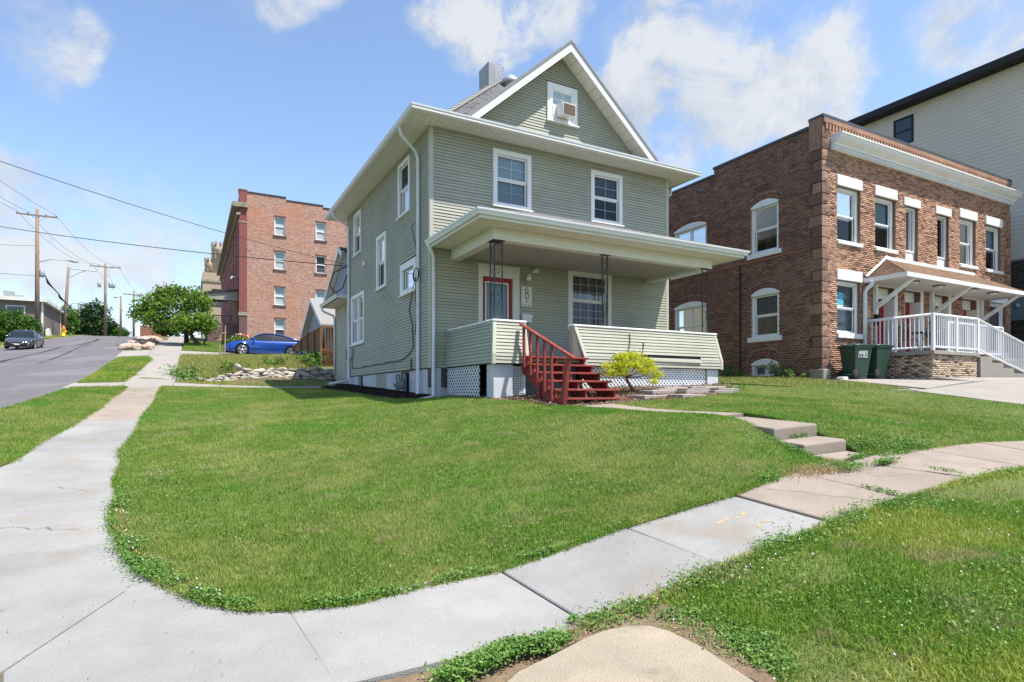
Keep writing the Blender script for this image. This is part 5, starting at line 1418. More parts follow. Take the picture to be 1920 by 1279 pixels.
for (x, y) in ((21.6, 11.28), (23.2, 11.28), (25.1, 11.1), (26.6, 11.1)):
    o = MB().lathe([(0.0, -0.10), (0.07, -0.09), (0.13, -0.06), (0.16, -0.015)], (x, y, cz - 0.125), 'Z', 18).build('ceiling_light', 'trim_cream', dup_)
    MB().lathe([(0.165, -0.03), (0.19, -0.02), (0.19, 0.004), (0.1, 0.004)], (x, y, cz - 0.125), 'Z', 18).build('light_rim', 'dark_metal', o)
spout([(20.36, 11.9, 3.84), (20.36, 11.95, 3.70), (20.30, 12.08, 3.58), (20.28, 12.14, 3.45), (20.28, 12.14, 0.75)], dup_, w=0.11)
# number plates and mail boxes between the doors
BF.box(MB(), 22.38 - XB, 22.62 - XB, 2.55, 2.95, 0.014, 0.03).build('number_plate', 'wood_pale', dup_)
BF.box(MB(), 20.5 - XB, 20.72 - XB, 2.62, 3.0, 0.014, 0.03).build('number_plate', 'brick_front', dup_)
BF.box(MB(), 24.30 - XB, 24.52 - XB, 2.1, 2.35, 0.016, 0.10).build('letter_box', 'dark_metal', dup_)
BF.box(MB(), 20.98 - XB, 21.12 - XB, 2.38, 2.75, 0.016, 0.14).build('lantern', 'black', dup_)

# porch furniture behind the railing
def cafe_chair(loc, rot, label):
    t = thing('patio_chair', label, 'chair', loc, rot)
    m = MB()
    for sx in (-0.2, 0.2):
        m.tube([(sx, -0.2, 0), (sx, -0.2, 0.44)], 0.012, 6); m.tube([(sx, 0.2, 0), (sx, 0.2, 0.46), (sx * 0.9, 0.25, 0.92)], 0.012, 6)
    m.build('leg_frame', 'black', t)
    MB().lathe([(0, 0.43), (0.2, 0.43), (0.22, 0.44), (0.2, 0.455)], (0, 0, 0), 'Z', 20).build('seat', 'black', t)
    b = MB().tube([(0.18 * math.cos(a), 0.245, 0.74 + 0.19 * math.sin(a)) for a in np.linspace(0, 2 * math.pi, 20)[:-1]], 0.012, 6, closed=True)
    for x in (-0.09, 0, 0.09): b.tube([(x, 0.24, 0.58), (x, 0.25, 0.90)], 0.007, 5)
    b.build('backrest', 'black', t)
cafe_chair((21.15, 11.2, pz), R(80), 'black wrought-iron patio chair nearest the first red door')
cafe_chair((22.75, 11.2, pz), R(-100), 'black wrought-iron patio chair between the second and third red doors')
tb = thing('patio_table', 'round black wrought-iron table on the duplex porch', 'table', (21.95, 11.15, pz), 0.0)
MB().lathe([(0, 0.70), (0.36, 0.70), (0.38, 0.71), (0.38, 0.725), (0.36, 0.73)], (0, 0, 0), 'Z', 28).build('table_top', 'black', tb)
m = MB()
for a in (0.4, 2.0, 3.5, 5.1):
    m.tube([(0.3 * math.cos(a), 0.3 * math.sin(a), 0.70), (0.12 * math.cos(a), 0.12 * math.sin(a), 0.35), (0.32 * math.cos(a), 0.32 * math.sin(a), 0.0)], 0.012, 6)
m.build('leg', 'black', tb)

# ---------------------------------------------------------------- wheeled bins
def bin_(loc, rot, label, text):
    t = thing('wheeled_bin', label, 'bin', loc, rot)
    t.scale = (1.14, 1.14, 1.14)
    W2, D2_ = 0.27, 0.30
    def ringz(z, w, d, sh=0.0): return [(-w, -d + sh, z), (w, -d + sh, z), (w, d + sh, z), (-w, d + sh, z)]
    rings = [ringz(0.02, 0.20, 0.21, 0.02), ringz(0.30, 0.225, 0.24, 0.01), ringz(0.72, 0.262, 0.285), ringz(0.88, 0.275, 0.31), ringz(0.90, 0.30, 0.335), ringz(0.95, 0.30, 0.335)]
    m = MB(); vs = [p for r_ in rings for p in r_]; fs = []
    for i in range(len(rings) - 1):
        for j in range(4): fs.append((i*4+j, i*4+(j+1) % 4, (i+1)*4+(j+1) % 4, (i+1)*4+j))
    fs.append((3, 2, 1, 0)); fs.append(tuple(range(len(vs) - 4, len(vs))))
    m.add(vs, fs).build('body', 'bin_green', t, bevel=0.035, seg=3)
    lid = MB().grid([[(-0.31, -0.37, 0.955), (-0.15, -0.375, 0.955), (0.15, -0.375, 0.955), (0.31, -0.37, 0.955)], [(-0.31, -0.2, 0.975), (-0.15, -0.2, 1.01), (0.15, -0.2, 1.01), (0.31, -0.2, 0.975)],
                     [(-0.31, 0.15, 0.975), (-0.15, 0.15, 1.015), (0.15, 0.15, 1.015), (0.31, 0.15, 0.975)], [(-0.31, 0.36, 0.955), (-0.15, 0.36, 0.965), (0.15, 0.36, 0.965), (0.31, 0.36, 0.955)]])
    o = lid.build('lid', 'bin_green', t, fix=False); md = o.modifiers.new('t', 'SOLIDIFY'); md.thickness = 0.025
    MB().tube([(-0.24, 0.34, 0.90), (-0.24, 0.40, 0.93), (0.24, 0.40, 0.93), (0.24, 0.34, 0.90)], 0.016, 8).build('handle', 'bin_green', t)
    for sx in (-1, 1):
        w = MB().lathe([(0.0, -0.03), (0.125, -0.03), (0.14, -0.015), (0.14, 0.015), (0.125, 0.03), (0.0, 0.03)], (sx * 0.245, 0.25, 0.14), 'X', 24).build('wheel', 'rubber', t)
    MB().tube([(-0.22, 0.25, 0.14), (0.22, 0.25, 0.14)], 0.012, 6).build('axle', 'galv', t)
    MB().tube([(-0.13, -0.222, 0.42), (0.13, -0.222, 0.42)], 0.014, 6).build('grab_bar', 'galv', t)
    if text:
        tilt = Matrix.Rotation(R(5), 4, 'Y')
        rt = Matrix.Rotation(R(-90), 4, 'Z') @ Matrix.Rotation(R(90), 4, 'X')
        tmesh('ABES', 0.15, 'letter_white', t, (-0.272, 0.02, 0.74), rt, 'lettering')
        tmesh('571-4926', 0.088, 'letter_white', t, (-0.265, 0.02, 0.635), rt, 'lettering')
    MB().box(0.0 - 0.06, 0.06, -0.296, -0.292, 0.64, 0.68).build('label_plate', 'letter_white', t)
    return t
bin_((18.90, 11.62, Z(18.86, 11.72) + 0.02), R(78), 'dark green wheeled bin lettered ABES beside the duplex corner', True)
bin_((19.78, 11.50, Z(19.72, 11.62) + 0.02), R(84), 'dark green wheeled bin next to the porch base, without big lettering', False)
o = MB().box(18.15, 18.42, 11.55, 11.80, Z(18.3, 11.7) + 0.0, Z(18.3, 11.7) + 0.12).build('splash_block', 'trim_white', None, bevel=0.02)
tag(o, 'small white splash block on the ground left of the lettered bin', 'splash block')

# ---------------------------------------------------------------- the tall beige building behind
tall = thing('apartment_block', 'tall beige lap-sided block with black eaves behind the brick duplex', 'building', (38, 20, 1.0))
TX = 33.0
MB().box(TX + 0.003, 48, 4.5, 44, 0.0, 14.95).build('wall', 'siding_beige', tall)
TF = Fr((TX, 4.5, 0), (0, 1, 0), (-1, 0, 0))
siding(lambda t, z, d: TF.p(t, z, d), 0.0, 39.5, 6.1, 14.9, [(12.72, 13.72, 13.08, 14.52)], tall, 'siding_beige', ex=0.19, lap=0.012)
window(TF, 12.72, 13.72, 13.08, 14.52, tall, tw=0.06, grid=None, sill=0.0, mats=('black', 'car_glass'), rec=-0.045)
MB().box(TX - 0.7, 48.6, 3.8, 44.7, 14.92, 15.06).build('eave', 'black', tall)
MB().box(TX - 0.72, TX - 0.6, 3.7, 44.8, 14.90, 15.22).build('fascia', 'black', tall)
TB = Fr((TX - 0.08, 4.5, 0), (0, 1, 0), (-1, 0, 0))
MB().box(TX - 0.08, TX, 4.5, 44, 0.0, 6.08).build('brick_base', 'mortar_pale', tall)
brick_wall(TB, 4, 12, 0.6, 6.06, [], tall, 'brick_black', course=0.081, L_=0.25, joint=0.012)
for i in range(3):
    m = MB().box(TX - 0.28, TX - 0.10, 11.2 + i * 0.62, 11.75 + i * 0.62, 3.3, 4.4).build('meter_cabinet', 'meter_grey', tall)
    MB().lathe([(0, -0.06), (0.09, -0.05), (0.10, 0.0)], (TX - 0.29, 11.47 + i * 0.62, 3.95), 'X', 16).build('meter_dial', 'galv', m)
# ---------------------------------------------------------------- brick texture for walls too far to pick bricks apart
def brick_tex(name, c1, c2, mortar, c3=None, scale3=0.15, f3=0.5, bw=0.23, bh=0.078):
    if name in MATS: return MATS[name]
    m = bpy.data.materials.new(name); m.use_nodes = True
    nt = m.node_tree; N = nt.nodes.new; L = nt.links.new
    b = nt.nodes['Principled BSDF']; b.inputs['Roughness'].default_value = 0.9; b.inputs['Specular IOR Level'].default_value = 0.2
    geo = N('ShaderNodeNewGeometry'); sep = N('ShaderNodeSeparateXYZ'); L(geo.outputs['Position'], sep.inputs[0])
    ad = N('ShaderNodeMath'); ad.operation = 'ADD'; L(sep.outputs[0], ad.inputs[0]); L(sep.outputs[1], ad.inputs[1])
    cb = N('ShaderNodeCombineXYZ'); L(ad.outputs[0], cb.inputs[0]); L(sep.outputs[2], cb.inputs[1])
    br = N('ShaderNodeTexBrick'); br.inputs['Scale'].default_value = 1.0
    br.inputs['Brick Width'].default_value = bw; br.inputs['Row Height'].default_value = bh; br.inputs['Mortar Size'].default_value = 0.008
    br.inputs['Color1'].default_value = (*c1, 1); br.inputs['Color2'].default_value = (*c2, 1); br.inputs['Mortar'].default_value = (*mortar, 1)
    br.inputs['Bias'].default_value = 0.0
    L(cb.outputs[0], br.inputs['Vector']); last = br.outputs['Color']
    if c3:
        n3 = N('ShaderNodeTexNoise'); n3.inputs['Scale'].default_value = scale3; n3.inputs['Detail'].default_value = 6
        L(geo.outputs['Position'], n3.inputs['Vector'])
        mr = N('ShaderNodeMapRange'); mr.interpolation_type = 'SMOOTHSTEP'; mr.inputs['From Min'].default_value = f3; mr.inputs['From Max'].default_value = f3 + 0.2; mr.inputs['To Max'].default_value = 0.6
        L(n3.outputs['Fac'], mr.inputs['Value'])
        x = N('ShaderNodeMix'); x.data_type = 'RGBA'; x.inputs['B'].default_value = (*c3, 1)
        L(mr.outputs[0], x.inputs['Factor']); L(last, x.inputs['A']); last = x.outputs['Result']
    L(last, b.inputs['Base Color']); MATS[name] = m
    return m
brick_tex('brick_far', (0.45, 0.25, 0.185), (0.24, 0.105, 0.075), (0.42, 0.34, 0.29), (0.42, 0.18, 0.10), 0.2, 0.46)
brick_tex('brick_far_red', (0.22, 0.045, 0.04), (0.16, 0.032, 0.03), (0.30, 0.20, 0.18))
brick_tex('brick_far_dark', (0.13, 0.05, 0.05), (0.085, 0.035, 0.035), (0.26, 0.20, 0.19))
brick_tex('brick_beige', (0.42, 0.32, 0.24), (0.35, 0.26, 0.19), (0.36, 0.29, 0.23))

def frame_box(fr, mb, a, b, c, d, w, d0, d1):
    for r_ in ((a, a + w, c, d), (b - w, b, c, d), (a + w, b - w, d - w, d), (a + w, b - w, c, c + w)): fr.box(mb, *r_, d0, d1)
    return mb
# four-storey brick apartment house up the side street
ap_ = thing('apartment_house', 'four-storey red brick apartment house up the side street behind the blue car', 'building', (12, 62, 4.0))
AF = Fr((3.66, 56, 0), (1, 0, 0), (0, -1, 0)); AL = Fr((3.66, 56, 0), (0, 1, 0), (-1, 0, 0))
wins = []
for (x0, x1) in ((2.84, 3.74), (6.35, 7.25), (10.6, 11.5), (14.5, 15.4)):
    for (z0, z1) in ((13.95, 15.6), (10.95, 12.55), (7.8, 9.4), (4.75, 6.6)): wins.append((x0, x1, z0, z1))
m = MB(); wall_holes(m, AF, 0.62, 3.8, 3.0, 17.35, wins, -0.4, 0.0); m.build('wall', 'brick_far', ap_)
m = MB(); wall_holes(m, AF, 3.801, 7.0, 3.0, 17.1, wins, -0.4, 0.0); m.build('wall', 'brick_far', ap_)
m = MB(); wall_holes(m, AF, 7.001, 23, 3.0, 16.9, wins, -0.4, 0.0); m.build('wall', 'brick_far', ap_)
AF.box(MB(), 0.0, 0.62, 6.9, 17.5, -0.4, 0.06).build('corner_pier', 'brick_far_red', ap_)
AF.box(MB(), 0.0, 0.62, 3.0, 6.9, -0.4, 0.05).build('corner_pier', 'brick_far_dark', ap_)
AF.box(MB(), -0.04, 0.66, 6.7, 7.0, -0.4, 0.10).build('stone_band', 'concrete_cream', ap_)
AF.box(MB(), -0.02, 0.64, 14.7, 14.82, -0.4, 0.09).build('stone_band', 'concrete_cream', ap_)
lw = [(t, t + 1.1, z0, z1) for t in (3.0, 7.0, 11.0, 15.0, 19.0, 23.0) for (z0, z1) in ((13.6, 15.5), (10.6, 12.5), (7.7, 9.3))]
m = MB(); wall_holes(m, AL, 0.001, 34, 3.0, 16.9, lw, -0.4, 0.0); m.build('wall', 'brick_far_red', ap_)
MB().box(4.1, 26.6, 56.41, 90, 3, 16.5).build('inner_core', 'interior', ap_)
for (a, b, c, d) in wins:
    w = frame_box(AF, MB(), a, b, c, d, 0.09, -0.22, -0.10).build('window', 'trim_white', ap_)
    AF.box(MB(), a + 0.09, b - 0.09, (c + d) / 2 - 0.04, (c + d) / 2 + 0.04, -0.21, -0.12).build('meeting_rail', 'trim_white', w)
    AF.box(MB(), a + 0.09, b - 0.09, c + 0.09, (c + d) / 2 - 0.041, -0.20, -0.19).build('pane', 'screen' if random.random() < 0.5 else 'blind', w)
    AF.box(MB(), a + 0.09, b - 0.09, (c + d) / 2 + 0.041, d - 0.09, -0.20, -0.19).build('pane', 'shade_blue' if random.random() < 0.6 else 'screen', w)
    AF.box(MB(), a - 0.1, b + 0.1, c - 0.12, c, -0.1, 0.08).build('sill', 'brick_far_dark', w)
    AF.box(MB(), a - 0.05, b + 0.05, d, d + 0.10, -0.1, 0.03).build('brick_arch', 'brick_far_dark', w)
for (a, b, c, d) in lw:
    w = frame_box(AL, MB(), a, b, c, d, 0.09, -0.2, -0.1).build('window', 'trim_cream', ap_)
    AL.box(MB(), a + 0.09, b - 0.09, c + 0.09, d - 0.09, -0.18, -0.17).build('pane', 'screen', w)
    AL.box(MB(), a - 0.1, b + 0.1, c - 0.14, c, -0.1, 0.1).build('sill', 'concrete_cream', w)
AL.box(MB(), -0.26, 34, 16.0, 16.35, -0.1, 0.55).build('cornice', 'concrete_cream', ap_)
AL.box(MB(), -0.2, 34, 15.3, 15.5, -0.1, 0.20).build('cornice', 'concrete_cream', ap_)
AF.box(MB(), -0.45, 0.7, 15.98, 16.38, -0.3, 0.30).build('cornice', 'concrete_cream', ap_)
AF.box(MB(), -0.05, 3.82, 17.35, 17.45, -0.45, 0.05).build('parapet_cap', 'dark_metal', ap_)
AF.box(MB(), 3.83, 7.02, 17.1, 17.2, -0.45, 0.05).build('parapet_cap', 'dark_metal', ap_)
AF.box(MB(), 7.03, 23, 16.9, 17.0, -0.45, 0.05).build('parapet_cap', 'dark_metal', ap_)
AF.box(MB(), -0.03, 0.65, 17.5, 17.62, -0.45, 0.1).build('parapet_cap', 'concrete_cream', ap_)
# its porch towards the street
MB().box(1.3, 3.65, 57.4, 63, 3.2, 6.15).build('porch_base', 'brick_far_dark', ap_)
MB().prism([(1.0, 57.0, 8.55), (3.65, 57.0, 8.95), (3.65, 57.0, 9.12), (1.0, 57.0, 8.72)], (0, 6.4, 0)).build('porch_roof', 'dark_metal', ap_)
MB().prism([(1.2, 57.12, 8.1), (3.65, 57.12, 8.1), (3.65, 57.12, 8.94), (1.2, 57.12, 8.58)], (0, 0.1, 0)).build('porch_gable', 'concrete_drive', ap_)
for (x, y) in ((1.45, 57.55), (1.45, 62.8), (3.45, 57.55)): MB().box(x - 0.15, x + 0.15, y - 0.15, y + 0.15, 6.15, 8.5).build('porch_post', 'wood_pole', ap_)
m = MB()
for i in range(14): m.box(1.6 + i * 0.13, 1.63 + i * 0.13, 57.5, 57.54, 6.15, 6.75)
m.box(1.55, 3.4, 57.49, 57.55, 6.75, 6.82).build('porch_rail', 'dark_metal', ap_)
MB().tube([(3.62, 56.9, 9.9), (3.3, 56.6, 10.1), (3.1, 56.4, 10.0), (3.05, 56.4, 9.8)], 0.06, 6).build('wall_lamp', 'trim_cream', ap_)

# beige church-like building with turrets beyond
chb = thing('turreted_building', 'pale brick building with two castle-like turrets beyond the apartment house', 'building', (3, 112, 9.0))
MB().box(1.7, 12, 108, 125, 8, 19.6).build('body', 'brick_beige', chb)
MB().box(1.55, 12, 107.85, 125, 18.1, 18.5).build('stone_band', 'concrete_cream', chb)
CF = Fr((1.5, 108, 0), (1, 0, 0), (0, -1, 0))
for (a, b, c, d) in ((1.6, 3.4, 14.2, 17.0), (4.6, 6.4, 14.2, 17.0)):
    w = frame_box(CF, MB(), a, b, c, d, 0.12, 0.0, 0.08).build('window', 'dark_metal', chb)
    CF.box(MB(), a + 0.12, b - 0.12, c + 0.12, d - 0.12, 0.01, 0.03).build('pane', 'screen', w)
    CF.box(MB(), a + 0.12, b - 0.12, (c + d) / 2 - 0.06, (c + d) / 2 + 0.06, 0.03, 0.07).build('meeting_rail', 'dark_metal', w)
for (x, y, r_, zt) in ((4.0, 109.5, 0.85, 24.4), (2.9, 113, 0.7, 22.4)):
    t = MB().lathe([(r_, 18.0), (r_, zt - 1.2), (r_ * 1.18, zt - 0.9), (r_ * 1.18, zt)], (x, y, 0), 'Z', 8).build('turret', 'brick_beige', chb)
    for k in range(8):
        a = (k + 0.5) * math.pi / 4; cx, cy = x + r_ * 1.05 * math.cos(a), y + r_ * 1.05 * math.sin(a)
        MB().box(cx - 0.18, cx + 0.18, cy - 0.18, cy + 0.18, zt, zt + 0.45).build('merlon', 'concrete_cream', t)
        MB().box(cx * 1.0 + 0.12 * math.cos(a) - 0.1, cx + 0.12 * math.cos(a) + 0.1, cy + 0.12 * math.sin(a) - 0.1, cy + 0.12 * math.sin(a) + 0.1, zt - 2.3, zt - 1.3).build('slit', 'concrete_cream', t)

# grey gabled garage behind the wing
gar = thing('grey_garage', 'small grey-lavender sided garage with a white-edged gable behind the wooden ramp', 'garage', (8, 33, 1.7))
MB().box(5.95, 12, 30.6, 35.8, 1.0, 3.5).prism([(5.95, 30.5, 3.5), (5.95, 35.9, 3.5), (5.95, 33.2, 4.92)], (6, 0, 0)).build('wall', 'siding_grey', gar)
siding(lambda t, z, d: (5.95 - d, t, z), 30.6, 35.8, 1.6, 3.5, [], gar, 'siding_grey', ex=0.12, joined=True)
siding(lambda t, z, d: (5.95 - d, t, z), lambda z: 30.55 + (z - 3.5) * 1.88, lambda z: 35.85 - (z - 3.5) * 1.88, 3.5, 4.85, [], gar, 'siding_grey', ex=0.12, joined=True)
for s_ in (-1, 1):
    ap = Vector((5.65, 33.2, 5.12)); lo = ap + Vector((0, s_ * 3.2, -1.72))
    MB().prism([ap, lo, lo + Vector((0, 0, -0.10)), ap + Vector((0, 0, -0.10))], (6.5, 0, 0)).build('roof', 'shingle', gar)
    MB().prism([ap + Vector((-.012, 0, -.01)), lo + Vector((-.012, 0, -.01)), lo + Vector((-.012, 0, -0.24)), ap + Vector((-.012, 0, -0.24))], (0.03, 0, 0)).build('barge_board', 'gutter_white', gar)
    MB().prism([ap + Vector((.02, 0, -.11)), lo + Vector((.02, 0, -.11)), lo + Vector((.3, 0, -0.11)), ap + Vector((.3, 0, -0.11))], (0, 0, -0.02)).build('rake_soffit', 'soffit', gar)

# wooden ramp with solid board sides
rp = thing('wooden_ramp', 'brown wooden ramp with board sides beside the blue car', 'ramp', (6, 33, 1.8))
n = 60
for i in range(n):
    y = 29.1 + i * 0.175; f = i / (n - 1)
    zt = 3.10 - 0.10 * f if i < 30 else 3.0 - 0.40 * (i - 30) / 30.0
    b0 = Z(5.45, y) + 0.35
    MB().box(5.44, 5.465, y, y + 0.16, b0, zt).build('board', 'wood_deck', rp)
MB().tube([(5.45, 29.0, 3.16), (5.45, 34.3, 3.04), (5.45, 39.5, 2.66)], 0.06, 4).build('top_rail', 'wood_deck', rp)
for y in (28.95, 30.6, 32.6, 34.6, 37.2, 39.5): MB().box(5.36, 5.47, y - 0.06, y + 0.06, Z(5.4, y) - 0.2, 3.2 if y < 34 else 3.05 if y < 36 else 2.9 if y < 38 else 2.74).build('post', 'wood_deck', rp)
MB().box(5.48, 7.2, 28.9, 29.0, 3.12, 3.20).build('top_rail', 'wood_deck', rp)
MB().box(5.48, 7.2, 28.92, 28.98, 2.02, 2.12).build('bottom_rail', 'wood_deck', rp)
for i in range(12): MB().box(5.58 + i * 0.13, 5.62 + i * 0.13, 28.90, 28.94, 2.1, 3.12).build('baluster', 'wood_deck', rp)
MB().box(5.5, 7.4, 29.05, 37, 1.95, 2.0).build('deck', 'wood_deck', rp)
lo_ = lattice(lambda u, v, s_: (u, 28.93 + s_ * 0.004, v), 5.52, 7.0, 1.3, 2.0, 0.16, 0.045, rp); lo_.data.materials[0] = MATS['wood_deck']

# ---------------------------------------------------------------- dry stone wall
def rock_mesh(name, seed, sx, sy, sz, mat, sub=1, rough=0.22, flat=0.0):
    bm = bmesh.new(); bmesh.ops.create_icosphere(bm, subdivisions=sub, radius=1.0)
    rg = random.Random(seed)
    offs = [Vector((rg.uniform(-1, 1), rg.uniform(-1, 1), rg.uniform(-1, 1))).normalized() for _ in range(5)]
    cuts = [rg.uniform(0.55, 0.8) for _ in range(5)]
    for v in bm.verts:
        p = v.co.copy()
        for o_, c_ in zip(offs, cuts):
            dd = p.dot(o_)
            if dd > c_: p -= o_ * (dd - c_)
        p *= 1 + rg.uniform(-rough, rough) * 0.5
        m_ = max(abs(p.x), abs(p.y), abs(p.z)); p = p.lerp(p / m_ * 0.85, flat)
        v.co = (p.x * sx, p.y * sy, p.z * sz)
    me = bpy.data.meshes.new(name); bm.to_mesh(me); bm.free()
    a = me.attributes.new('rnd', 'FLOAT', 'FACE'); a.data.foreach_set('value', [rg.random()] * len(me.polygons))
    me.materials.append(MATS[mat]); return me
sw_ = thing('stone_wall', 'low dry stone wall of stacked flat stones between back walk and weeds', 'wall', (2.6, 27.1, 0.4))
var = [rock_mesh('stone', 100 + k, 1, 1, 1, 'stone_grey', 2, 0.16, 0.45) for k in range(14)]
for r_ in range(6):
    x = 0.35 + r_ * 0.30; x_end = 5.7
    while x < x_end:
        w = random.uniform(0.11, 0.30); hgt = random.uniform(0.055, 0.10)
        o = bpy.data.objects.new('stone', random.choice(var)); link(o, sw_)
        zz = 0.47 + 0.028 * x + 0.092 * r_ + random.uniform(-0.02, 0.02)
        o.location = (x + w, 26.95 + 0.09 * r_ + random.uniform(-0.06, 0.06), zz)
        o.scale = (w * 1.08, random.uniform(0.14, 0.22), hgt)
        o.rotation_euler = (random.uniform(-.3, .3), random.uniform(-.38, .38), random.uniform(-.5, .5))
        x += w * 1.75
for (x, y, zz, s_) in ((0.15, 26.9, 0.54, (0.42, 0.25, 0.13)), (-0.35, 27.1, 0.54, (0.28, 0.22, 0.10)), (1.75, 27.6, 1.12, (0.18, 0.16, 0.15))):
    o = bpy.data.objects.new('stone', random.choice(var)); link(o, sw_); o.location = (x, y, zz); o.scale = s_
# pinkish boulders heaped between sidewalk and street
bv = [rock_mesh('boulder', 300 + k, 1, 1, 1, 'stone_pink', 2, 0.24, 0.35) for k in range(8)]
for i in range(60):
    y = 42.4 + 16 * (i / 60) ** 1.1 + random.uniform(-0.5, 0.5); x = -2.75 + random.uniform(-0.75, 0.6)
    s_ = random.uniform(0.14, 0.36)
    o = bpy.data.objects.new('boulder', random.choice(bv)); COL.objects.link(o)
    o.location = (x, y, Z(x, y) + s_ * 0.35); o.scale = (s_ * random.uniform(0.9, 1.6), s_ * random.uniform(0.9, 1.5), s_ * random.uniform(0.6, 0.9))
    o.rotation_euler = (random.uniform(-.3, .3), random.uniform(-.3, .3), random.uniform(0, 6))
    tag(o, 'pinkish boulder in the heap between sidewalk and street', 'boulder', 'boulders heaped along the side street')

# ---------------------------------------------------------------- cars
def car(loc, rotz, label, paint, L_=4.65, W=1.80, H=1.44, wbase=2.70, lp=False, nose=0.0):
    t = thing('parked_car', label, 'car', loc, rotz)
    hl = L_ / 2; r_ = 0.325; xf, xr = wbase / 2 + 0.05, -wbase / 2 + 0.05
    K = lambda x, xs, ys: float(np.interp(x, xs, ys))
    zt = lambda x: K(x, [-hl, -hl + 0.08, -1.75, -1.2, 0.0, 0.95, 1.6, 2.05, hl - 0.05, hl], [0.72, 0.93, 1.02, 1.00, 0.95, 0.92, 0.85, 0.74, 0.60, 0.50])
    hw = lambda x: W / 2 * K(x, [-hl, -hl + 0.2, -1.7, 0, 1.4, 2.0, hl - 0.08, hl], [0.70, 0.86, 0.97, 1.0, 0.98, 0.90, 0.74, 0.62])
    def zb(x):
        z = K(x, [-hl, -hl + 0.3, -1.6, 1.6, hl - 0.2, hl], [0.32, 0.22, 0.17, 0.17, 0.19, 0.26])
        for c_ in (xf, xr):
            d = abs(x - c_)
            if d < r_ + 0.05: z = max(z, 0.32 + math.sqrt(max(0, (r_ + 0.055) ** 2 - d * d)))
        return z
    xs = sorted(set([round(v, 4) for v in np.linspace(-hl, hl, 58)] + [xf + d for d in np.linspace(-.385, .385, 17)] + [xr + d for d in np.linspace(-.385, .385, 17)]))
    rows = []
    for x in xs:
        w, z1, z0 = hw(x), zt(x), zb(x)
        zm = [max(z0 + 0.01, v) for v in (0.36, 0.55, z1 - 0.20, z1 - 0.07)]
        half = [(w * 0.93, z0), (w * 0.985, max(zm[0], z0 + 0.01)), (w, max(zm[1], z0 + 0.02)), (w * 0.985, max(zm[2], z0 + 0.03)), (w * 0.955, max(zm[3], z0 + 0.04)), (w * 0.90, z1 - 0.012), (w * 0.62, z1 + 0.015), (0, z1 + 0.03)]
        rows.append([(x, -a, b) for a, b in half] + [(x, a, b) for a, b in half[::-1][1:]])
    mb = MB(); mb.grid(rows)
    n = len(rows[0]); m_ = len(rows)
    mb.f.append(tuple(range(n))); mb.sm.append(False); mb.f.append(tuple(range((m_ - 1) * n, m_ * n))[::-1]); mb.sm.append(False)
    body = mb.build('body', paint, t)
    MB().box(-hl + 0.25, hl - 0.25, -W / 2 * 0.86, W / 2 * 0.86, 0.19, 0.60).build('underbody', 'black', t)
    # greenhouse
    zr = lambda x: K(x, [-1.85, -1.2, -0.75, -0.2, 0.25, 0.62, 1.05], [1.0, 1.27, 1.39, H, H - 0.02, H - 0.17, 0.93])
    wr = lambda x: W / 2 * K(x, [-1.85, -0.7, 0.3, 1.05], [0.66, 0.66, 0.68, 0.76])
    rows = []
    for x in np.linspace(-1.85, 1.05, 30):
        zz, zl = zr(x), zt(x) - 0.02; a, b = hw(x) * 0.90, wr(x); k = min(1, max(0, (zz - zl) / 0.45))
        b = a + (b - a) * k
        half = [(a, zl), (a + (b - a) * 0.55, zl + (zz - zl) * 0.55), (b, zl + max(0.0, (zz - zl)) * 0.9), (b * 0.82, zz - 0.012 * k), (0, zz + 0.012 * k)]
        rows.append([(x, -p, q) for p, q in half] + [(x, p, q) for p, q in half[::-1][1:]])
    MB().grid(rows).build('glazing', 'car_glass', t)
    rows = []
    for x in np.linspace(-0.98, 0.30, 14):
        zz, b = zr(x), wr(x)
        rows.append([(x, -b * 1.02, zz - 0.055), (x, -b * 0.84, zz + 0.004), (x, 0, zz + 0.022), (x, b * 0.84, zz + 0.004), (x, b * 1.02, zz - 0.055)])
    MB().grid(rows).build('roof', paint, t)
    for s_ in (-1, 1):
        def edge(x, f=1.0):
            zz, zl = zr(x), zt(x) - 0.02; a, b = hw(x) * 0.90, wr(x); k = min(1, max(0, (zz - zl) / 0.45)); b = a + (b - a) * k
            return (x, s_ * (b + 0.012), zl + (zz - zl) * 0.93)
        MB().tube([edge(1.03), edge(0.8), edge(0.6), edge(0.4), edge(0.25), edge(-0.2), edge(-0.7), edge(-1.0), edge(-1.3), edge(-1.6), edge(-1.82)], [0.028] * 4 + [0.022] * 4 + [0.05, 0.06, 0.05], 6).build('roof_pillar', paint, t)
        zl = zt(-0.25); MB().tube([(-0.20, s_ * hw(-0.25) * 0.915, zl), (-0.34, s_ * (wr(-0.3) + 0.015), zr(-0.3) - 0.06)], 0.03, 4).build('door_pillar', 'car_trim', t)
        MB().lathe([(0, -0.05), (0.07, -0.04), (0.085, 0.02), (0.05, 0.07), (0, 0.08)], (0.78, s_ * (W / 2 + 0.06), 0.99), 'X', 12).build('mirror', paint, t)
        for x in (0.0, -1.02): MB().box(x - 0.09, x + 0.09, s_ * (hw(x) - 0.01), s_ * (hw(x) + 0.02), 0.80, 0.83).build('door_handle', 'car_chrome', t)
        for x in (0.78, -0.28, -1.35): MB().box(x - 0.006, x + 0.006, s_ * (hw(x) * 0.97), s_ * (hw(x) * 1.002), 0.36, 0.88).build('door_gap', 'black', t)
        h0 = Vector((hl - 0.14, s_ * hw(hl - 0.14) * 0.9, 0.62))
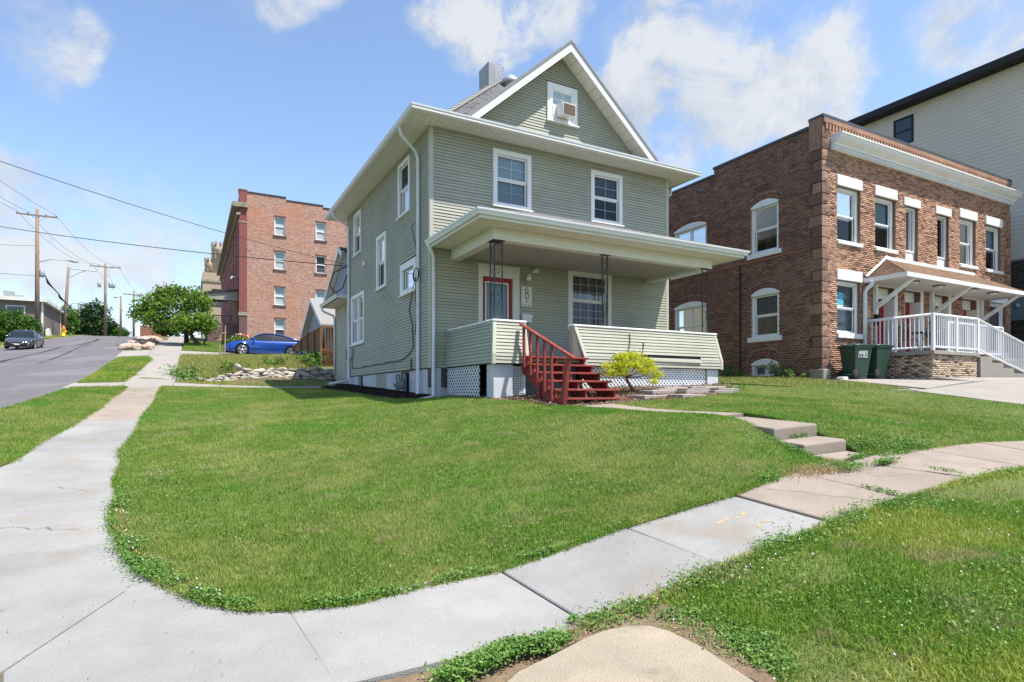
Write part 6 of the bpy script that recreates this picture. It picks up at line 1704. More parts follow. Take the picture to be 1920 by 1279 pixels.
        MB().hexa([(hl - 0.50, s_ * hw(hl - 0.5) * 0.99, 0.62), (hl - 0.08, s_ * hw(hl - 0.08) * 0.82, 0.55), (hl - 0.06, s_ * hw(hl - 0.06) * 0.55, 0.54), (hl - 0.45, s_ * 0.5, 0.60),
                   (hl - 0.52, s_ * hw(hl - 0.5) * 0.965, 0.745), (hl - 0.12, s_ * hw(hl - 0.1) * 0.80, 0.635), (hl - 0.10, s_ * hw(hl - 0.1) * 0.55, 0.635), (hl - 0.45, s_ * 0.5, 0.76)]).build('headlight', 'car_lamp', t, bevel=0.02)
        MB().box(-hl - 0.005, -hl + 0.18, s_ * 0.45, s_ * (hw(-hl + 0.15) + 0.008), 0.72, 0.90).build('tail_light', 'petal_red', t, bevel=0.02)
        for x in (xf, xr):
            w = MB().lathe([(0.20, -0.10), (0.30, -0.105), (r_, -0.08), (r_ + 0.003, 0.0), (r_, 0.08), (0.30, 0.105), (0.20, 0.10)], (x, s_ * (W / 2 - 0.10), r_), 'Y', 30).build('tyre', 'rubber', t)
            yo = s_ * (W / 2 - 0.10) + s_ * 0.092
            MB().lathe([(0.225, -0.01), (0.235, 0.01), (0.215, 0.012), (0.205, -0.02)], (x, yo, r_), 'Y', 30).build('rim', 'car_chrome', w)
            MB().lathe([(0.0, -0.03), (0.21, -0.03), (0.21, -0.025), (0.0, -0.025)], (x, yo - s_ * 0.02, r_), 'Y', 24).build('brake_disc', 'black', w)
            sp = MB()
            for k in range(5):
                a = 2 * math.pi * k / 5 + 0.3
                for da in (-0.16, 0.16):
                    sp.tube([(x + 0.04 * math.cos(a), yo, r_ + 0.04 * math.sin(a)), (x + 0.215 * math.cos(a + da), yo, r_ + 0.215 * math.sin(a + da))], 0.021, 5)
            sp.lathe([(0, -0.02), (0.05, -0.02), (0.05, 0.02), (0, 0.02)], (x, yo, r_), 'Y', 12)
            sp.build('spokes', 'car_chrome', w)
    # grille, plate, lower intake
    MB().hexa([(hl - 0.03, -0.34, 0.44), (hl - 0.03, 0.34, 0.44), (hl - 0.02, 0.5, 0.58), (hl - 0.02, -0.5, 0.58), (hl + 0.012, -0.30, 0.42), (hl + 0.012, 0.30, 0.42), (hl + 0.004, 0.46, 0.56), (hl + 0.004, -0.46, 0.56)]).build('grille', 'black', t)
    MB().tube([(hl - 0.0, -0.50, 0.61), (hl + 0.02, -0.26, 0.45), (hl + 0.02, 0.26, 0.45), (hl - 0.0, 0.50, 0.61)], 0.018, 6).build('grille_trim', 'car_chrome', t)
    MB().box(hl - 0.1, hl + 0.005, -0.5, 0.5, 0.28, 0.36).build('lower_intake', 'black', t)
    if lp: MB().box(hl + 0.012, hl + 0.03, -0.16, 0.16, 0.36, 0.47).build('licence_plate', 'letter_white', t)
    return t
pm('paint_blue', (0.006, 0.055, 0.29), rough=0.24, metal=0.35, spec=0.6, coat=0.8)
pm('paint_grey', (0.075, 0.080, 0.088), rough=0.25, metal=0.5, spec=0.6, coat=0.8)
pm('car_trim', (0.03, 0.03, 0.035), rough=0.4)
pm('car_chrome', (0.55, 0.56, 0.58), rough=0.25, metal=0.8)
pm('car_lamp', (0.55, 0.58, 0.62), rough=0.12, spec=0.8, coat=0.6)
bc = car((4.05, 38.9, Z(4.05, 38.0) + 0.03), R(180), 'blue sedan parked on the driveway behind the stone wall', 'paint_blue')
bc.rotation_euler = (0, R(-2.0), R(180))
gx, gy = -11.55, 60.0
gc = car((gx, gy, Z(gx, gy) + 0.02), R(-91), 'dark grey sedan parked at the far kerb facing downhill', 'paint_grey', L_=4.85, W=1.84, H=1.46, lp=True)
gc.rotation_euler = (0, R(5.5), R(-91))

# ---------------------------------------------------------------- poles, wires, street things
def pole(x, y, zt, label, arm=None, arm_dx=2.2, lamp=None, extra=None, r_=0.15, zb=None, lean=0.0):
    zb = Z(x, y) - 0.3 if zb is None else zb
    t = thing('utility_pole', label, 'utility pole', (x, y, zb + 0.3))
    MB().tube([(x - lean, y, zb), (x - lean * 0.5, y, (zb + zt) / 2), (x, y, zt)], [r_ * 1.15, r_, r_ * 0.8], 12).build('shaft', 'wood_pole', t)
    if arm:
        c_ = MB().box(x - arm_dx, x + arm_dx, y - 0.16, y - 0.05, zt - arm - 0.07, zt - arm + 0.07).build('cross_arm', 'wood_pole', t)
        for dx in (-arm_dx + 0.1, -arm_dx * 0.45, arm_dx * 0.45, arm_dx - 0.1):
            MB().lathe([(0.03, 0), (0.07, 0.05), (0.07, 0.12), (0.04, 0.2), (0.05, 0.25)], (x + dx, y - 0.1, zt - arm + 0.07), 'Z', 8).build('insulator', 'galv', c_)
        MB().tube([(x - arm_dx * 0.5, y - 0.1, zt - arm), (x, y - 0.1, zt - arm - 0.7)], 0.025, 5).tube([(x + arm_dx * 0.5, y - 0.1, zt - arm), (x, y - 0.1, zt - arm - 0.7)], 0.025, 5).build('arm_brace', 'galv', t)
    if lamp:
        lz, ll, sg_ = lamp
        MB().tube([(x, y, lz), (x + sg_ * ll * 0.4, y, lz + 0.45), (x + sg_ * ll, y, lz + 0.5)], 0.045, 6).build('lamp_arm', 'galv', t)
        MB().tube([(x + sg_ * ll * 0.9, y, lz + 0.48), (x + sg_ * (ll + 0.3), y, lz + 0.46), (x + sg_ * (ll + 0.7), y, lz + 0.43)], [0.05, 0.15, 0.09], 8).build('lamp_head', 'galv', t)
    if extra: extra(t)
    return t
S_, C_ = math.sin(R(28.4)), math.cos(R(28.4))
p1 = (-14.4, 80.0); zt1 = 19.7
def coil1(t):
    pts = [(p1[0] + 0.3 + 3.3 * (k / 12) + 0.1 * math.sin(k * 2.1), p1[1] + 0.5 * k, 13.3 - 5.2 * (k / 12) ** 0.8) for k in range(13)]
    MB().tube(pts, [0.09, 0.05, 0.12, 0.06, 0.05, 0.13, 0.06, 0.05, 0.05, 0.06, 0.07, 0.16, 0.10], 6).build('cable_bundle', 'cable_black', t)
    MB().lathe([(0.2, 0), (0.24, 0.1), (0.24, 0.7), (0.15, 0.8)], (p1[0] + 0.4, p1[1], 12.5), 'Z', 10).build('transformer', 'galv', t)
pole(*p1, zt1, 'tall utility pole behind the grey car with a wide cross arm', arm=0.7, arm_dx=1.75, lamp=(14.0, 2.9, 1), extra=coil1, r_=0.2)
pm('sign_green', (0.01, 0.10, 0.09), rough=0.5)
def slant(t):
    MB().tube([(-14.3, 98, 16.7), (-11.2, 98, 16.6)], 0.07, 5).tube([(-14.3, 98, 15.4), (-13.2, 98, 16.2), (-12.4, 98, 16.6)], 0.05, 5).build('slant_arm', 'galv', t)
    MB().box(-15.2, -14.4, 97.8, 97.84, 11.0, 11.2).build('street_sign', 'sign_green', t)
pole(-14.3, 98.0, 16.9, 'bare leaning utility pole with a long straight top arm beside the hydrant', r_=0.2, lean=0.55, lamp=(11.6, 1.0, 1), extra=slant)
def transf(t):
    for dx in (-0.75, 0.65, 1.05): MB().lathe([(0.2, 0), (0.26, 0.08), (0.26, 0.75), (0.12, 0.9)], (-11.6 + dx, 110.8, 16.4), 'Z', 12).build('transformer', 'galv', t)
pole(-11.6, 111, 20.1, 'utility pole with three transformers at the top of the street', arm=0.5, arm_dx=2.0, extra=transf, r_=0.2)
pole(-10.1, 117, 16.1, 'short street-light pole near the crest of the street', lamp=(15.4, 0.3, -1), r_=0.17)
pole(-8.8, 124, 18.2, 'utility pole with a short arm right of the street-light pole', arm=0.8, arm_dx=1.5, r_=0.17, zb=8.5)
pole(-9.5, 170, 20.6, 'farthest and smallest utility pole beyond the crest', arm=0.3, arm_dx=2.2, r_=0.2, zb=8.0)
def wire(label, a, b, sag, r_=0.018, n=26, group=None, mid=None):
    a, b = Vector(a), Vector(b)
    pts = [a.lerp(b, i / n) - Vector((0, 0, sag * 4 * (i / n) * (1 - i / n))) for i in range(n + 1)]
    o = MB().tube(pts, r_, 5).build('power_line', 'cable_black', None)
    return tag(o, label, 'power line', group)
wire('upper thick power line sloping down to the back of the green house', (-8.5, 13.0, 5.55), (5.35, 23.1, 4.95), 0.35, 0.0085)
wire('lower thick power line crossing to the back of the green house', (-22, 55, 13.2), (5.35, 23.15, 4.90), 0.55, 0.016)
MB_ = MB().tube([(5.3, 23.1, 4.9), (4.9, 23.6, 4.7), (4.75, 23.7, 4.2), (4.95, 23.6, 3.9), (5.2, 23.45, 4.1), (5.33, 23.3, 4.6)], 0.02, 6).build('service_loop', 'cable_black', None)
tag(MB_, 'black loop of service cable at the rear corner of the green house', 'cable')
for k, (dx, dz) in enumerate(((-1.65, 0.25), (-0.7, 0.25), (1.65, 0.25))):
    wire(['left', 'middle', 'right'][k] + ' thin line from the tall pole to the pole with transformers', (p1[0] + dx, p1[1] - 0.1, zt1 - 0.7 + dz), (-11.6 + dx, 110.9, 19.9), 1.2, 0.016)
    wire(['left', 'middle', 'right'][k] + ' thin line rising from the tall pole out of the picture', (p1[0] + dx, p1[1] - 0.1, zt1 - 0.7 + dz), (-21 + dx, 44, 21), 1.0, 0.016)
    wire(['left', 'middle', 'right'][k] + ' thin line from the transformer pole to the farthest pole', (-11.6 + dx, 110.9, 19.9), (-9.5 + dx, 170, 20.6), 1.0, 0.018)
wire('thin communication line low on the tall pole', (p1[0], p1[1], 12.6), (-25, 62, 11.4), 0.6, 0.02)
wire('second communication line low on the tall pole', (p1[0], p1[1], 15.8), (-26, 66, 13.4), 0.5, 0.016)
wire('white telephone line across the apartment house front', (-14, 98, 14.0), (20, 55.0, 9.6), 0.6, 0.022).data.materials[0] = MATS['gutter_white']

hy = thing('fire_hydrant', 'yellow fire hydrant with orange cap at the far kerb', 'hydrant', (-14.1, 93, Z(-14.1, 93)))
pm('hydrant_yellow', (0.75, 0.42, 0.02), rough=0.5); pm('hydrant_orange', (0.62, 0.14, 0.03), rough=0.5)
hz = Z(-14.1, 93) + 0.1
MB().lathe([(0.26, 0), (0.26, 0.08), (0.19, 0.1), (0.19, 0.85), (0.24, 0.88), (0.24, 0.95)], (-14.1, 93, hz), 'Z', 14).build('barrel', 'hydrant_yellow', hy)
MB().lathe([(0.22, 0.95), (0.2, 1.1), (0.1, 1.25), (0.06, 1.4)], (-14.1, 93, hz), 'Z', 14).build('bonnet', 'hydrant_orange', hy)
MB().lathe([(0.1, -0.32), (0.12, -0.3), (0.12, 0.3), (0.1, 0.32)], (-14.1, 93, hz + 0.62), 'X', 12).build('nozzle', 'hydrant_yellow', hy)
# tan building beyond the grey car
fb = thing('tan_building', 'low brown-grey sided building with pale roof edge behind the grey car', 'building', (-22, 98, 7.0))
MB().box(-40, -16.4, 94, 106, 5.5, 11.5).build('wall', pm('siding_tan', (0.20, 0.165, 0.15), (0.17, 0.14, 0.125), 1.0, 0.8), fb)
FB = Fr((-40, 94, 0), (1, 0, 0), (0, -1, 0))
siding(lambda t, z, d: FB.p(t, z, d), 0, 23.5, 6.4, 11.4, [], fb, 'siding_tan', ex=0.25, lap=0.03, joined=True)
FBs = Fr((-16.4, 94, 0), (0, 1, 0), (1, 0, 0))
siding(lambda t, z, d: FBs.p(t, z, d), 0.1, 12, 6.4, 11.4, [], fb, 'siding_tan', ex=0.25, lap=0.03, joined=True)
MB().box(-40.3, -15.9, 93.4, 106.4, 11.5, 11.95).build('roof_edge', 'trim_cream', fb)
for y in (94.0, 105.7): MB().box(-16.5, -16.32, y - 0.12, y + 0.2, 6.0, 11.5).build('corner_board', 'trim_cream', fb)
w = frame_box(FB, MB(), 20.0, 21.9, 9.3, 10.9, 0.12, 0.03, 0.09).build('window', 'trim_cream', fb)
FB.box(MB(), 20.12, 21.78, 9.42, 10.78, 0.03, 0.05).build('pane', 'car_glass', w)
MB().prism([(-16.2, 94.6, 6.0), (-16.2, 97.6, 6.0), (-16.2, 97.6, 6.4), (-16.2, 95.2, 8.3), (-16.2, 94.6, 8.3)], (0.4, 0, 0)).build('stair_wall', 'trim_cream', fb)
for (x, y, h_) in ((-22, 97, 0.9), (-20.5, 98, 1.2), (-19.5, 97.5, 0.7)): MB().box(x - 0.5, x + 0.5, y - 0.4, y + 0.4, 11.9, 11.95 + h_).build('roof_unit', 'galv', fb)
# brown roof beyond the crest
br = thing('brown_roof_house', 'brown roofed house just showing beyond the crest', 'house', (-7, 150, 8))
MB().prism([(-9.5, 150, 12.3), (-4.0, 150, 12.3), (-6.2, 150, 14.5), (-9.5, 150, 14.6)], (0, 8, 0)).build('roof', 'brick_side', br)
MB().box(-9.4, -4.4, 150.3, 157.5, 8, 12.3).build('wall', 'siding_tan', br)
# grey cabinet on a post at the sidewalk, flower tub, garden stakes
cb_ = thing('parcel_box', 'grey parcel box on a dark post beside the sidewalk under the tree', 'mailbox', (-0.25, 47.5, Z(-0.25, 47.5)))
zc = Z(-0.25, 47.5)
MB().box(-0.55, 0.05, 47.2, 47.8, zc + 0.75, zc + 1.55).build('box', 'meter_grey', cb_, bevel=0.04); MB().box(-0.4, -0.1, 47.35, 47.65, zc - 0.1, zc + 0.75).build('post', 'black', cb_)
for k, (x, y, h_, lb) in enumerate(((1.38, 36.0, 1.25, 'shorter thin wooden garden stake in front of the blue car'), (1.62, 35.8, 1.75, 'taller thin wooden garden stake in front of the blue car'))):
    zz = Z(x, y); o = MB().tube([(x, y, zz - 0.1), (x + 0.05, y, zz + h_)], 0.03, 4).tube([(x - 0.12, y, zz + h_ * 0.75), (x + 0.12, y, zz + h_ * 0.78)], 0.02, 4).build('garden_stake', 'wood_pale', None)
    tag(o, lb, 'stake')
# ---------------------------------------------------------------- foliage helpers
def leaves(P, size, tint=None, up=0.5, aspect=1.7, bend=0.25, rng=RNG):
    """diamond leaves (4 verts, folded) at points P (n,3); returns V,F,tint per face"""
    n = len(P)
    nrm = rng.normal(size=(n, 3)); nrm[:, 2] = np.abs(nrm[:, 2]) + up
    nrm /= np.linalg.norm(nrm, axis=1)[:, None]
    d = rng.normal(size=(n, 3)); d -= nrm * (d * nrm).sum(1)[:, None]; d /= np.linalg.norm(d, axis=1)[:, None]
    s_ = np.cross(nrm, d)
    sz = (size * rng.uniform(0.6, 1.3, n))[:, None]
    a = P - d * sz * 0.5; b = P + d * sz * 0.5
    l = P + s_ * sz * 0.5 / aspect + nrm * sz * bend * 0.4 ; r_ = P - s_ * sz * 0.5 / aspect + nrm * sz * bend * 0.4
    V = np.stack([a, r_, b, l], 1).reshape(-1, 3)
    i = np.arange(n) * 4
    F = np.stack([np.stack([i, i+1, i+2], 1), np.stack([i, i+2, i+3], 1)], 1).reshape(-1, 3)
    t = rng.random(n) if tint is None else tint
    return V, F, np.repeat(t, 2)
def cloud_points(blobs, rng=RNG, shell=0.55):
    out = []
    for (c, r_, n) in blobs:
        v = rng.normal(size=(n, 3)); v /= np.linalg.norm(v, axis=1)[:, None]
        rad = shell + (1 - shell) * rng.random(n) ** 0.7
        rad *= 1 + 0.16 * np.sin(v[:, 0] * 5 + c[0]) * np.sin(v[:, 1] * 6 + 1) 
        out.append(np.array(c) + v * rad[:, None] * np.array(r_))
    return np.concatenate(out)
def twig_clumps(P, k, spread, rng=RNG):
    """each point becomes a spray of k leaf positions"""
    q = np.repeat(P, k, 0) + rng.normal(size=(len(P) * k, 3)) * spread
    return q
def crown(name, blobs, k, spread, size, mat, parent, shell=0.5, up=0.4, aspect=1.7):
    P = twig_clumps(cloud_points(blobs, shell=shell), k, spread)
    base = np.repeat(RNG.random(len(P) // k), k)
    V, F, t = leaves(P, size, np.clip(base * 0.6 + RNG.random(len(P)) * 0.4, 0, 1), up, aspect)
    return npmesh(name, V, F, mat, parent, {'tint': ('FACE', t)})
def limb(mb, a, b, r0, r1, wob=0.06, n=6):
    a, b = Vector(a), Vector(b); L_ = (b - a).length
    pts = [a.lerp(b, i / n) + Vector((random.uniform(-1, 1), random.uniform(-1, 1), random.uniform(-.5, .5))) * (wob * L_ if 0 < i < n else 0) for i in range(n + 1)]
    mb.tube(pts, [r0 + (r1 - r0) * i / n for i in range(n + 1)], 8)
    return pts

# maple on the verge up the street
tr = thing('maple_tree', 'bright green maple leaning over the sidewalk in front of the apartment house', 'tree', (0.55, 46, Z(0.55, 46)))
tb0 = Vector((0.62, 46, Z(0.55, 46) - 0.1)); fork = Vector((-0.05, 46.2, 4.1))
m = MB(); limb(m, tb0, fork, 0.17, 0.12, 0.02)
tips = [(-2.6, 46.6, 5.6), (-1.7, 47.2, 6.5), (-0.3, 46.6, 6.8), (0.9, 46.2, 6.2), (1.2, 45.4, 4.9), (-1.9, 45.6, 4.8), (-0.6, 48, 5.6), (0.3, 45.0, 5.2)]
for tp in tips:
    pts = limb(m, fork, tp, 0.075, 0.02, 0.05)
    for k in range(3):
        q = pts[3 + k]; limb(m, q, q + Vector((random.uniform(-1, 1), random.uniform(-1, 1), random.uniform(0, .9))), 0.025, 0.008, 0.05, 4)
limb(m, tb0 + Vector((0.2, 0, 0.1)), (1.0, 45.8, 4.6), 0.06, 0.02, 0.04)
m.build('trunk', 'bark', tr)
blobs = [((-1.0, 46.8, 5.9), (1.7, 1.5, 1.05), 330), ((-2.55, 46.7, 6.0), (0.8, 0.8, 0.55), 130), ((-3.0, 46.6, 5.4), (0.6, 0.6, 0.35), 70), ((-2.2, 46.4, 5.0), (0.95, 0.9, 0.5), 170), ((0.55, 46.4, 6.2), (0.9, 1.0, 0.8), 200), ((-1.0, 47.0, 6.95), (1.0, 0.9, 0.42), 130), ((-1.75, 46.9, 6.7), (0.7, 0.8, 0.4), 90),
         ((0.75, 45.4, 4.75), (0.85, 0.9, 0.65), 260), ((-0.3, 45.4, 4.75), (0.9, 0.9, 0.5), 180), ((0.2, 46.9, 6.85), (0.6, 0.6, 0.4), 60)]
crown('crown', [(c_, r2, int(n_ * 0.62)) for (c_, r2, n_) in blobs], 9, 0.17, 0.21, 'leaf_tree', tr, shell=0.3)
# trees beyond the crest and beside the tan building
def far_tree(x, y, zb, label, blobs, mat='leaf_dark', size=0.5, k=7, tz=None):
    t = thing('far_tree', label, 'tree', (x, y, zb), group='trees beyond the crest')
    m = MB(); top = max(b[0][2] for b in blobs)
    limb(m, (x, y, zb - 0.5), (x, y, top - 0.5), 0.22, 0.08, 0.02)
    for b in blobs[:6]: limb(m, (x, y, zb + (b[0][2] - zb) * 0.4), b[0], 0.08, 0.03, 0.03)
    m.build('trunk', 'bark', t)
    crown('crown', blobs, k, size * 0.55, size, mat, t, shell=0.45)
def bl(x, y, z, w, h, n):
    r_ = random.Random(int(x * 10 + z))
    return [((x + r_.uniform(-.45, .45) * w, y + r_.uniform(-.5, .5), z + r_.uniform(-.42, .42) * h), (w * r_.uniform(.3, .48), w * .4, h * r_.uniform(.24, .36)), n // 8) for _ in range(8)] + [((x, y, z), (w * .55, w * .4, h * .42), n // 3)]
far_tree(-18.0, 144, 8.8, 'large dark round tree behind the leaning pole and the transformer pole', bl(-18.0, 144, 13.4, 6.6, 7.0, 1000))
far_tree(-14.0, 142, 9.0, 'smaller dark tree right of the transformer pole', bl(-14.2, 142, 12.2, 3.8, 4.6, 560))
far_tree(-12.0, 140, 9.2, 'low green bush-like tree beside the brown roof', bl(-12.0, 140, 11.2, 1.8, 2.4, 260), 'leaf_bush', 0.35)
far_tree(-16.2, 108, 8.4, 'pale green tree between the tan building and the leaning pole', bl(-16.2, 108, 10.2, 2.0, 4.6, 320), 'leaf_plant', 0.4)
far_tree(-2.6, 100, 8.0, 'small distant tree left of the maple at the end of the sidewalk', bl(-2.8, 100, 9.4, 3.4, 2.2, 420), 'leaf_plant', 0.35)
# clipped bush above the grey car
bu = thing('round_bush', 'big rounded bright green bush on the bank behind the grey car', 'bush', (-15.9, 77, Z(-15.9, 77)))
zb_ = Z(-15.9, 77)
m = MB()
for a in range(7): limb(m, (-16.2, 77, zb_ - 0.2), (-16.2 + 1.6 * math.cos(a), 77 + 1.2 * math.sin(a), zb_ + 1.4), 0.07, 0.02, 0.05)
m.build('stems', 'bark', bu)
crown('crown', [((-16.2, 76.8, zb_ + 1.35), (2.6, 2.0, 1.75), 1500), ((-17.6, 76.8, zb_ + 1.3), (1.6, 1.6, 1.6), 500), ((-14.9, 76.6, zb_ + 0.9), (1.3, 1.4, 1.25), 420)], 6, 0.13, 0.22, 'leaf_bush', bu, shell=0.75)
# golden Japanese maple by the stairs
jm = thing('golden_maple', 'small yellow-green lace-leaf maple beside the red stairs', 'shrub', (9.05, 10.75, Z(9.05, 10.75)))
jb = Vector((9.05, 10.75, Z(9.05, 10.75) - 0.03))
m = MB(); fk = Vector((8.78, 10.75, 0.36)); limb(m, jb, fk, 0.036, 0.024, 0.03, 5)
jt = [(8.15, 10.55, 0.75), (8.45, 10.5, 0.92), (8.8, 10.7, 0.95), (9.2, 10.6, 0.82), (9.45, 10.75, 0.62), (8.25, 10.9, 0.62), (9.0, 11.0, 0.85), (9.3, 10.4, 0.42)]
for tp in jt: limb(m, fk, tp, 0.017, 0.005, 0.05, 5)
m.build('trunk', 'bark_thin', jm)
tiers = []
for (x, y, z, w, n_) in ((8.30, 10.60, 0.62, 0.30, 70), (8.20, 10.55, 0.46, 0.22, 40), (8.55, 10.60, 0.80, 0.28, 80), (8.85, 10.65, 0.86, 0.30, 80), (8.70, 10.50, 0.66, 0.34, 80), (9.15, 10.60, 0.74, 0.28, 70),
                         (9.40, 10.65, 0.60, 0.24, 50), (9.50, 10.55, 0.42, 0.20, 36), (9.10, 10.45, 0.52, 0.26, 50), (8.45, 10.45, 0.48, 0.22, 40), (9.30, 10.40, 0.28, 0.12, 16)):
    tiers.append(((x, y, z), (w, w * 0.9, 0.075), n_))
crown('crown', tiers, 12, 0.035, 0.055, 'leaf_gold', jm, shell=0.15, aspect=2.6)
# leafy weeds at the foot of the brick side wall and round the lot
def plant(x, y, h, n, label, mat='leaf_plant', size=0.12, spread=0.22, group=None, nm='leafy_weed'):
    t = thing(nm, label, 'plant', (x, y, Z(x, y)), group=group)
    zz = Z(x, y); m = MB(); P = []
    for i in range(n):
        tip = Vector((x + random.gauss(0, spread), y + random.gauss(0, spread), zz + h * random.uniform(0.55, 1.0)))
        pts = limb(m, (x + random.gauss(0, spread * .25), y + random.gauss(0, spread * .25), zz - 0.02), tip, 0.008, 0.003, 0.05, 5)
        for q in pts[1:]:
            for _ in range(3): P.append(np.array(q) + RNG.normal(size=3) * size * 0.4)
    m.build('stem', 'leaf_weed', t)
    V, F, tt = leaves(np.array(P), size, None, 0.6, 2.2)
    npmesh('foliage', V, F, mat, t, {'tint': ('FACE', tt)})
plant(17.6, 15.6, 0.55, 9, 'leafy green weed by the drain pipe of the brick side wall')
plant(17.5, 13.5, 0.60, 10, 'tallest leafy weed right of the brick basement window')
plant(17.4, 12.9, 0.35, 7, 'low leafy weed nearest the duplex corner')
plant(17.3, 14.9, 0.3, 6, 'low leafy weed under the brick basement window')
plant(13.3, 12.3, 0.25, 8, 'low leafy weed at the right end of the porch lattice', size=0.09)
plant(12.3, 10.9, 0.22, 8, 'small weed tuft at the end of the pavers', size=0.08)
plant(8.35, 10.9, 0.28, 7, 'green weed growing under the red stairs', size=0.09)
plant(5.0, 29.6, 0.55, 12, 'tall broad weed in front of the wooden ramp', size=0.2, spread=0.4)
plant(5.15, 28.6, 0.7, 12, 'tall broad weed at the corner of the rear wing', size=0.2, spread=0.35)
plant(3.3, 29.0, 0.45, 10, 'broad weed above the middle of the stone wall', size=0.16, spread=0.4)
plant(1.4, 28.4, 0.4, 10, 'broad weed above the left end of the stone wall', size=0.15, spread=0.4)
plant(-0.25, 27.6, 0.5, 18, 'spreading green weed at the sidewalk end of the stone wall', 'leaf_weed', 0.15, 0.4)
plant(-0.1, 26.6, 0.35, 16, 'low spreading weed left of the stone wall', 'leaf_weed', 0.13, 0.35)
plant(2.3, 46.2, 0.7, 14, 'dark leafy bush in the shade beside the maple trunk', 'leaf_dark', 0.2, 0.35)
fp = thing('flowering_shrub', 'small shrub with pink and white flowers in front of the apartment porch', 'shrub', (3.1, 45.5, Z(3.1, 45.5)))
zf = Z(3.1, 45.5); m = MB()
for a in range(6): limb(m, (3.1, 45.5, zf), (3.1 + 0.5 * math.cos(a), 45.5 + 0.5 * math.sin(a), zf + 0.5), 0.02, 0.008, 0.05)
m.build('stem', 'bark', fp)
crown('foliage', [((3.1, 45.5, zf + 0.45), (0.75, 0.6, 0.42), 160)], 5, 0.06, 0.16, 'leaf_tree', fp)
V, F, tt = leaves(cloud_points([((3.1, 45.4, zf + 0.55), (0.75, 0.6, 0.4), 45)], shell=0.9), 0.16, None, 0.5, 1.1); npmesh('blossom', V, F, 'petal_white', fp, {'tint': ('FACE', tt)})
V, F, tt = leaves(cloud_points([((3.3, 45.4, zf + 0.65), (0.5, 0.5, 0.32), 40)], shell=0.9), 0.16, None, 0.5, 1.1); npmesh('blossom', V, F, 'petal_red', fp, {'tint': ('FACE', tt)})

# ---------------------------------------------------------------- turf
def inpoly(P, poly):
    x, y = P[:, 0], P[:, 1]; inside = np.zeros(len(P), bool); n = len(poly); j = n - 1
    for i in range(n):
        xi, yi = poly[i]; xj, yj = poly[j]
        c = ((yi > y) != (yj > y)) & (x < (xj - xi) * (y - yi) / (yj - yi + 1e-12) + xi)
        inside ^= c; j = i
    return inside
def scatter(poly, dens):
    """random points in polygon, dens(x,y) per square metre"""
    xs = [p[0] for p in poly]; ys = [p[1] for p in poly]
    out = []; step = 1.0
    for x0 in np.arange(min(xs), max(xs), step):
        for y0 in np.arange(min(ys), max(ys), step):
            d = dens(x0 + .5, y0 + .5); n = RNG.poisson(d)
            if n: out.append(np.stack([RNG.uniform(x0, x0 + step, n), RNG.uniform(y0, y0 + step, n)], 1))
    P = np.concatenate(out); return P[inpoly(P, poly)]
def vnoise(P, sc, seed):
    """cheap smooth noise in 0..1 for breaking up edges and density"""
    r_ = np.random.default_rng(seed); out = np.zeros(len(P))
    for k in range(6):
        a = r_.uniform(0, 2 * math.pi); f = sc * r_.uniform(0.6, 1.9); ph = r_.uniform(0, 6.28)
        out += np.sin((P[:, 0] * math.cos(a) + P[:, 1] * math.sin(a)) * f + ph + 1.3 * np.sin((P[:, 0] * math.sin(a) - P[:, 1] * math.cos(a)) * f * 0.7))
    return 0.5 + out / 12.0
def blades(name, P, h, w, mat, off=0.05, lean=0.55, seg=2, tintf=None):
    n = len(P); z = ZT(P[:, 0], P[:, 1]) + off
    B = np.column_stack([P, z])
    hh = (h * RNG.uniform(0.55, 1.25, n))[:, None]; ww = (w * RNG.uniform(0.7, 1.3, n))[:, None]
    az = RNG.uniform(0, 2 * math.pi, n); dirw = np.column_stack([np.cos(az), np.sin(az), np.zeros(n)])
    al = RNG.uniform(0, 2 * math.pi, n); ln = (lean * RNG.random(n))[:, None]
    ld = np.column_stack([np.cos(al), np.sin(al), np.zeros(n)])
    upv = np.array([0, 0, 1.0])
    tip = B + upv * hh * (1 - 0.35 * ln) + ld * hh * ln * 1.1
    t = RNG.random(n) if tintf is None else tintf
    if seg == 1:
        V = np.stack([B - dirw * ww * .5, B + dirw * ww * .5, tip], 1).reshape(-1, 3)
        F = np.arange(n * 3).reshape(-1, 3); tt = t
    else:
        mid = B + upv * hh * 0.55 + ld * hh * ln * 0.35
        V = np.stack([B - dirw * ww * .5, B + dirw * ww * .5, mid + dirw * ww * .42, mid - dirw * ww * .42, tip], 1).reshape(-1, 3)
        i = np.arange(n) * 5
        F = np.stack([np.stack([i, i+1, i+2], 1), np.stack([i, i+2, i+3], 1), np.stack([i+3, i+2, i+4], 1)], 1).reshape(-1, 3); tt = np.repeat(t, 3)
    o = npmesh(name, V, F, mat, None, {'tint': ('FACE', tt)})
    o['kind'] = 'stuff'; return o

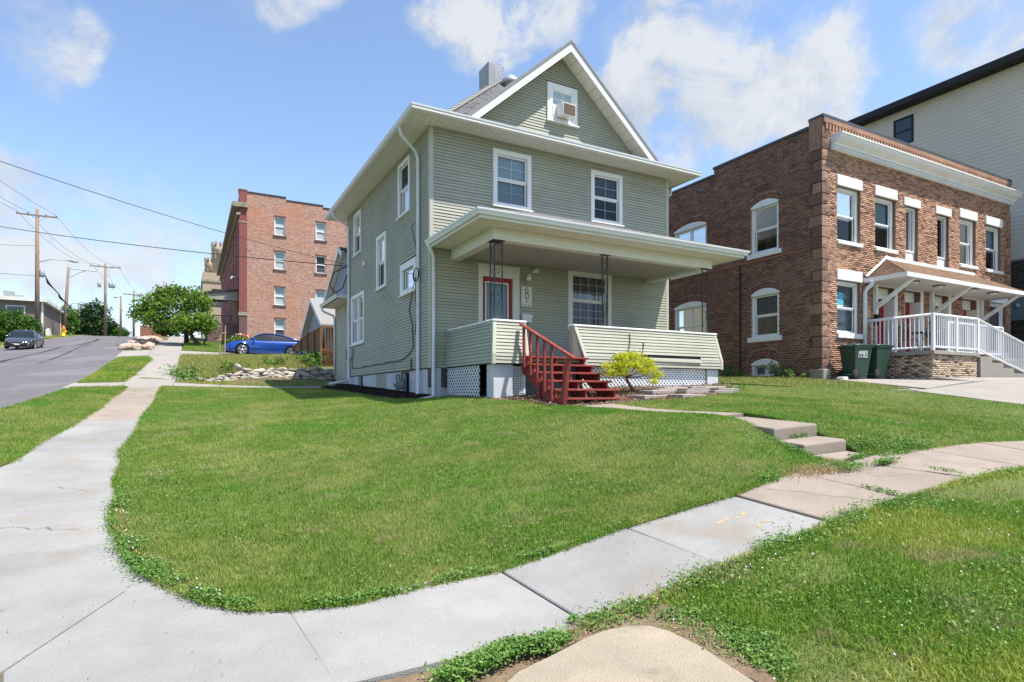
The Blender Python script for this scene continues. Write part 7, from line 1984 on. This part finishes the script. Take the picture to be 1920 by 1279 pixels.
STRIP_B = [(-0.4, 23.75), (5.3, 23.75), (5.4, 27.2), (-0.4, 27.2)]
LAWN = [(-0.78, 21.6), (-0.80, 19), (-0.76, 16.5), (-0.84, 14), (-0.82, 12), (-0.90, 10.3), (-0.80, 9.2), (-0.78, 8.4), (-0.64, 7.4), (-0.66, 6.8), (-0.57, 6.2), (-0.46, 5.75), (-0.33, 5.35), (-0.22, 5.05), (-0.06, 4.72), (0.10, 4.44), (0.32, 4.20), (0.58, 4.10), (0.9, 4.02), (1.4, 4.06), (1.95, 4.10), (2.6, 4.10), (3.25, 4.10), (4.0, 4.08), (4.7, 4.06), (5.3, 4.16), (5.75, 4.22), (6.15, 4.10), (6.45, 4.12), (6.62, 4.45), (6.68, 5.2), (6.86, 5.9), (6.92, 7.6), (6.90, 9.0), (6.62, 9.6), (6.25, 9.9), (6.15, 10.8), (5.75, 11.25), (5.55, 12.6), (5.35, 13.7), (4.85, 13.95), (4.55, 14.7), (4.40, 16.5), (4.25, 18.5), (4.1, 20), (3.9, 21.6)]
RIGHT = [(7.60, 9.6), (7.58, 8), (7.60, 6.2), (7.66, 5.3), (7.60, 4.7), (7.42, 4.22), (7.75, 4.12), (8.3, 4.18), (9.2, 4.14), (10.5, 4.12), (12, 4.14), (14, 4.16), (17.2, 4.2), (17.22, 5.4), (17.2, 6.8), (17.0, 8.4), (16.5, 9.4), (16.3, 10.2), (15.2, 10.5), (14.2, 10.55), (13.3, 11.2), (12.3, 10.8), (11.2, 9.95), (10.2, 9.55), (9.1, 9.2), (8.4, 9.5)]
PARK = [(2.12, 3.02), (2.6, 3.04), (3.4, 3.06), (4.6, 3.05), (5.8, 3.06), (7.2, 3.05), (9, 3.06), (14, 3.06), (14, -1.5), (2.35, -1.5), (2.42, 1.3), (2.55, 2.2), (2.56, 2.6), (2.48, 2.80), (2.34, 2.90), (2.2, 2.92)]
VERGE = [(-2.02, 9.6), (-1.98, 11.5), (-1.80, 13.5), (-1.72, 15.5), (-1.78, 17.5), (-1.70, 19.4), (-1.75, 21.6), (-3.1, 21.6), (-3.3, 18), (-3.35, 15.5), (-3.7, 13), (-4.6, 9), (-5.2, 5), (-3.2, 4.6), (-2.4, 6.6), (-2.25, 8.6)]
VERGE2 = [(-1.95, 23.5), (-1.85, 27), (-1.75, 29.5), (-1.6, 33), (-1.9, 35.9), (-3.2, 35.9), (-3.2, 30), (-3.2, 23.5)]
BACK = [(-0.45, 27.6), (1.0, 27.6), (5.3, 27.55), (5.3, 29), (5.3, 35.9), (-0.4, 35.9), (-0.45, 30)]
BACK2 = [(-0.4, 40.7), (11, 40.7), (11, 44), (3, 50), (-0.4, 52)]
for nm, poly, mt in (('lawn', LAWN, 'soil'), ('lawn', RIGHT, 'soil'), ('lawn', PARK, 'soil'), ('verge', VERGE, 'soil'), ('verge', VERGE2, 'soil'), ('back_bank', BACK, 'soil'), ('verge', BACK2, 'soil')):
    struct(sheet(nm, poly, 0.052 if nm == 'lawn' else 0.048, mt, 0.45))
# bare sandy dirt around the corner ramp, mulch beds, chips in front of the porch
DIRT = [(1.80, 2.86), (1.88, 2.98), (1.97, 3.03), (2.10, 3.02), (2.22, 3.07), (2.36, 3.05), (2.50, 3.06), (2.60, 2.99), (2.72, 2.93), (2.76, 2.82), (2.73, 2.70), (2.77, 2.58), (2.69, 2.47), (2.70, 2.34), (2.62, 2.22), (2.63, 2.08), (2.57, 1.97), (2.5, 1.92), (2.5, 2.3), (2.48, 2.62), (2.40, 2.80), (2.2, 2.9)]
struct(sheet('bare_dirt', DIRT, 0.070, 'dirt', 0.3, skirt=0.05))
DIRT0 = [(0.4, 2.4), (0.9, 2.25), (1.6, 2.6), (2.15, 2.86), (2.15, 3.07), (1.5, 3.07), (0.66, 3.07), (0.2, 2.75)]
struct(sheet('bare_dirt', DIRT0, 0.012, 'dirt', 0.3, skirt=0.05))
MULCH = [(5.42, 14.3), (4.9, 14.05), (4.62, 14.7), (4.5, 16.5), (4.35, 18.5), (4.25, 20), (4.05, 21.7), (4.9, 21.7), (4.9, 23.35), (5.42, 23.35)]
struct(sheet('mulch_bed', MULCH, 0.085, 'mulch', 0.3))
CHIPS = [(6.2, 11.7), (6.2, 11.0), (6.4, 9.95), (6.75, 9.7), (7.7, 9.65), (8.5, 9.45), (9.2, 9.15), (10.3, 9.55), (11.3, 9.95), (12.5, 10.9), (13.1, 11.6), (12.7, 11.75), (8.0, 11.75)]
struct(sheet('chip_bed', CHIPS, 0.040, 'woodchip', 0.4))
DIRT2 = [(5.72, 14.2), (5.4, 13.75), (5.75, 11.3), (6.2, 10.95), (6.3, 11.75), (5.9, 11.75), (5.85, 14.2)]
struct(sheet('bare_dirt', DIRT2, 0.045, 'woodchip', 0.3))
EDGE_R = [(16.2, 9.7), (17.5, 9.2), (17.5, 12.3), (18.05, 12.3), (18.05, 17), (14, 17), (13.5, 12), (14.6, 10.7)]
struct(sheet('side_yard', EDGE_R, 0.03, 'soil', 0.6))

def along(poly, i0, i1, n, spread, shift=0.0):
    pts = np.array(poly[i0:i1 + 1]); seg = np.diff(pts, axis=0); L_ = np.hypot(seg[:, 0], seg[:, 1]); cum = np.concatenate([[0], np.cumsum(L_)])
    s_ = RNG.uniform(0, cum[-1], n); k = np.clip(np.searchsorted(cum, s_) - 1, 0, len(seg) - 1)
    q = pts[k] + seg[k] * ((s_ - cum[k]) / L_[k])[:, None]
    nr = np.column_stack([seg[k][:, 1], -seg[k][:, 0]]) / L_[k][:, None]
    return q + nr * (RNG.normal(size=n) * spread + shift)[:, None] + RNG.normal(size=(n, 2)) * 0.015
struct(sheet('back_border', STRIP_B, 0.03, 'woodchip', 0.5))
dist = lambda x, y: math.hypot(x, y)
def keep_edge(P, poly, seed, amt=0.05):
    q = P + np.column_stack([(vnoise(P, 9, seed) - .5), (vnoise(P, 9, seed + 1) - .5)]) * amt * 4
    return P[inpoly(q, poly)]
near = lambda x, y: dist(x, y) < 7.2
P = scatter(LAWN, lambda x, y: 7000 if dist(x, y) < 6 else 4600 if dist(x, y) < 8.5 else 0)
P = keep_edge(P, LAWN, 5, 0.08)
blades('lawn_grass', P, 0.034, 0.0050, 'grass_lawn', 0.058)
P = scatter(LAWN, lambda x, y: 0 if dist(x, y) < 8.5 else 3200 if dist(x, y) < 12 else 1800)
blades('lawn_grass', keep_edge(P, LAWN, 5), 0.036, 0.0085, 'grass_lawn', 0.058, seg=1, lean=0.8)
P = scatter(RIGHT, lambda x, y: 4200 if dist(x, y) < 10 else 2000 if dist(x, y) < 15 else 900)
blades('lawn_grass', keep_edge(P, RIGHT, 8), 0.040, 0.0085, 'grass_lawn', 0.058, seg=1, lean=0.8)
P = scatter(PARK, lambda x, y: 11500 if (dist(x, y) < 4.6 and y > 0.6) else 7000 if (dist(x, y) < 7 and y > 0.8) else 2500 if y > 1.0 else 0)
bare = vnoise(P, 3.2, 21)
P = P[(RNG.random(len(P)) > (bare > 0.60) * 0.6)]
P = P[~inpoly(P, DIRT) | (RNG.random(len(P)) < 0.02 + 0.5 * (vnoise(P, 9, 77) > 0.56))]
blades('verge_grass', keep_edge(P, PARK, 12), 0.050, 0.0055, 'grass_rough', 0.050, lean=0.95)
P = scatter(VERGE, lambda x, y: 2600 if dist(x, y) < 12 else 1800)
blades('verge_grass', keep_edge(P, VERGE, 14), 0.05, 0.009, 'grass_lawn', 0.05, seg=1)
P = scatter(VERGE2, lambda x, y: 900); blades('verge_grass', P, 0.07, 0.016, 'grass_rough', 0.05, seg=1)
P = scatter(BACK, lambda x, y: 700); blades('bank_grass', P, 0.20, 0.022, 'grass_dry', 0.03, seg=1, lean=0.8)
P = scatter(STRIP_B, lambda x, y: 220); blades('border_grass', P, 0.10, 0.02, 'grass_rough', 0.02, seg=1, lean=0.9)
P = scatter(BACK2, lambda x, y: 350); blades('verge_grass', P, 0.09, 0.03, 'grass_lawn', 0.05, seg=1)
P = scatter(EDGE_R, lambda x, y: 700); blades('side_grass', P, 0.09, 0.014, 'grass_dry', 0.02, seg=1, lean=0.9)
P = scatter([(-21, 60), (-14.0, 60), (-14.0, 112), (-16, 112), (-21, 94)], lambda x, y: 60); blades('bank_grass', P, 0.16, 0.08, 'grass_dry', 0.0, seg=1)

# blades hanging over the edges of the slabs
blades('edge_grass', np.concatenate([along(LAWN, 7, 27, 15000, 0.018, 0.0), along(LAWN, 0, 7, 3500, 0.02)]), 0.036, 0.0055, 'grass_lawn', 0.045, lean=1.5)
blades('edge_grass', np.concatenate([along(RIGHT, 4, 11, 6000, 0.025), along(RIGHT, 0, 4, 3000, 0.03), along(LAWN, 29, 35, 5000, 0.03)]), 0.045, 0.007, 'grass_lawn', 0.045, lean=1.5, seg=1)
blades('edge_grass', along(PARK, 0, 7, 9000, 0.025), 0.055, 0.0055, 'grass_rough', 0.045, lean=1.5)
blades('edge_grass', np.concatenate([along(VERGE, 0, 6, 5000, 0.03), along(VERGE2, 0, 4, 1500, 0.05), along(VERGE, 13, 15, 1500, 0.03)]), 0.055, 0.010, 'grass_lawn', 0.03, lean=1.4, seg=1)
# broad-leaved weeds and clover mixed into the turf in patches
for (poly, n_, thr, sd) in ((LAWN, 420, 0.60, 51), (PARK, 900, 0.55, 52), (RIGHT, 160, 0.6, 53)):
    q = scatter(poly, lambda x, y: n_ if dist(x, y) < 11 and y > 0.6 else 0); q = q[vnoise(q, 2.4, sd) > thr]
    z = ZT(q[:, 0], q[:, 1]) + 0.066 + RNG.random(len(q)) * 0.026
    V, F, t = leaves(np.column_stack([q, z]), 0.022, None, 1.4, 1.3)
    npmesh('turf_clover', V, F, 'leaf_weed', None, {'tint': ('FACE', t)})['kind'] = 'stuff'
# straw and runners of knotweed and clover creeping over the edges of the slabs
def weeds(name, P, size, hmax, mat='leaf_weed', off=0.06, aspect=2.2):
    z = ZT(P[:, 0], P[:, 1]) + off + RNG.random(len(P)) ** 1.5 * hmax
    V, F, t = leaves(np.column_stack([P, z]), size, None, 0.9, aspect)
    o = npmesh(name, V, F, mat, None, {'tint': ('FACE', t)}); o['kind'] = 'stuff'; return o
def patchy(P, sc, seed, thr): return P[vnoise(P, sc, seed) > thr]
W_ = [patchy(along(LAWN, 8, 15, 6000, 0.045, -0.03), 9, 31, 0.46), patchy(along(LAWN, 10, 13, 4200, 0.06, -0.02), 6, 39, 0.42), patchy(along(LAWN, 14, 21, 4200, 0.028, -0.02), 9, 33, 0.48), patchy(along(LAWN, 0, 8, 1500, 0.04), 5, 34, 0.58), patchy(along(LAWN, 18, 26, 1500, 0.022), 8, 35, 0.58)]
weeds('edge_weeds', np.concatenate(W_), 0.024, 0.05)
W_ = [patchy(along(PARK, 0, 4, 6500, 0.08, 0.02), 8, 38, 0.42), patchy(along(PARK, 3, 7, 3500, 0.05), 5, 36, 0.45), patchy(along(PARK, 10, 15, 3600, 0.07, 0.16), 7, 37, 0.5)]
weeds('verge_weeds', np.concatenate(W_), 0.026, 0.05)
q = np.concatenate([RNG.normal(size=(2600, 2)) * (0.09, 0.035) + (1.62, 3.0), RNG.normal(size=(1800, 2)) * (0.10, 0.035) + (1.36, 2.93), RNG.normal(size=(1500, 2)) * (0.06, 0.04) + (1.86, 2.95), RNG.normal(size=(900, 2)) * (0.05, 0.03) + (1.20, 2.86)])
weeds('ramp_weeds', q, 0.027, 0.055)
q = np.concatenate([RNG.normal(size=(1500, 2)) * (0.10, 0.09) + (2.78, 2.35), RNG.normal(size=(1300, 2)) * (0.10, 0.14) + (2.72, 2.62), RNG.normal(size=(260, 2)) * (0.03, 0.02) + (2.24, 3.08), RNG.normal(size=(120, 2)) * (0.02, 0.02) + (2.15, 3.14)])
weeds('ramp_weeds', q, 0.022, 0.03)
q = np.concatenate([RNG.normal(size=(900, 2)) * (0.12, 0.10) + (7.78, 4.62), RNG.normal(size=(1400, 2)) * (0.18, 0.08) + (8.15, 4.35), RNG.normal(size=(420, 2)) * (0.10, 0.04) + (7.18, 4.37), RNG.normal(size=(160, 2)) * (0.12, 0.03) + (7.2, 5.19), RNG.normal(size=(500, 2)) * (0.05, 0.22) + (6.60, 4.85), RNG.normal(size=(900, 2)) * (0.15, 0.07) + (6.4, 4.05), RNG.normal(size=(500, 2)) * (0.10, 0.035) + (7.05, 3.98), RNG.normal(size=(260, 2)) * (0.06, 0.04) + (5.25, 4.15)])
weeds('step_weeds', q, 0.032, 0.055)
# weeds in the joints of the old slabs
q = np.concatenate([RNG.normal(size=(300, 2)) * (0.02, 0.16) + (5.80, 3.28), RNG.normal(size=(160, 2)) * (0.02, 0.10) + (7.02, 3.35), RNG.normal(size=(120, 2)) * (0.2, 0.02) + (-0.75, 18.3), RNG.normal(size=(160, 2)) * (0.25, 0.03) + (-1.5, 20.0)])
weeds('joint_weeds', q, 0.026, 0.03)
# straw
q = np.concatenate([along(LAWN, 26, 29, 1500, 0.07, 0.03), RNG.normal(size=(700, 2)) * (0.25, 0.08) + (6.0, 4.12), along(LAWN, 8, 14, 500, 0.03, -0.05), RNG.normal(size=(420, 2)) * (0.16, 0.05) + (2.35, 3.02), RNG.normal(size=(220, 2)) * (0.06, 0.25) + (2.64, 2.5), along(PARK, 0, 2, 300, 0.03)])
blades('straw', q, 0.055, 0.006, 'straw', 0.05, lean=1.6)
# white clover heads in the verge
q = scatter(PARK, lambda x, y: 3 if y > 0.9 else 0); q = np.concatenate([q, along(PARK, 1, 4, 26, 0.08, 0.16), along(LAWN, 9, 16, 16, 0.03, -0.06)])
V = []; F = []
for (x, y) in q:
    z = Z(x, y) + 0.058 + random.uniform(0.03, 0.06); r_ = random.uniform(0.006, 0.010); b0 = len(V)
    V += [(x + r_, y, z), (x, y + r_, z), (x - r_, y, z), (x, y - r_, z), (x, y, z + r_), (x, y, z - r_)]
    F += [(b0, b0+1, b0+4), (b0+1, b0+2, b0+4), (b0+2, b0+3, b0+4), (b0+3, b0, b0+4), (b0+1, b0, b0+5), (b0+2, b0+1, b0+5), (b0+3, b0+2, b0+5), (b0, b0+3, b0+5)]
npmesh('clover_heads', np.array(V), np.array(F), 'petal_white', None, {'tint': ('FACE', RNG.random(len(F)))})['kind'] = 'stuff'
# mulch chips and wood chips
def chips(name, poly, dens, size, mat, off):
    P = scatter(poly, lambda x, y: dens); z = ZT(P[:, 0], P[:, 1]) + off + RNG.random(len(P)) * 0.03
    V, F, t = leaves(np.column_stack([P, z]), size, None, 1.2, 2.6, 0.1)
    o = npmesh(name, V, F, mat, None, {'tint': ('FACE', t)}); o['kind'] = 'stuff'
leaf_mat('chip_dark', (0.016, 0.011, 0.009), (0.06, 0.038, 0.028), 0.9, 0.0)
leaf_mat('chip_brown', (0.10, 0.065, 0.042), (0.32, 0.22, 0.15), 0.9, 0.0)
chips('mulch', MULCH, 1500, 0.07, 'chip_dark', 0.09)
chips('wood_chips', CHIPS, 700, 0.06, 'chip_brown', 0.05)
chips('wood_chips', DIRT2, 500, 0.05, 'chip_brown', 0.05)
# small stones, crumbs and twigs lying on the slabs
q = np.concatenate([RNG.uniform((-1.6, 3.4), (0.4, 9.0), (130, 2)), RNG.uniform((0.6, 3.2), (8, 4.0), (120, 2)), RNG.normal(size=(160, 2)) * (0.2, 0.06) + (2.3, 3.0), RNG.normal(size=(120, 2)) * (0.05, 0.25) + (2.62, 2.5)])
V = []; F = []
for (x, y) in q:
    z = Z(x, y) + (0.036 if y > 3.09 or x < 1.8 else 0.073); r_ = random.uniform(0.002, 0.006); b0 = len(V)
    V += [(x + r_, y, z), (x, y + r_ * 1.4, z), (x - r_, y, z), (x, y - r_, z), (x, y, z + r_), (x, y, z - r_)]
    F += [(b0, b0+1, b0+4), (b0+1, b0+2, b0+4), (b0+2, b0+3, b0+4), (b0+3, b0, b0+4)]
npmesh('grit', np.array(V), np.array(F), 'joint_dirt', None)['kind'] = 'stuff'
# orange survey paint on the slab
pm('survey_paint', (0.36, 0.26, 0.14), (0.28, 0.25, 0.21), 40, 0.9)
_c = np.array([(x, y, Z(x, y) + 0.03) for (x, y) in ((3.47, 3.09), (4.73, 3.09), (4.63, 4.30), (3.34, 4.30))])
_pl = np.linalg.lstsq(np.column_stack([_c[:, :2], np.ones(4)]), _c[:, 2], rcond=None)[0]
for (x, y, w, a) in ((4.10, 3.70, 0.10, 0.25), (4.26, 3.66, 0.08, -0.6), (4.36, 3.70, 0.07, 0.5), (4.24, 3.44, 0.06, 0.9), (4.36, 3.46, 0.05, -0.4)):
    d = Vector((math.cos(a), math.sin(a), 0)); n_ = Vector((-d.y, d.x, 0))
    pts = [Vector((x, y, 0)) + d * w * f + n_ * (0.028 * s_ * random.uniform(0.4, 1.3)) for f, s_ in ((-1, -.5), (-.6, -1), (-.1, -.8), (.4, -1), (.8, -.7), (1, 0), (.7, .8), (.2, 1), (-.3, .7), (-.8, .8))]
    MB().add([(p.x, p.y, _pl[0] * p.x + _pl[1] * p.y + _pl[2] + 0.0022) for p in pts], [tuple(range(len(pts)))]).build('paint_mark', 'survey_paint', fs)
# hairline cracks in the slabs
pm('crack', (0.10, 0.085, 0.07), rough=0.95)
for (x0, y0, x1, y1, wob) in ((-1.9, 7.0, -0.9, 6.5, .10), (-1.3, 8.2, -0.8, 7.7, .08), (0.9, 4.05, 1.35, 3.15, .12), (5.0, 4.1, 5.5, 3.15, .10), (6.1, 3.9, 6.8, 3.5, .07), (-1.8, 11.2, -0.9, 10.9, .06), (-1.7, 15.6, -0.9, 15.9, .08), (7.3, 3.2, 7.6, 4.0, .08)):
    n = 12; rows = []
    for i in range(n + 1):
        x, y = x0 + (x1 - x0) * i / n + random.uniform(-wob, wob) * 0.35, y0 + (y1 - y0) * i / n + random.uniform(-wob, wob) * 0.35
        hgt = 0.0335 if x < 4.6 else 0.049; w_ = random.uniform(0.0012, 0.0035)
        rows.append([(x - w_, y - w_, Z(x, y) + hgt), (x + w_, y + w_, Z(x, y) + hgt)])
    MB().grid(rows, False).build('crack', 'crack', fs if x0 > 0 else sw)
# dirt packed in the joints
jd = MB()
for x in (0.56, 2.12, 3.36, 4.66, 5.75, 6.95, 8.2): jd.box(x - 0.12, x + 0.25, 3.12, 4.28, Z(x, 3.6) - 0.25, min(Z(x - .05, 3.2), Z(x, 4.2), Z(x + .1, 3.2)) + 0.012)
struct(jd.build('joint_filling', 'joint_dirt', None))
struct(sheet('joint_filling', [(-2.35, 1.9), (-0.8, 1.8), (0.6, 3.0), (0.5, 4.2), (-0.3, 5.1), (-0.3, 13.4), (-1.9, 13.4), (-2.25, 5)], 0.016, 'joint_dirt', 0.5, skirt=0.02))
